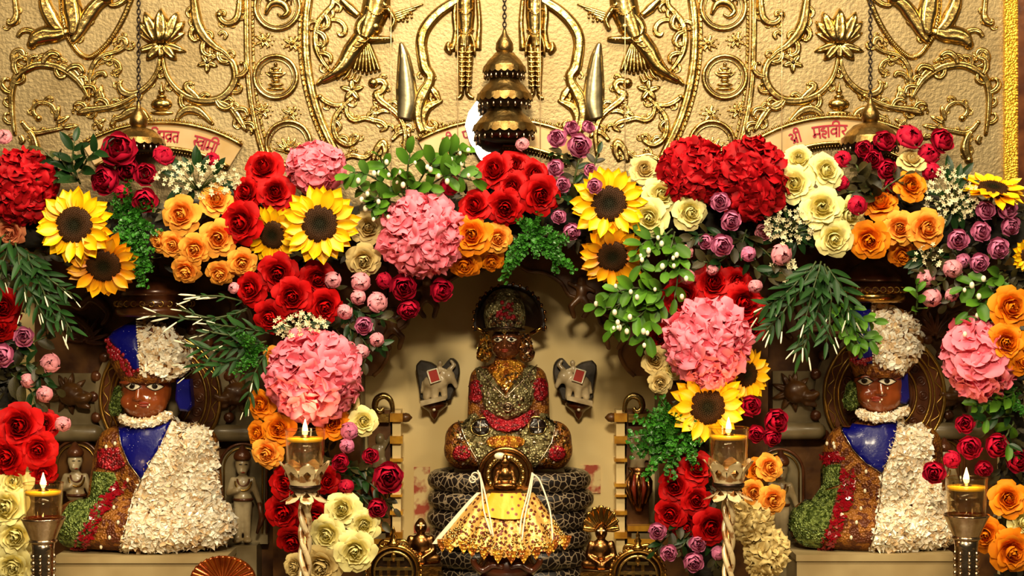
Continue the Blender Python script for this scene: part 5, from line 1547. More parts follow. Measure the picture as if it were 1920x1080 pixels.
# ------------------------------------------------------------------ cusped arch over the central niche
t = thing('carved_arch', 'dim brown carved cusped arch framing the central niche', 'arch', P(945, 700, .21))
half = [(700, 705), (716, 690), (728, 664), (726, 640), (744, 622), (764, 606), (770, 578), (792, 562), (822, 554), (838, 530), (868, 512), (900, 508), (922, 494), (945, 488)]
half2 = [(1890 - x, y) for x, y in half][::-1]
mb = MB()
full = [(660, 455), (660, 705)] + half + half2[1:] + [(1236, 705), (1236, 455)]
n = len(half)
for hp, sg in ((half, 1), (half2, -1)):
    for i in range(len(hp) - 1):
        a, b = hp[i], hp[i + 1]
        q = [(a[0], 455), (b[0], 455), b, a]
        mb.prism(q, .205, .245)
for x0, x1 in ((660, 700), (1190, 1236)): mb.prism([(x0, 455), (x1, 455), (x1, 705), (x0, 705)], .205, .245)
mb.build('arch_plate', CARVED, t, smooth=False)
for hp in (half, half2):
    mb = MB(); mb.tube([P(x, y, .205) for x, y in crom(hp, 3)], 4 * S(.2), 8); mb.build('arch_moulding', CARVED, t)
for sg in (1, -1):
    for (x, y) in ((800, 548), (735, 606)):      # carved dancing figures in the spandrels
        X = lambda v: 945 + (v - 945) * sg
        blob('spandrel_figure', [('e', X(x), y - 22, -8, 9, 10, 8), ('e', X(x), y, -6, 11, 16, 8), ('c', X(x - 4), y + 12, -6, 8, X(x - 16), y + 30, -8, 6), ('c', X(x - 16), y + 30, -8, 6, X(x - 4), y + 46, -6, 5),
                                 ('c', X(x + 5), y + 12, -6, 8, X(x + 20), y + 26, -10, 6), ('c', X(x + 20), y + 26, -10, 6, X(x + 14), y + 46, -6, 5), ('c', X(x + 8), y - 10, -6, 5, X(x + 24), y - 18, -8, 4), ('c', X(x - 8), y - 10, -6, 5, X(x - 24), y - 2, -8, 4)], .205, CARVED, t, .003, 3)

# ------------------------------------------------------------------ carved backs of the side niches
def niche_back(ox, oy, label, sgn, tuft):
    t = thing('carved_throne_back', label, 'carving', P(ox, 1040, .285), 'carved throne backs')
    mb = MB(); mb.prism([(ox - 225, 455), (ox + 225, 455), (ox + 225, 1190), (ox - 225, 1190)], .288, YB); mb.build('back_slab', CARVED, t, smooth=False)
    # ring halo
    c = P(ox + 12, 745 + oy, .25); s = S(.25)
    def ann(r0, r1, Y0, Y1, m, name, scal=0):
        mb = MB(); n = 56
        prof = [(r0, Y1), (r0, Y0), (r1, Y0), (r1, Y1)]
        vs = []; fs = []
        for k in range(n):
            a = 2 * pi * k / n
            for r, Y in prof: vs.append((c.x + r * s * cos(a), Y, c.z + r * s * 1.06 * sin(a)))
        for k in range(n):
            for j in range(4):
                fs.append((k * 4 + j, k * 4 + (j + 1) % 4, ((k + 1) % n) * 4 + (j + 1) % 4, ((k + 1) % n) * 4 + j))
        mb.add(vs, fs); return mb.build(name, m, t, smooth=False)
    ann(0.5, 128, .262, .282, MARBLE2, 'scalloped_rim')
    ann(48, 114, .244, .262, BROWNST, 'halo_ring')
    for R, r in ((50, 5), (60, 2.5), (86, 3), (94, 2), (112, 4)):
        mb = MB(); mb.torus((c.x, .243, c.z), R * s, r * s, n=48, m=8, sz=1.06); mb.build('halo_moulding', BROWNST if r > 4 else GOLDD, t)
    for k in range(18):
        a = 2 * pi * k / 18
        mb = MB(); q = (c.x + 73 * s * cos(a), .244, c.z + 73 * s * 1.06 * sin(a))
        mb.torus(q, 8 * s, 1.8 * s, n=14, m=6); mb.torus(q, 3 * s, 1.8 * s, n=8, m=6); mb.build('halo_roundel', BROWNST, t)
    mb = MB()
    mb.tube([Vector((c.x + (103 + 5 * sin(k * 1.1)) * s * cos(2 * pi * k / 110), .243, c.z + (103 + 5 * sin(k * 1.1)) * s * 1.06 * sin(2 * pi * k / 110))) for k in range(111)], 1.5 * s, 5); mb.build('halo_vine', GOLDD, t)
    for k in range(22):
        a = 2 * pi * k / 22
        mb = MB(); mb.ball((c.x + 130 * s * cos(a), .266, c.z + 130 * s * 1.06 * sin(a)), (11 * s, 8 * s, 11 * s), 12, 8); mb.build('rim_knob', MARBLE2 if k % 1 else BROWNST, t)
    # carved foliage above
    def sc(pts, ws): return part(lambda mb: stroke(mb, [(ox + x * sgn, y + oy) for x, y in pts], ws, Y=.28, groove=.2), 'carved_scroll', t, CARVED)
    sc([(-170, 560), (-140, 575), (-120, 560), (-100, 570), (-86, 590), (-100, 610)], [10, 18, 20, 18, 14, 6])
    sc([(-160, 590), (-140, 600), (-120, 620), (-110, 640)], [8, 16, 16, 6])
    sc([(-90, 545), (-110, 540), (-130, 548)], [8, 12, 6])
    sc([(100, 560), (130, 550), (150, 570), (140, 596), (120, 600)], [8, 16, 18, 14, 6])
    sc([(160, 560), (180, 590), (176, 620), (160, 640)], [8, 16, 16, 8])
    sc([(80, 600), (110, 620), (140, 616), (150, 600)], [8, 14, 14, 6])
    for k in range(9):
        a = -170 + k * 22
        tx, ty = tuft
        part(lambda mb: lobe(mb, tx, ty, a, 52 if k % 2 else 44, 12, Y=.28, h=8), 'carved_palm_leaf', t, BROWNST)
    # creature head and cushions at the sides
    for sd in (-1, 1):
        x = ox + sd * 150
        hx, hy = x - sd * 4, 742 + oy
        for k in range(9):
            a = -160 + k * 40
            part(lambda mb: lobe(mb, hx + sd * 14, hy - 4, a, 40, 16, Y=.272, h=10), 'mane_lock', t, CARVED)
        blob('beast_head', [('e', hx + sd * 8, hy - 4, -12, 24, 22, 16), ('e', hx - sd * 14, hy + 4, -18, 18, 10, 13), ('c', hx - sd * 10, hy + 16, -16, 7, hx - sd * 26, hy + 20, -18, 5), ('e', hx - sd * 28, hy - 1, -22, 7, 6, 8),
                            ('e', hx - sd * 4, hy - 14, -22, 6, 5, 6), ('c', hx + sd * 14, hy - 20, -10, 6, hx + sd * 20, hy - 34, -8, 3)], .268, CARVED, t, .0026, 2)
        mb = MB(); a = P(x - 52, 812 + oy, .255); b = P(x + 52, 812 + oy, .255)
        mb.tube([a, a.lerp(b, .06), a.lerp(b, .12), a.lerp(b, .88), a.lerp(b, .94), b], [.008, .015, .0175, .0175, .015, .008], 14); mb.build('cushion', MARBLE2, t)
        mb = MB(); mb.prism([(x - 46, 700 + oy), (x + 40, 700 + oy), (x + 40, 796 + oy), (x - 46, 796 + oy)], .272, .29); mb.build('side_panel', MARBLE2, t, smooth=False)
    return t
niche_back(290, 0, 'carved stone throne back with ring halo behind the left idol', 1, (160, 640))
niche_back(1645, -4, 'carved stone throne back with ring halo behind the right idol', -1, (1752, 628))

def hood_dome(cx, y, r, label, metal):
    t = thing('carved_dome', label, 'carving', P(cx, y, .17), 'domed canopies over the side idols')
    s = S(.17); c = P(cx, y, .17)
    mb = MB(); mb.lathe([(r * .9 * s, -.012), (r * 1.0 * s, -.006), (r * 1.02 * s, .002), (r * .96 * s, .008)], c, 40); mb.build('rim', metal, t)
    mb = MB(); mb.lathe([(r * .94 * s, .008), (r * .97 * s, .016), (r * .9 * s, .024), (r * .86 * s, .03)], c, 40); mb.build('moulding', BROWNST, t)
    mb = MB(); mb.lathe([(r * .86 * s, .03), (r * .8 * s, .042), (r * .6 * s, .058), (r * .3 * s, .068), (r * .12 * s, .074), (r * .1 * s, .088), (0, .1)], c, 36, scal=.04, scn=18); mb.build('dome', BROWNST, t)
    mb = MB()
    for k in range(26):
        a = 2 * pi * k / 26; mb.torus((c.x + r * .97 * s * cos(a), c.y + r * .97 * s * sin(a), c.z + .0135), .0055, .0012, n=8, m=4)
    mb.build('rim_pattern', GOLDD, t, kind='stuff')
hood_dome(290, 582, 72, 'brown domed canopy over the left idol crown', BROWNST)
hood_dome(1636, 556, 62, 'brown domed canopy with a brass rim over the right idol crown', BRASS)

# ------------------------------------------------------------------ heads
def head(t, ox, oy, k, Y, skin, feat=True, turn=0.0, wide=1.0):
    """feature centre at (ox, oy) = nose tip; k = scale (face about 92*k px wide)"""
    X = lambda v: ox + v * k
    Z = lambda v: oy + v * k
    w = wide
    h = blob('head', [('e', X(6), Z(-14), 0, 47 * k * w, 52 * k, 46 * k), ('e', X(5), Z(8), -12 * k, 43 * k * w, 34 * k, 36 * k), ('e', X(2), Z(28), -26 * k, 17 * k, 11 * k, 14 * k),
                      ('e', X(-20), Z(8), -30 * k, 17 * k, 16 * k, 14 * k), ('e', X(24), Z(8), -30 * k, 17 * k, 16 * k, 14 * k),
                      ('c', X(0), Z(-20), -45 * k, 4.5 * k, X(0), Z(0), -54 * k, 6.5 * k), ('e', X(-6), Z(2), -48 * k, 5 * k, 4 * k, 6 * k), ('e', X(6), Z(2), -48 * k, 5 * k, 4 * k, 6 * k),
                      ('e', X(-18), Z(-28), -40 * k, 20 * k, 5 * k, 8 * k), ('e', X(20), Z(-28), -40 * k, 20 * k, 5 * k, 8 * k),
                      ('e', X(1), Z(12), -45 * k, 12 * k, 4 * k, 6 * k), ('e', X(1), Z(18), -42 * k, 9 * k, 4.5 * k, 7 * k)], Y, skin, t, .0022 * max(k, .6), 3)
    b = bvh_of(h)
    for sd, x0, x1 in ((-1, -33, -6), (1, 6, 37)):
        ey = -18
        drape([(X(a), Z(c)) for a, c in almond(x0 - 2.5, x1 + 2.5, ey, 8.5, 8)], b, .0008, 'eye_outline', EYEB, h, step=3 * k, Yf=Y - .05)
        e = drape([(X(a), Z(c)) for a, c in almond(x0, x1, ey, 6, 6.5)], b, .0018, 'eye', EYEW, h, step=3 * k, Yf=Y - .05)
        xc = (x0 + x1) / 2 - 1
        drape([(X(a), Z(c)) for a, c in circ(xc, ey - 1, 5.6, 5.4, 10)], b, .0030, 'pupil', EYEB, h, step=3 * k, Yf=Y - .05)
        trim([(X(x0 - 2 + (x1 - x0 + 4) * i / 6), Z(ey - 13 - 5 * sin(pi * i / 6))) for i in range(7)], b, .0013 * k + .0003, 'eyebrow', EYEB, h, Yf=Y - .05, step=3)
    drape([(X(a), Z(c)) for a, c in almond(-11, 13, 13.5, 3.5, 2)], b, .0012, 'upper_lip', LIPS, h, step=3 * k, Yf=Y - .05)
    drape([(X(a), Z(c)) for a, c in almond(-9, 11, 17, 1, 4)], b, .0012, 'lower_lip', LIPS, h, step=3 * k, Yf=Y - .05)
    return h, b

def studs(t, pts, bvh, rad, m, name='stud', Yf=.12):
    for x, y in pts:
        l, n, hit = cast(x, y, bvh, Yf)
        mb = MB(); mb.ball(l + n * rad * .4, (rad * .7, rad * .7, rad), 8, 6); mb.build(name, m, t)

# ------------------------------------------------------------------ side idols
def side_idol(name_lbl, c, k, fo, P_):
    """c: body centre x; k: body width factor; fo: nose tip; P_: outlines (pixels)"""
    Y = .185
    X = lambda v: c + (v - 275) * k
    t = thing('seated_idol', name_lbl, 'idol', P(c, 1042, Y), 'seated idols at the sides')
    body = blob('body', [('e', X(290), 880, 0, 88 * k, 110, 52), ('c', X(220), 838, 0, 40, X(368), 838, 0, 44), ('c', X(212), 848, 0, 36, X(202), 935, -10, 36), ('c', X(376), 848, 0, 36, X(384), 935, -10, 38),
                         ('c', X(202), 940, -15, 34, X(280), 985, -52, 26), ('c', X(384), 940, -15, 36, X(290), 990, -52, 26),
                         ('c', X(150), 980, -16, 46, X(290), 990, -46, 40), ('c', X(400), 980, -16, 46, X(290), 990, -46, 40), ('e', X(276), 998, -18, 160 * k, 32, 62),
                         ('c', fo[0] + 6, 810, 0, 34, fo[0] + 6, 770, 0, 34)], Y, BROWNG, t, .0045, 5)
    b = bvh_of(body)
    for nm, mt, poly, off in P_['patches']: drape(poly, b, off, nm, mt, body, Yf=.14)
    for poly, n, sz, sd in P_['flakes']: flakes(poly, b, n, sz, FLAKE, body, 'flake_coat', seed=sd, Yf=.14)
    for path in P_['cords']: trim(path, b, .0016, 'gem_cord', SILVER, body, off=.004, Yf=.14)
    studs(body, P_['studs'], b, .0045, PEARL)
    # sequin strip of small overlapping petals
    for path in P_['strips']:
        q = resample(path, 5, False); mb = MB(); rnd = random.Random(4)
        for (x, y) in q:
            for e in range(9):
                l, n, hit = cast(x + rnd.uniform(-13, 13), y + rnd.uniform(-5, 5), b, .14)
                u = n.orthogonal().normalized(); u = Quaternion(n, rnd.uniform(0, 6.28)) @ u; w = n.cross(u); a = rnd.uniform(.003, .0065)
                l = l + n * .003
                mb.add([l - u * a, l + w * a * .6 + n * .003, l + u * a + n * .004, l - w * a * .6 + n * .001], [(0, 1, 2, 3)])
        mb.build('red_strip', REDGEM, body, smooth=False, kind='stuff')
    h, hb = head(t, fo[0], fo[1], 1.0, Y - .005, FACE)
    # dark hair line under the crown, forehead mark, cheek and chin studs
    drape([(fo[0] + a, fo[1] + d) for a, d in ((-40, -24), (-36, -34), (-20, -40), (4, -42), (28, -40), (46, -32), (52, -22), (54, -60), (-42, -60))], hb, .0008, 'hair_line', EYEB, h, step=5, Yf=.13)
    l, n, hit = cast(fo[0], fo[1] - 34, hb, .13)
    mb = MB(); mb.lathe([(0, -.010), (.006, -.004), (.0062, .002), (.003, .008), (0, .012)], l + n * .002, 12, sy=.5); mb.build('forehead_jewel', PEARL, h)
    studs(h, [(fo[0] + 22, fo[1] - 5), (fo[0] + 12, fo[1] + 4), (fo[0] + 8, fo[1] + 20), (fo[0] + 11, fo[1] + 16), (fo[0] - 14, fo[1] + 18)], hb, .0024, PEARL)
    # crown: base shape, blue half, flaked half
    cr = loft(P_['crown'], Y - .005, BROWNG, 'crown', t, 30)
    cb = bvh_of(cr)
    drape(P_['crown_blue'], cb, .003, 'blue_enamel', BLUE, cr, Yf=.13)
    flakes(P_['crown_white'], cb, 420, .0085, FLAKE, cr, 'flake_coat', seed=9, Yf=.13)
    trim(P_['crown_seam'], cb, .0022, 'pearl_seam', PEARL, cr, beads=1, off=.003, Yf=.13, step=5)
    q = P_['crown_red']; mb = MB(); rnd = random.Random(2)
    for (x, y) in resample(q, 5, False):
        for e in range(5):
            l, n, hit = cast(x + rnd.uniform(-9, 9), y + rnd.uniform(-7, 7), cb, .13)
            mb.ball(l + n * .002, rnd.uniform(.003, .005), 6, 4)
    mb.build('red_petal_edge', REDGEM, cr, kind='stuff')
    # ear ornaments
    e1 = blob('ear_ornament', [('c', fo[0] - 46, fo[1] - 8, -4, 11, fo[0] - 49, fo[1] + 22, -10, 15)], Y, GREENG, t, .003, 2, label='green tinsel ear ornament')
    flakes([(fo[0] - 68, fo[1] - 24), (fo[0] - 28, fo[1] - 24), (fo[0] - 28, fo[1] + 42), (fo[0] - 68, fo[1] + 42)], bvh_of(e1), 150, .0042, GREENG, e1, 'tinsel', seed=6)
    mb = MB(); x, y = P_['ear']
    mb.prism([(x - 12, y - 30), (x + 13, y - 30), (x + 17, y + 20), (x + 10, y + 30), (x - 6, y + 28), (x - 14, y + 8)], Y - .035, Y, 4); mb.build('ear_ornament', BLUE, t, smooth=False, label='blue enamel ear ornament')
    # flake necklace
    nk = blob('necklace', [('c', fo[0] - 34, fo[1] + 40, -26, 9, fo[0] - 10, fo[1] + 48, -40, 9), ('c', fo[0] - 10, fo[1] + 48, -40, 9, fo[0] + 24, fo[1] + 46, -40, 9), ('c', fo[0] + 24, fo[1] + 46, -40, 9, fo[0] + 52, fo[1] + 34, -24, 9)], Y, FLAKE, t, .003, 2)
    flakes([(fo[0] - 46, fo[1] + 26), (fo[0] - 10, fo[1] + 36), (fo[0] + 30, fo[1] + 34), (fo[0] + 64, fo[1] + 20), (fo[0] + 60, fo[1] + 48), (fo[0] + 20, fo[1] + 62), (fo[0] - 44, fo[1] + 58)], bvh_of(nk), 200, .0055, FLAKE, nk, 'flake_coat', seed=5)
    return t

side_idol('left seated idol with half blue, half white-flaked dress and tall crown', 275, 1.0, (269, 743), dict(
    patches=[('blue_enamel', BLUE, [(221, 796), (240, 800), (270, 806), (300, 800), (320, 790), (300, 838), (284, 862), (266, 898), (244, 870), (228, 834)], .005),
             ('red_sleeve', REDG, [(184, 842), (222, 838), (236, 872), (216, 884), (182, 876)], .003),
             ('green_sleeve', GREENG, [(176, 884), (214, 886), (222, 904), (200, 930), (170, 932)], .003),
             ('green_knee', GREENG, [(104, 1040), (108, 980), (130, 946), (168, 928), (204, 936), (170, 1000), (150, 1040)], .004)],
    flakes=[([(318, 790), (345, 780), (384, 796), (408, 838), (408, 880), (414, 930), (446, 966), (450, 1044), (224, 1042), (238, 985), (252, 930), (266, 898), (286, 858), (302, 832)], 2300, .010, 1)],
    cords=[[(220, 796), (228, 834), (244, 870), (266, 900), (252, 935), (238, 985), (226, 1038)], [(266, 898), (286, 858), (304, 830), (320, 790)]],
    studs=[(214, 952), (222, 980), (206, 1008), (232, 916), (190, 1024), (240, 900), (270, 830), (200, 838), (216, 832), (238, 1000)],
    strips=[[(228, 908), (200, 940), (178, 975), (160, 1010), (145, 1036)]],
    crown=[(598, 252, 278, 14, 0), (606, 238, 304, 26, 0), (618, 216, 326, 38, -2), (634, 202, 344, 46, -4), (654, 202, 358, 50, -6), (676, 208, 362, 52, -8), (694, 218, 358, 54, -8), (708, 226, 340, 54, -6), (716, 232, 330, 50, -4)],
    crown_blue=[(256, 602), (236, 610), (214, 622), (204, 634), (222, 656), (238, 678), (250, 692), (262, 694), (260, 660), (257, 630)],
    crown_white=[(260, 598), (278, 598), (304, 606), (326, 618), (344, 634), (360, 658), (364, 684), (348, 712), (330, 704), (312, 716), (292, 698), (266, 702), (262, 660)],
    crown_seam=[(257, 600), (258, 630), (261, 660), (264, 700)],
    crown_red=[(202, 640), (212, 656), (224, 672), (238, 690), (252, 700)],
    ear=(342, 742)))
side_idol('right seated idol with half blue, half white-flaked dress behind green leaves', 1637, .93, (1642, 733), dict(
    patches=[('blue_enamel', BLUE, [(1574, 786), (1600, 796), (1640, 800), (1682, 786), (1678, 820), (1668, 850), (1654, 886), (1624, 868), (1598, 840), (1580, 810)], .005),
             ('red_sleeve', REDG, [(1520, 850), (1572, 846), (1578, 866), (1516, 872)], .003),
             ('green_sleeve', GREENG, [(1516, 874), (1576, 870), (1574, 908), (1516, 930)], .003),
             ('green_knee', GREENG, [(1480, 1036), (1478, 975), (1496, 938), (1530, 924), (1572, 914), (1558, 970), (1540, 1036)], .004)],
    flakes=[([(1682, 784), (1708, 780), (1740, 806), (1748, 850), (1744, 900), (1780, 930), (1794, 980), (1790, 1042), (1730, 1056), (1716, 1040), (1630, 1036), (1644, 980), (1656, 900), (1664, 850), (1678, 810)], 1900, .010, 2)],
    cords=[[(1573, 782), (1580, 812), (1598, 842), (1624, 868), (1654, 888), (1648, 950), (1640, 1000), (1628, 1038)], [(1654, 888), (1668, 850), (1680, 800)]],
    studs=[(1622, 920), (1614, 954), (1606, 980), (1596, 1008), (1540, 834), (1552, 832), (1564, 832), (1624, 884), (1638, 816), (1716, 800)],
    strips=[[(1590, 886), (1586, 930), (1572, 975), (1556, 1010), (1548, 1034)], [(1520, 862), (1545, 858), (1572, 856)]],
    crown=[(566, 1620, 1656, 14, 0), (574, 1606, 1682, 26, 0), (588, 1590, 1706, 36, -2), (606, 1584, 1722, 44, -4), (630, 1584, 1732, 48, -6), (656, 1588, 1728, 50, -8), (678, 1592, 1716, 52, -8), (698, 1598, 1700, 52, -6), (706, 1602, 1692, 50, -4)],
    crown_blue=[(1632, 570), (1610, 578), (1594, 592), (1592, 626), (1600, 660), (1614, 680), (1636, 682), (1635, 630)],
    crown_white=[(1637, 568), (1656, 568), (1682, 576), (1706, 588), (1726, 608), (1738, 632), (1730, 664), (1708, 684), (1690, 702), (1672, 690), (1650, 688), (1640, 680)],
    crown_seam=[(1636, 570), (1636, 630), (1638, 684)],
    crown_red=[(1600, 676), (1614, 672), (1626, 676)],
    ear=(1690, 728)))

# marble plinths
for cx0, cx1, y0, lab in ((102, 422, 1044, 'pale marble plinth under the left idol'), (1494, 1792, 1040, 'pale marble plinth under the right idol')):
    t = thing('plinth', lab, 'plinth', P((cx0 + cx1) / 2, 1200, .1))
    a = P(cx0, y0, .09); b = P(cx1, y0, .09)
    mb = MB(); mb.box((a.x, .09, FLOOR), (b.x, .28, a.z - .012)); mb.build('block', PLINTH, t, smooth=False)
    mb = MB(); mb.box((a.x - .002, .086, a.z - .012), (b.x + .002, .28, a.z)); mb.build('top_slab', PLINTH, t, smooth=False)

# ------------------------------------------------------------------ central idol on serpent coils
Y = .20
t = thing('seated_idol', 'central seated idol with dome crown and dark hood on serpent coils', 'idol', P(952, 880, Y), 'central idol')
body = blob('body', [('e', 952, 745, 0, 62, 74, 44), ('c', 906, 712, 0, 26, 1000, 712, 0, 26), ('c', 901, 722, 0, 23, 900, 792, -8, 24), ('c', 1006, 722, 0, 23, 1007, 792, -8, 24),
                     ('c', 900, 796, -12, 22, 945, 812, -38, 16), ('c', 1007, 796, -12, 22, 960, 812, -38, 16), ('c', 868, 822, -8, 34, 868, 846, -12, 34), ('c', 1038, 822, -8, 34, 1038, 846, -12, 34),
                     ('c', 868, 842, -14, 36, 952, 848, -42, 32), ('c', 1038, 842, -14, 36, 952, 848, -42, 32), ('e', 952, 856, -10, 114, 25, 58), ('e', 952, 815, -5, 100, 40, 40), ('c', 947, 690, 0, 22, 947, 660, 0, 20)], Y, BROWNG, t, .0035, 4)
b = bvh_of(body)
for nm, mt, poly, off in (
        ('silver_breastplate', SILVG, [(892, 692), (908, 686), (948, 742), (990, 684), (1006, 690), (1002, 740), (990, 774), (952, 786), (914, 776), (902, 738)], .003),
        ('gold_collar', GOLDDUST, [(910, 684), (930, 676), (966, 676), (988, 682), (949, 738)], .0035),
        ('red_sleeve', REDG, circ(893, 734, 15, 22), .003), ('red_sleeve', REDG, circ(1012, 730, 15, 22), .003),
        ('silver_lap', SILVG, [(858, 786), (892, 774), (912, 800), (952, 816), (992, 800), (1014, 774), (1046, 780), (1040, 812), (1028, 850), (1000, 878), (904, 878), (884, 846), (866, 812)], .003),
        ('red_belt', REDG, [(902, 770), (916, 768), (934, 782), (952, 788), (970, 782), (992, 768), (1004, 770), (990, 796), (970, 808), (952, 811), (932, 808), (916, 796)], .008),
        ('gold_foil', GOLDDUST, circ(948, 830, 36, 13), .006), ('red_knee', REDG, circ(866, 850, 17, 14), .004), ('red_knee', REDG, circ(1044, 850, 16, 14), .004),
        ('hand_disc', EYEB, circ(903, 803, 15), .008), ('hand_disc', EYEB, circ(1007, 800, 15), .008)):
    drape(poly, b, off, nm, mt, body, step=6, Yf=.16)
for path in ([(892, 690), (948, 745), (1006, 688)], [(858, 786), (872, 822), (892, 856), (906, 878)], [(1046, 782), (1034, 830), (1004, 876)]):
    trim(path, b, .0014, 'gem_cord', SILVER, body, off=.004, Yf=.16)
for cx in (903, 1007):
    trim(circ(cx, 803 if cx < 950 else 800, 18, 18, 20), b, .0016, 'hand_ring', GOLDR, body, off=.006, Yf=.16)
    for dx, dy in ((1, 0), (0, 1)):
        trim([(cx - 14 * dx, 802 - 14 * dy), (cx, 802), (cx + 14 * dx, 802 + 14 * dy)], b, .0013, 'hand_cross', SILVER, body, off=.010, Yf=.16)
flakes([(900, 700), (1000, 700), (990, 770), (915, 770)], b, 150, .0045, SILVER, body, 'foil_chips', seed=21, lift=.006)
flakes([(850, 800), (1050, 800), (1040, 876), (870, 876)], b, 260, .0045, SILVER, body, 'foil_chips', seed=22, lift=.006)
flakes([(846, 790), (900, 800), (890, 876), (842, 870)], b, 80, .004, GOLDR, body, 'foil_chips', seed=23, lift=.005)
flakes([(1020, 790), (1066, 800), (1066, 870), (1020, 876)], b, 80, .004, GOLDR, body, 'foil_chips', seed=24, lift=.005)
flakes([(915, 686), (985, 684), (950, 735)], b, 70, .0045, GOLDR, body, 'foil_chips', seed=25, lift=.005)
studs(body, [(913, 777), (930, 792), (944, 801), (962, 801), (978, 791), (993, 775)], b, .0048, PEARL, Yf=.15)
studs(body, [(922 + (k % 3) * 8, 740 + (k // 3) * 8) for k in range(9)] + [(972 + (k % 3) * 8, 738 + (k // 3) * 8) for k in range(9)], b, .003, PEARL, Yf=.15)
studs(body, [(866 + 10 * cos(k), 850 + 9 * sin(k)) for k in range(6)] + [(1044 + 10 * cos(k), 850 + 9 * sin(k)) for k in range(6)], b, .003, REDGEM, Yf=.15)
l, n, hit = cast(952, 763, b)
mb = MB(); mb.torus((l.x, l.y - .006, l.z), .0085, .002, n=20, m=8); mb.torus((l.x, l.y - .006, l.z), .004, .0018, n=12, m=6); mb.ball((l.x, l.y - .003, l.z), (.009, .003, .009), 12, 6); mb.build('navel_medallion', SILVER, body)
h, hb = head(t, 946, 648, .62, Y - .01, BFACE)
l, n, hit = cast(946, 622, hb); mb = MB(); mb.ball(l + n * .002, (.006, .003, .007), 10, 6); mb.build('forehead_jewel', GOLDR, h)
cr = loft([(541, 938, 956, 8, 0), (546, 926, 968, 18, 0), (556, 915, 977, 26, -2), (572, 909, 983, 31, -4), (592, 907, 986, 33, -6), (610, 910, 984, 34, -7), (618, 913, 981, 34, -7), (621, 918, 976, 32, -6)], Y - .01, SILVG, 'crown', t, 28)
cb = bvh_of(cr)
mb = MB(); rnd = random.Random(3)
for k in range(26):
    l, n, hit = cast(948 + rnd.uniform(-16, 16), 582 + rnd.uniform(-15, 16), cb); mb.ball(l + n * .002, rnd.uniform(.003, .0048), 6, 5)
mb.build('ruby_cluster', REDGEM, cr, kind='stuff')
flakes([(912, 590), (984, 590), (980, 616), (916, 616)], cb, 90, .005, SILVER, cr, 'foil_chips', seed=31, lift=.004)
trim([(914, 618), (930, 616), (948, 614), (966, 616), (980, 618)], cb, .003, 'crown_band', BLACKM, cr, off=.003)
for x, m2, lb in ((908, GOLDDUST, 'gold foil ear ornament'), (988, BROWNG, 'brown jewelled ear ornament')):
    e = blob('ear_ornament', [('c', x + (2 if x < 947 else -2), 634, -4, 10, x, 664, -8, 15)], Y - .01, m2, t, .0025, 2, label=lb)
    flakes([(x - 16, 622), (x + 16, 622), (x + 18, 682), (x - 18, 682)], bvh_of(e), 60, .005, GOLDR if x < 947 else SILVER, e, 'foil_chips', seed=x, lift=.004)
# dark hood behind the head: a hollow shell with scalloped rim
mb = MB(); s = S(Y); c = P(955, 604, Y); n = 36; vs = []; fs = []
for j in range(7):
    f = j / 6
    for i in range(n + 1):
        a = radians(-14 + 208 * i / n); r = 67 * (f ** .8) * (1 + (.025 * abs(sin(a * 7)) if j == 6 else 0))
        vs.append((c.x + r * s * cos(a), Y + .05 - .045 * f ** 2.2, c.z + r * 1.05 * s * sin(a)))
m_ = n + 1
for j in range(6):
    for i in range(n): fs.append((j * m_ + i, j * m_ + i + 1, (j + 1) * m_ + i + 1, (j + 1) * m_ + i))
vs2 = [(v[0], v[1] + .006, v[2]) for v in vs]; kk = len(vs)
mb.add(vs + vs2, fs + [tuple(q + kk for q in f[::-1]) for f in fs] + [(6 * m_ + i, 6 * m_ + i + 1, 6 * m_ + i + 1 + kk, 6 * m_ + i + kk) for i in range(n)])
hd = mb.build('hood', mat('black_stone', srgb(34, 20, 12), .3, coat=.4, bump=.2), t)
for i in range(0, n, 2):
    v = vs[6 * m_ + i + 1]; mb = MB(); mb.ball((v[0], v[1] - .001, v[2]), (.0034, .003, .0046), 8, 6); mb.build('hood_knob', BRONZE, hd)
for sd in (-1, 1):
    mb = MB(); mb.tube([P(955 + sd * 62, 614, Y + .0), P(955 + sd * 40, 626, Y + .01)], .004, 8); mb.build('hood_bracket', BRASS, hd)

t = thing('serpent_throne', 'stack of black and white scaled serpent coils under the central idol', 'throne', P(955, 1105, Y))
rnd = random.Random(8)
for k in range(6):
    y = 899 + k * 35.5; c = P(956 + rnd.uniform(-2, 2), y, Y); s = S(Y); R = (139 - k * 1.6 - (4 if k == 0 else 0)) * s
    mb = MB(); mb.torus(c, R, 18.6 * s, axis='Z', n=64, m=16, sz=.62); mb.build('coil', SNAKE, t)
mb = MB(); mb.box((c.x - .15, Y - .085, FLOOR), (c.x + .15, Y + .085, P(0, 1096, Y).z)); mb.build('pedestal', MARBLE, t, smooth=False)
mb = MB(); mb.box((c.x - .11, Y - .055, P(0, 1096, Y).z), (c.x + .11, Y + .055, P(0, 882, Y).z)); mb.build('inner_block', BLACKM, t, smooth=False)
# flaking red painted border on the wall behind the coils
for x0, x1, y0, y1, lab in ((776, 806, 876, 1000, 'flaking red painted border on the wall left of the coils'), (1088, 1126, 872, 925, 'flaking red painted border on the wall right of the coils')):
    mb = MB(); mb.prism([(x0, y0), (x1, y0), (x1, y1), (x0, y1)], YB - .004, YB)
    tag(mb.build('painted_border', REDPAINT, None, smooth=False), lab, 'painted border', 'painted borders')

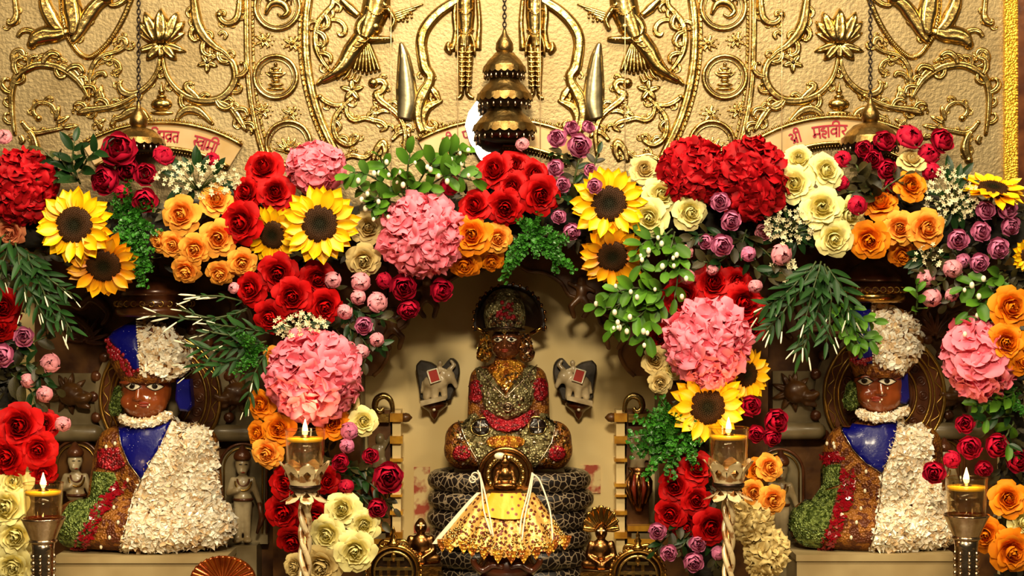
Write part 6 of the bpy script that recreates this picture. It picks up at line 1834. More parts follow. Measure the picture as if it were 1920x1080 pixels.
# ------------------------------------------------------------------ little gold shrine in a net skirt before the central idol
Y = .03
t = thing('gold_shrine', 'little gold shrine idol wearing a golden net skirt', 'idol', P(948, 1100, Y))
s = S(Y)
arch = [(898, 925), (898, 890)] + [(948 + 50 * cos(radians(a)), 888 + 48 * sin(radians(a))) for a in range(180, 361, 15)] + [(998, 925)]
mb = MB(); mb.prism(arch, Y + .012, Y + .03); mb.build('back_plate', BRONZE, t, smooth=False)
c = P(948, 890, Y)
mb = MB(); mb.torus((c.x, Y + .012, c.z), 47 * s, 5 * s, n=36, m=10, a0=-.5, a1=pi + .5); mb.build('outer_arch', BRONZE, t)
mb = MB(); mb.torus((c.x, Y + .008, c.z), 31 * s, 7 * s, n=36, m=8, a0=-.7, a1=pi + .7); gr = mb.build('gold_aureole', GOLDR, t)
for k in range(13):
    a = -.55 + (pi + 1.1) * k / 12; mb = MB(); mb.ball((c.x + 33 * s * cos(a), Y, c.z + 33 * s * sin(a)), (.0046, .004, .0046), 8, 6); mb.build('aureole_lobe', GOLDR, gr)
mb = MB(); mb.ball(P(937, 855, Y), (.011, .006, .007), 10, 8); mb.build('flower_tuft', PEARL, t)
blob('figurine', [('e', 947, 866, -6, 9, 10, 9), ('e', 947, 856, -4, 5, 5, 5), ('e', 947, 890, -4, 14, 17, 10), ('c', 934, 884, -4, 5, 930, 902, -8, 5), ('c', 960, 884, -4, 5, 964, 902, -8, 5), ('e', 947, 910, -8, 24, 9, 14)], Y, BRONZE, t, .002, 2)
mb = MB(); a = P(905, 930, Y); b_ = P(992, 918, Y); mb.box((a.x, Y - .02, a.z), (b_.x, Y + .025, b_.z)); mb.build('seat', GOLDR, t, smooth=False)
# skirt
def skirt_pt(u, v):
    """u -1..1 around the front, v 0..1 down"""
    cx = 950 - 4 * v; r = 50 + 70 * v ** .9
    a = u * 1.45
    fold = (1 + .05 * v * sin(u * 17)) * r
    y = 922 + v * (104 - 14 * abs(u) ** 1.5) + (7 * abs(((u * 7) % 1) - .5) * 2 - 3.5 if v > .985 else 0) + (6 * v * sin(u * 5 + 1))
    q = P(cx + fold * sin(a), y, Y); q.y = Y - .006 - (.026 + .045 * v) * cos(a) + .004 * sin(u * 23) * v
    return q
nu, nv = 84, 16
mb = MB(); vs = [skirt_pt(-1 + 2 * i / nu, j / nv) for j in range(nv + 1) for i in range(nu + 1)]
fs = [(j * (nu + 1) + i, j * (nu + 1) + i + 1, (j + 1) * (nu + 1) + i + 1, (j + 1) * (nu + 1) + i) for j in range(nv) for i in range(nu)]
mb.add(vs, fs); sk = mb.build('net_skirt', NETCLOTH, t)
mb = MB(); rnd = random.Random(5)       # raised sequins along the lower skirt
for k in range(300):
    u = rnd.uniform(-.95, .95); v = 1 - abs(rnd.gauss(0, .22)); v = max(.05, min(.97, v)); q = skirt_pt(u, v)
    q.y -= .002; mb.ball(q, (.0024, .0016, .0024), 6, 4)
mb.build('sequins', GOLDR, sk, kind='stuff')
for k in range(14):                     # pointed hem leaves
    u = -.93 + 1.86 * k / 13; p = skirt_pt(u, .97)
    mb = MB(); w = .010; mb.add([p + Vector((-w, -.002, .006)), p + Vector((w, -.002, .006)), p + Vector((w * .75, -.004, -.006)), p + Vector((0, -.005, -.018)), p + Vector((-w * .75, -.004, -.006)),
                          p + Vector((-w, .002, .006)), p + Vector((w, .002, .006)), p + Vector((w * .75, 0, -.006)), p + Vector((0, 0, -.018)), p + Vector((-w * .75, 0, -.006))],
                         [(0, 1, 2, 3, 4), (9, 8, 7, 6, 5), (0, 5, 6, 1), (1, 6, 7, 2), (2, 7, 8, 3), (3, 8, 9, 4), (4, 9, 5, 0)]); mb.build('hem_leaf', GOLDDUST, sk, smooth=False)
vs = [skirt_pt(-1.02, j / 8) + Vector((dx - .004 * j / 8, -.004, 0)) for j in range(9) for dx in (-.006, .004)]
mb = MB(); mb.add(vs + [v + Vector((0, .003, 0)) for v in vs], [(2 * j, 2 * j + 1, 2 * j + 3, 2 * j + 2) for j in range(8)] + [(18 + 2 * j, 18 + 2 * j + 2, 18 + 2 * j + 3, 18 + 2 * j + 1) for j in range(8)] + [(2 * j, 2 * j + 2, 20 + 2 * j, 18 + 2 * j) for j in range(8)])
mb.build('skirt_lining', WHITECLOTH, sk)
mb = MB()                              # yellow bodice panel
YELC = mat('yellow_brocade', srgb(236, 168, 24), .4, .15, srgb(120, 50, 14), 80, 'DOT', ramp=(.3, .2), bump=.4)
vs = [skirt_pt(-.42 + .8 * i / 10, .0 + .42 * j / 6) + Vector((0, -.005 - .003 * sin(pi * i / 10), .002)) for j in range(7) for i in range(11)]
mb.add(vs, [(j * 11 + i, j * 11 + i + 1, (j + 1) * 11 + i + 1, (j + 1) * 11 + i) for j in range(6) for i in range(10)]); mb.build('bodice', YELC, sk)
for pts in ([(896, 880), (902, 900), (908, 950), (922, 990)], [(899, 884), (912, 930), (926, 994)], [(998, 884), (990, 920), (978, 960), (974, 990)], [(1000, 886), (994, 920), (984, 960), (978, 1000)], [(1000, 888), (1012, 900), (1030, 950), (1034, 1000)]):
    mb = MB(); w = []
    for i, (x, y) in enumerate(crom(pts, 4)):
        q = P(x, y, Y); q.y = Y - .012 - max(0, (y - 905)) / 100 * .075 - .006; w.append(q)
    mb.tube(w, .0017, 6); mb.build('cotton_thread', WHITECLOTH, t)
mb = MB(); mb.torus(P(891, 893, Y - .01), .007, .0014, n=14, m=6); mb.torus(P(886, 899, Y - .01), .006, .0014, n=14, m=6); mb.build('thread_bow', WHITECLOTH, t)
mb = MB(); mb.lathe([(.03, 0), (.055, .03), (.04, .07), (.03, .10), (.045, .15), (.05, .155)], (P(950, 0, Y).x, Y, FLOOR), 24); mb.build('stem_base', WOOD, t)
mb = MB(); mb.lathe([(.055, 0), (.062, .012), (.05, .03), (.045, .115)], (P(950, 0, Y).x, Y, P(0, 1075, Y).z), 28); mb.build('wooden_base', WOOD, t)
for sd in (-1, 1):
    mb = MB(); mb.tube([P(950 + sd * x, y, Y - .055) for x, y in crom([(6, 1064), (26, 1060), (46, 1070), (60, 1058), (62, 1048)], 4)], .006, 8); mb.build('carved_foot', WOOD, t)
mb = MB(); mb.box((P(900, 0, Y).x, Y - .04, FLOOR), (P(1000, 0, Y).x, Y + .04, P(0, 1076, Y).z)); mb.build('stand_block', WOOD, t, smooth=False)

# ------------------------------------------------------------------ elephant brackets on the niche wall
def elephant(cx, sg, label):
    Y = .272
    X = lambda v: cx + v * sg
    t = thing('elephant_bracket', label, 'carved bracket', P(cx, 785, Y), 'elephant brackets')
    GREY = MATS.get('grey_stone') or mat('grey_stone', srgb(70, 60, 46), .4, 0, srgb(40, 32, 22), 30, bump=.3)
    ELE = MATS.get('elephant_ivory') or mat('elephant_ivory', srgb(206, 186, 146), .35, 0, srgb(150, 128, 90), 30, coat=.3)
    REDS_ = MATS.get('saddle_red') or mat('saddle_red', srgb(164, 40, 24), .4, coat=.2)
    poly = [(X(a), b) for a, b in ((-34, 676), (-14, 680), (4, 690), (22, 672), (36, 680), (40, 700), (34, 722), (26, 742), (18, 752), (-30, 752), (-36, 730), (-40, 704), (-42, 686))]
    poly = crom(poly + poly[:1], 3)[:-1]
    mb = MB(); mb.prism(poly if sg > 0 else poly[::-1], Y, YB, 3); mb.build('back_plate', GREY, t, smooth=False)
    blob('elephant', [('e', X(-4), 716, -14, 24, 16, 14), ('c', X(-18), 722, -12, 8, X(-22), 744, -10, 7), ('c', X(-6), 724, -18, 8, X(-6), 744, -16, 7), ('c', X(10), 722, -14, 7, X(12), 744, -12, 6), ('c', X(-28), 716, -10, 3, X(-32), 736, -8, 2),
                      ('e', X(20), 706, -16, 12, 13, 11), ('c', X(28), 712, -18, 6, X(34), 724, -18, 4), ('e', X(10), 702, -20, 7, 10, 4), ('c', X(20), 694, -12, 5, X(30), 684, -10, 4), ('c', X(30), 684, -10, 4, X(24), 676, -10, 3)], Y, ELE, t, .0022, 2)
    sd = thing  # noqa
    mb = MB(); mb.prism([(X(-21), 696), (X(-3), 691), (X(4), 713), (X(-14), 719)], Y - .034, Y - .012, 2); sad = mb.build('saddle_cloth', REDS_, t, smooth=False)
    mb = MB(); mb.tube([P(X(a), b, Y - .034) for a, b in ((-21, 696), (-3, 691), (4, 713), (-14, 719), (-21, 696))], .0019, 6); mb.build('saddle_border', PEARL, sad)
    blob('rider', [('e', X(4), 680, -16, 5, 6, 5), ('e', X(2), 692, -14, 6, 8, 6), ('c', X(4), 690, -16, 3, X(16), 694, -18, 2.5)], Y, ELE, t, .002, 2)
    mb = MB(); mb.prism([(X(-34), 752), (X(14), 742), (X(14), 750), (X(-34), 762)], Y - .036, YB); mb.build('ledge', ELE, t, smooth=False)
    mb = MB(); c = P(cx - 8 * sg, 760, Y + .006); s = S(Y)
    mb.lathe([(0, -.030), (3 * s, -.027), (7 * s, -.022), (9 * s, -.016), (15 * s, -.010), (24 * s, -.002), (26 * s, .004), (22 * s, .008)], c, 20); mb.build('cone_bracket', WOOD, t)
    mb = MB(); mb.ball(P(cx - 8 * sg, 768, Y - .014), .0035, 8, 6); mb.build('bracket_knob', PEARL, t)
elephant(822, 1, 'carved elephant bracket with red saddle left of the central idol')
elephant(1077, -1, 'carved elephant bracket with red saddle right of the central idol')

GILT = mat('gilt_paint', srgb(220, 160, 48), .3, .3, srgb(170, 110, 30), 40, coat=.3)
# ------------------------------------------------------------------ carved gilt pillars beside the central niche
def pillar(cx, sg, label):
    Y = .235
    X = lambda v: cx + v * sg
    t = thing('carved_pillar', label, 'pillar', P(cx, 1200, Y), 'gilt carved pillars')
    for k, (x0, x1, m, d) in enumerate(((0, 16, MARBLE, .01), (-46, -4, CARVED, .02))):
        a = P(min(X(x0), X(x1)), 1200, Y); b = P(max(X(x0), X(x1)), 770, Y)
        mb = MB(); mb.box((a.x, Y + d, FLOOR), (b.x, YB, b.z)); mb.build('shaft', m, t, smooth=False)
    for y, h, w in ((783, 16, 4), (825, 14, 4), (863, 6, 4), (910, 6, 4), (930, 4, 3), (962, 7, 4), (1004, 12, 4)):
        a = P(min(X(-w), X(16 + w)), y + h / 2, Y); b = P(max(X(-w), X(16 + w)), y - h / 2, Y)
        mb = MB(); mb.box((a.x, Y, a.z), (b.x, Y + .03, b.z)); o = mb.build('gilt_band', GILT, t, smooth=False)
    mb = MB(); mb.tube([P(X(16), 783, Y + .01), P(X(26), 783, Y + .01), P(X(32), 783, Y + .01), P(X(38), 783, Y + .01)], [.008, .010, .008, .001], 10); mb.build('capital_tip', CARVED, t)
    mb = MB(); a = P(min(X(-50), X(-6)), 792, Y); b = P(max(X(-50), X(-6)), 776, Y); mb.box((a.x, Y, a.z), (b.x, Y + .05, b.z)); mb.build('capital', GOLDD, t, smooth=False)
    mb = MB(); mb.tube([P(X(x), y, Y - .002) for x, y in crom([(2, 772), (-2, 752), (-14, 742), (-28, 748), (-32, 764), (-22, 772), (-16, 764)], 4)], [.004 + .003 * sin(pi * i / 24) for i in range(25)], 8); mb.build('volute', GOLDR, t)
    # standing figure with raised arm on the shaft, over a vase
    blob('pillar_figure', [('e', X(-22), 822, -8, 9, 11, 9), ('e', X(-24), 848, -6, 12, 16, 9), ('c', X(-14), 838, -8, 4, X(-2), 818, -10, 3.5), ('c', X(-34), 838, -6, 4, X(-42), 860, -8, 4), ('c', X(-28), 862, -6, 8, X(-32), 884, -6, 6), ('c', X(-18), 862, -6, 8, X(-12), 882, -6, 6)], Y + .02, MARBLE2, t, .0026, 3)
    mb = MB(); c = P(X(-26), 958, Y + .01)
    mb.lathe([(.008, 0), (.010, .008), (.02, .022), (.027, .04), (.028, .06), (.02, .076), (.016, .08), (.022, .088)], c, 20); v = mb.build('vase', BRONZE, t)
    for k in range(5):
        a = P(X(-46 + k * 10), 916, Y); mb = MB(); mb.tube([P(X(-42 + k * 8), 890, Y - .012), P(X(-46 + k * 10), 916, Y - .022), P(X(-38 + k * 6), 944, Y - .012)], [.002, .005, .002], 6); mb.build('vase_rib', LIPS if k % 2 else BRONZE, v)
    for y in (990, 1004, 1014):
        a = P(min(X(-52), X(-8)), y + 5, Y); b = P(max(X(-52), X(-8)), y - 5, Y); ww = .004 if y != 1004 else -.004
        mb = MB(); mb.box((a.x - ww, Y - .01, a.z), (b.x + ww, Y + .04, b.z)); mb.build('vase_base', GILT if y != 1004 else MARBLE2, t, smooth=False)
    return t
pillar(735, 1, 'gilt carved pillar left of the central niche, behind the crimson blooms')
pillar(1172, -1, 'gilt carved pillar with vase right of the central niche')

# ------------------------------------------------------------------ attendant figures in oval frames
def attendant(cx, top, k, label, full, face, Y=.235):
    X = lambda v: cx + v * k
    Z = lambda v: top + v * k
    t = thing('attendant_figure', label, 'carved figure', P(cx, Z(180 if full else 100), Y), 'attendant figures')
    SKIN = MATS.get('attendant_marble') or mat('attendant_marble', srgb(182, 164, 126), .35, 0, srgb(132, 110, 72), 22, coat=.25)
    mb = MB(); n = 24; hh = 190 if full else 110
    poly = [(X(-46), Z(hh)), (X(-46), Z(46))] + [(X(46 * cos(radians(a))), Z(46 + 46 * sin(radians(a)))) for a in range(195, 346, 15)] + [(X(46), Z(46)), (X(46), Z(hh))]
    mb.prism(poly, Y + .025, .2875); mb.build('niche_plate', MARBLE2 if full else CARVED, t, smooth=False)
    for r in (44, 36):
        mb = MB(); pts = [(X(-r), Z(hh - 20))] + [(X(r * cos(radians(a))), Z(46 + r * sin(radians(a)))) for a in range(180, 361, 12)] + [(X(r), Z(hh - 20))]
        mb.tube([P(x, y, Y + .02) for x, y in pts], (3.0 if r > 40 else 1.8) * .001 * k, 8); mb.build('oval_rim', BROWNST if r > 40 else GOLDD, t)
    caps = [('e', X(0), Z(40), -10, 14 * k, 17 * k, 14 * k), ('e', X(0), Z(52), -14, 10 * k, 8 * k, 10 * k), ('e', X(0), Z(80), -6, 20 * k, 20 * k, 13 * k), ('c', X(-18), Z(70), -6, 7 * k, X(-26), Z(94), -10, 6 * k), ('c', X(-26), Z(94), -10, 6 * k, X(-8), Z(88), -20, 5 * k),
            ('c', X(18), Z(70), -6, 7 * k, X(26), Z(94), -8, 6 * k), ('c', X(26), Z(94), -8, 6 * k, X(32), Z(112), -6, 5 * k), ('e', X(0), Z(104), -6, 18 * k, 16 * k, 13 * k), ('c', X(0), Z(50), -8, 7 * k, X(0), Z(66), -6, 8 * k), ('c', X(0), Z(46), -23, 2 * k, X(0), Z(51), -25, 3 * k)]
    if full: caps += [('c', X(-8), Z(112), -6, 10 * k, X(-8), Z(146), -8, 8 * k), ('c', X(-8), Z(146), -8, 8 * k, X(-8), Z(178), -6, 6 * k), ('c', X(8), Z(112), -6, 10 * k, X(8), Z(146), -6, 8 * k), ('c', X(8), Z(146), -6, 8 * k, X(8), Z(178), -4, 6 * k), ('e', X(-10), Z(182), -12, 9 * k, 5 * k, 12 * k), ('e', X(10), Z(182), -10, 9 * k, 5 * k, 12 * k)]
    b = blob('figure', caps, Y, SKIN, t, .0026, 3)
    bv = bvh_of(b)
    for sd in (-1, 1):
        drape([(X(a), Z(c)) for a, c in almond(sd * 5 - 3.5, sd * 5 + 3.5, 41, 1.0, .8)], bv, .0008, 'eye', EYEB, b, step=2.5, Yf=Y - .02)
    drape([(X(a), Z(c)) for a, c in almond(-4, 4, 56, 1.4, 1.4)], bv, .0008, 'mouth', LIPS, b, step=2.5, Yf=Y - .02)
    mb = MB(); c = P(X(0), Z(28), Y); s = S(Y) * k
    mb.lathe([(14 * s, -4 * s), (16.5 * s, 0), (17 * s, 4 * s), (15 * s, 9 * s), (11 * s, 14 * s), (7 * s, 17 * s), (5 * s, 22 * s), (0, 25 * s)], (c.x, c.y - .010, c.z), 16); mb.build('crown', BROWNST, b)
    for R, y, m2 in ((11, 74, BROWNST), (15, 78, GOLDD)):
        mb = MB(); q = P(X(0), Z(y - 6), Y - .018); mb.torus((q.x, q.y, q.z), R * s, 1.8 * s, n=18, m=6, a0=pi, a1=2 * pi, sz=1.2); mb.build('necklace', m2, b)
    mb = MB(); q = P(X(0), Z(106), Y - .006); mb.torus(q, 17 * s, 3 * s, axis='Z', n=22, m=6, sz=.75); mb.build('belt', BROWNST, b)
    if full:
        mb = MB(); mb.tube([P(X(30), Z(112), Y - .01), P(X(36), Z(140), Y - .01), P(X(26), Z(170), Y - .006)], [.004, .007, .003], 8); mb.build('sash', BROWNST, b)
        mb = MB(); q = P(X(0), Z(190), Y); mb.box((q.x - .03 * k, Y - .02, FLOOR), (q.x + .03 * k, .2875, q.z)); mb.build('ledge', MARBLE2, t, smooth=False)
attendant(143, 824, .98, 'small carved attendant bust left of the left idol', False, 0)
attendant(456, 830, 1.0, 'carved standing attendant in an oval frame right of the left idol', True, 0)
attendant(1462, 840, 1.0, 'carved standing attendant in an oval frame left of the right idol', True, 0)
attendant(1768, 816, .9, 'carved attendant bust half hidden right of the right idol', False, 0)

# ------------------------------------------------------------------ small bronze idols and round brass frames
def bronze(cx, top, label, hood, Y):
    t = thing('bronze_idol', label, 'idol', P(cx, 1200, Y), 'small bronze idols')
    b = blob('figure', [('e', cx, top + 14, 0, 12, 14, 12), ('e', cx, top + 2, 2, 6, 5, 6), ('c', cx, top + 24, 0, 6, cx, top + 32, 0, 7), ('e', cx, top + 48, 0, 21, 22, 13), ('c', cx - 19, top + 36, 0, 7, cx - 25, top + 58, -4, 6), ('c', cx + 19, top + 36, 0, 7, cx + 25, top + 58, -4, 6),
                        ('c', cx - 25, top + 58, -4, 6, cx - 4, top + 70, -18, 5), ('c', cx + 25, top + 58, -4, 6, cx + 4, top + 70, -18, 5), ('c', cx - 30, top + 74, -4, 9, cx + 4, top + 76, -16, 8), ('c', cx + 30, top + 74, -4, 9, cx - 4, top + 76, -16, 8), ('c', cx, top + 13, -11, 2, cx, top + 17, -13, 2.6)], Y, BRONZE, t, .0024, 2)
    bv = bvh_of(b)
    for sd in (-1, 1): drape(almond(cx + sd * 4.5 - 3, cx + sd * 4.5 + 3, top + 11, 1.6, 1.6), bv, .0008, 'eye', PEARL, b, step=2, Yf=Y - .01)
    mb = MB(); s = S(Y); c = P(cx, top + 84, Y)
    for k, (w, h0, h1) in enumerate(((40, -8, 0), (34, -16, -8), (42, -26, -16))): mb.box((c.x - w * s, Y - .03, c.z + h0 * s), (c.x + w * s, Y + .02, c.z + h1 * s))
    mb.build('seat', BRASS, t, smooth=False)
    mb = MB(); mb.box((c.x - .04, Y - .028, FLOOR), (c.x + .04, Y + .02, c.z - 26 * s)); mb.build('stand', WOOD, t, smooth=False)
    if hood:
        for k in range(9):
            a = -180 + 22.5 * k
            part(lambda mb: stroke(mb, [(cx + 6 * cos(radians(a)), top + 10 + 6 * sin(radians(a))), (cx + 22 * cos(radians(a)), top + 8 + 24 * sin(radians(a))), (cx + 34 * cos(radians(a)), top + 6 + 42 * sin(radians(a)))], [5, 13, 9], 6, 4, groove=.3, Y=Y + .012), 'hood_lobe', t, BRASS)
        mb = MB(); mb.prism([(cx + 33 * cos(radians(a)), top + 7 + 40 * sin(radians(a))) for a in range(180, 361, 12)], Y + .012, Y + .018); mb.build('hood_plate', BRASS, t, smooth=False)
bronze(789, 974, 'small bronze seated idol left of the golden skirt', False, .07)
bronze(1127, 984, 'small bronze seated idol with fanned hood right of the golden skirt', True, .07)

def round_frame(cx, cy, r, label, Y):
    t = thing('brass_roundel', label, 'ornament', P(cx, 1200, Y), 'round brass frames')
    s = S(Y); c = P(cx, cy, Y)
    mb = MB(); mb.torus(c, r * s, 5 * s, n=44, m=10); mb.build('ring', BRASS, t)
    mb = MB(); mb.torus((c.x, c.y - .003, c.z), (r - 10) * s, 2.5 * s, n=40, m=8); mb.build('inner_ring', GOLDR, t)
    for k in range(36):
        a = 2 * pi * k / 36; mb = MB(); mb.ball((c.x + (r + 6) * s * cos(a), c.y, c.z + (r + 6) * s * sin(a)), .0034, 6, 5); mb.build('ring_bead', BRASS, t)
    mb = MB(); mb.lathe([(12 * s, 0), (10 * s, .006), (5 * s, .010), (7 * s, .016), (3 * s, .022), (4 * s, .026), (0, .036)], (c.x, c.y, c.z + (r + 2) * s), 14); mb.build('finial', BRASS, t)
    for sd in (-1, 1):
        mb = MB(); mb.tube([Vector((c.x + sd * x * s, c.y, c.z + z * s)) for x, z in crom([(6, r + 8), (20, r + 10), (26, r + 2), (18, r - 2)], 4)], .0032, 7); mb.build('finial_scroll', BRASS, t)
    # pierced shrine emblem: posts, beams, little roofs
    for x in (-24, -9, 9, 24):
        mb = MB(); mb.box((c.x + (x - 3) * s, Y - .002, c.z - 40 * s), (c.x + (x + 3) * s, Y + .004, c.z + (22 if abs(x) < 10 else 8) * s)); mb.build('post', BRASS, t, smooth=False)
    for z in (22, 4, -12):
        w = r - 12 if z < 10 else 20
        mb = MB(); mb.box((c.x - w * s, Y - .003, c.z + (z - 3) * s), (c.x + w * s, Y + .005, c.z + (z + 3) * s)); mb.build('beam', GOLDR, t, smooth=False)
    mb = MB(); mb.ball((c.x, Y, c.z + 26 * s), (.006, .004, .010), 8, 6); mb.build('emblem_dome', BRASS, t)
    mb = MB(); mb.prism(circ(cx, cy, r - 2, r - 2, 32), Y + .010, Y + .013); mb.build('back_disc', BLACKM, t, smooth=False)
    mb = MB(); mb.box((c.x - .02, Y - .012, FLOOR), (c.x + .02, Y + .012, c.z - r * s)); mb.build('stand', BRASS, t, smooth=False)
round_frame(738, 1070, 46, 'round brass frame with pierced shrine emblem at the bottom left of centre', .0)
round_frame(1196, 1078, 46, 'round brass frame with pierced shrine emblem at the bottom right of centre', .0)

# scalloped brass bowl at the bottom
t = thing('brass_bowl', 'scalloped copper coloured bowl at the bottom beside the left plinth', 'bowl', P(418, 1200, .0)); c = P(418, 1092, .0)
CPR = mat('copper_glaze', srgb(190, 96, 26), .18, .75, srgb(130, 52, 12), 24, coat=.3)
for k in range(15):
    a = radians(-172 + 164 * k / 14)
    x1, y1 = 418 + 62 * cos(a), 1092 + 50 * sin(a)
    part(lambda mb: stroke(mb, [(418 + 8 * cos(a), 1092 + 6 * sin(a)), (418 + 40 * cos(a), 1092 + 32 * sin(a)), (x1, y1)], [4, 11, 14], 7, 4, Y=.0), 'bowl_lobe', t, CPR)
mb = MB(); mb.prism([(418 + 60 * cos(radians(a)), 1092 + 47 * sin(radians(a))) for a in range(180, 361, 10)] + [(478, 1110), (358, 1110)], .0, .02); mb.build('bowl_back', CPR, t, smooth=False)
mb = MB(); mb.box((c.x - .05, -.02, FLOOR), (c.x + .05, .03, c.z - .008)); mb.build('foot', CPR, t, smooth=False)

# ------------------------------------------------------------------ glass oil lamps
def flame_light(p):
    l = bpy.data.lights.new('flame_glow', 'POINT'); l.energy = .26; l.color = (1, .62, .25); l.shadow_soft_size = .008
    o = bpy.data.objects.new('flame_glow', l); o.location = p; COL.objects.link(o); return o

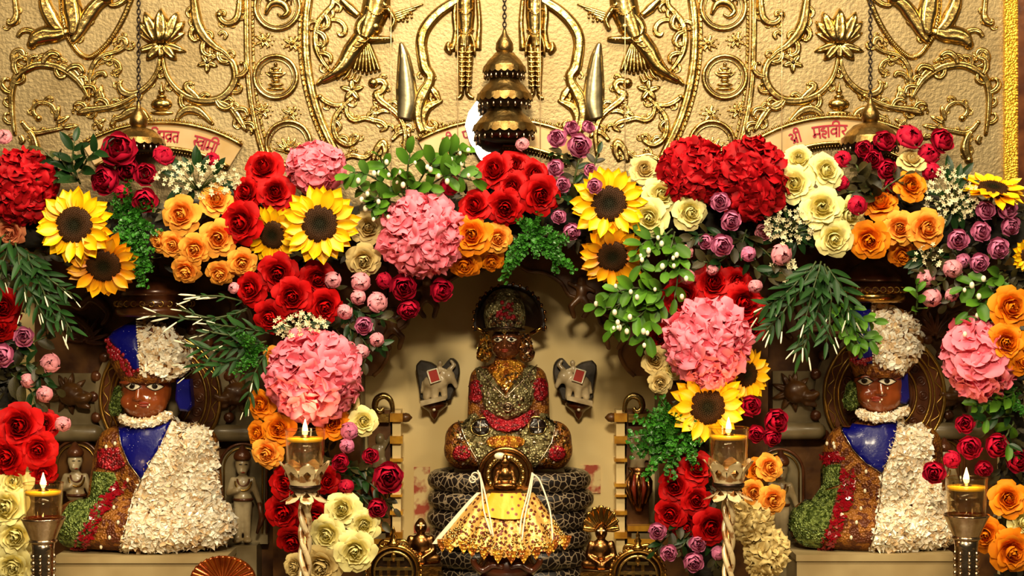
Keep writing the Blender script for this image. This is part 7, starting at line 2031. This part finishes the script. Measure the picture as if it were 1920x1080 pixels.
def glass_lamp(cx, top, w, h, Y, label, kind):
    s = S(Y); R = w / 2 * s; c = P(cx, top + h, Y); H = h * s
    t = thing('oil_lamp', label, 'oil lamp', P(cx, 1080, Y) * 1.0, 'glass oil lamps')
    t.location = Vector((c.x, Y, FLOOR))
    mb = MB(); n = 32
    prof = [(R * .86, .002), (R * .9, .004), (R, H), (R * 1.02, H + .0008), (R * .955, H), (R * .85, .006), (0.0001, .006)]
    mb.lathe([(0.0001, 0)] + prof, c, n); gl = mb.build('glass_tumbler', GLASS, t)
    mb = MB(); mb.lathe([(.0001, .0065), (R * .83, .0065), (R * .895, H * .70), (.0001, H * .70)], c, n); mb.build('water', WATER, gl)
    mb = MB(); mb.lathe([(.0001, H * .705), (R * .895, H * .705), (R * .905, H * .80), (.0001, H * .79)], c, n); mb.build('oil', OIL, gl)
    mb = MB(); mb.torus((c.x, c.y, c.z + H), R * .99, .0012, axis='Z', n=32, m=6); mb.build('glass_rim', GLASS, gl)
    f = P(cx, top - 2, Y)
    fl = Vector((f.x, Y, c.z + H * .84))
    mb = MB(); mb.lathe([(.009, 0), (.010, .0015), (.006, .004), (.002, .005)], (fl.x, fl.y, c.z + H * .79), 14); mb.build('wick_float', BRASS, t)
    mb = MB(); mb.tube([Vector((fl.x, fl.y, c.z + H * .79)), fl + Vector((0, 0, .003))], .0011, 6); mb.build('wick', WICK, t)
    mb = MB(); mb.lathe([(.0005, 0), (.0036, .004), (.0052, .010), (.0044, .017), (.0022, .024), (.0003, .030)], fl, 14); mb.build('flame', FLAME, t)
    g = flame_light(fl + Vector((0, 0, .012))); g.parent = t; g.location = fl + Vector((0, -.001, .036)) - t.location
    if kind == 'lotus':
        z0 = c.z
        def petals(name, z, r0, r1, hh, npt, down, m):
            for k in range(npt):
                a = 2 * pi * (k + .5) / npt
                mb = MB(); vs = []; fs = []
                for j in range(7):
                    v = j / 6; wd = .60 * (1 - .18 * v) * (1 if v < .55 else sqrt(max(.02, 1 - ((v - .55) / .45) ** 2)))
                    rr = r0 + (r1 - r0) * (v ** 1.5)
                    for i in range(7):
                        u = -1 + i / 3; aa = a + u * wd * 2 * pi / npt * .86
                        q = rr * (1 + .06 * (u * u - .5) * v)
                        vs.append((c.x + q * cos(aa), c.y + q * sin(aa), z + (hh * v if not down else -hh * v)))
                fs = [(j * 7 + i, j * 7 + i + 1, (j + 1) * 7 + i + 1, (j + 1) * 7 + i) for j in range(6) for i in range(6)]
                k0 = len(vs); vs += [(c.x + (x - c.x) * .96, c.y + (y - c.y) * .96, zz) for x, y, zz in vs]
                fs += [tuple(q + k0 for q in f[::-1]) for f in fs] + [(42 + i, 43 + i, 43 + i + k0, 42 + i + k0) for i in range(6)]
                mb.add(vs, fs); o = mb.build(name, m, t)
                # pierced diamond motif on the petal
                mb = MB(); rr = r0 + (r1 - r0) * .35; ctr = Vector((c.x + (rr + .0012) * cos(a), c.y + (rr + .0012) * sin(a), z + (hh * .5 if not down else -hh * .5)))
                tg = Vector((-sin(a), cos(a), 0)); ou = Vector((cos(a), sin(a), .3 if not down else -.3)).normalized()
                mb.add([ctr + tg * .007, ctr + Vector((0, 0, .008)) + ou * .001, ctr - tg * .007, ctr - Vector((0, 0, .008)) + ou * .0, ctr + ou * .003], [(0, 1, 4), (1, 2, 4), (2, 3, 4), (3, 0, 4)]); mb.build('petal_motif', BRONZE, o, smooth=False)
        IV = MATS.get('ivory_gilt_metal') or mat('ivory_gilt_metal', srgb(226, 204, 156), .3, .15, srgb(150, 104, 56), 60, ramp=(.52, .62), coat=.3)
        z = c.z - .006
        mb = MB(); mb.lathe([(.012, -.006), (R * .95, -.002), (R * .98, .004), (R * .9, .006)], (c.x, c.y, z), 24); mb.build('cup', IV, t)
        petals('lotus_petal', z - .026, R * .72, R * 1.26, .044, 7, False, IV)
        mb = MB(); mb.lathe([(R * .5, -.012), (R * .78, -.004), (R * .8, .002), (R * .6, .006)], (c.x, c.y, z - .026), 24); mb.build('collar', BLACKM, t)
        petals('sepal', z - .030, R * .40, R * 1.22, .024, 7, True, IV)
        # twisted openwork column
        zt = z - .05
        for k in range(3):
            mb = MB(); pts = []; N_ = 60
            for i in range(N_ + 1):
                f = i / N_; a = f * 17 + k * 2.094; pts.append(Vector((c.x + .0075 * cos(a), c.y + .0075 * sin(a), zt + (FLOOR + .01 - zt) * f)))
            mb.tube(pts, .0058, 7, flat=.8); mb.build('twisted_strand', IV, t)
        mb = MB(); mb.tube([Vector((c.x, c.y, zt + .03)), Vector((c.x, c.y, FLOOR))], .0062, 10); mb.build('core_rod', BRONZE, t)
        mb = MB(); mb.lathe([(.05, 0), (.05, .006), (.03, .014), (.012, .02)], (c.x, c.y, FLOOR), 24); mb.build('foot', IV, t)
    else:
        z = c.z
        mb = MB(); mb.lathe([(R * .62, -.034), (R * .66, -.030), (R * .82, -.016), (R * 1.08, .004), (R * 1.12, .007), (R * 1.0, .007), (R * .9, .003)], (c.x, c.y, z), 28); mb.build('cup', SILVER, t)
        mb = MB(); mb.lathe([(R * .60, -.034), (R * .56, -.05), (R * .5, FLOOR - z + .03), (R * .9, FLOOR - z + .01), (R * .95, FLOOR - z)], (c.x, c.y, z), 24); mb.build('stem', SILVER, t)
        for k in range(8):
            a = 2 * pi * k / 8
            for j in range(4):
                mb = MB(); rr = R * .555; q = (c.x + rr * cos(a), c.y + rr * sin(a), z - .062 - j * .012); mb.ball(q, (.0034, .0034, .0055), 6, 5); mb.build('embossed_bead', SILVER, t)
        mb = MB(); mb.torus((c.x, c.y, z - .034), R * .63, .003, axis='Z', n=26, m=6); mb.build('collar', SILVER, t)
glass_lamp(572, 806, 76, 72, -.16, 'burning glass oil lamp on a lotus holder left of the central niche', 'lotus')
glass_lamp(1366, 802, 76, 72, -.16, 'burning glass oil lamp on a lotus holder right of the central niche', 'lotus')
glass_lamp(81, 906, 74, 72, -.16, 'burning glass oil lamp on a silver cup at the left', 'cup')
glass_lamp(1812, 896, 78, 76, -.16, 'burning glass oil lamp on a silver cup at the right', 'cup')
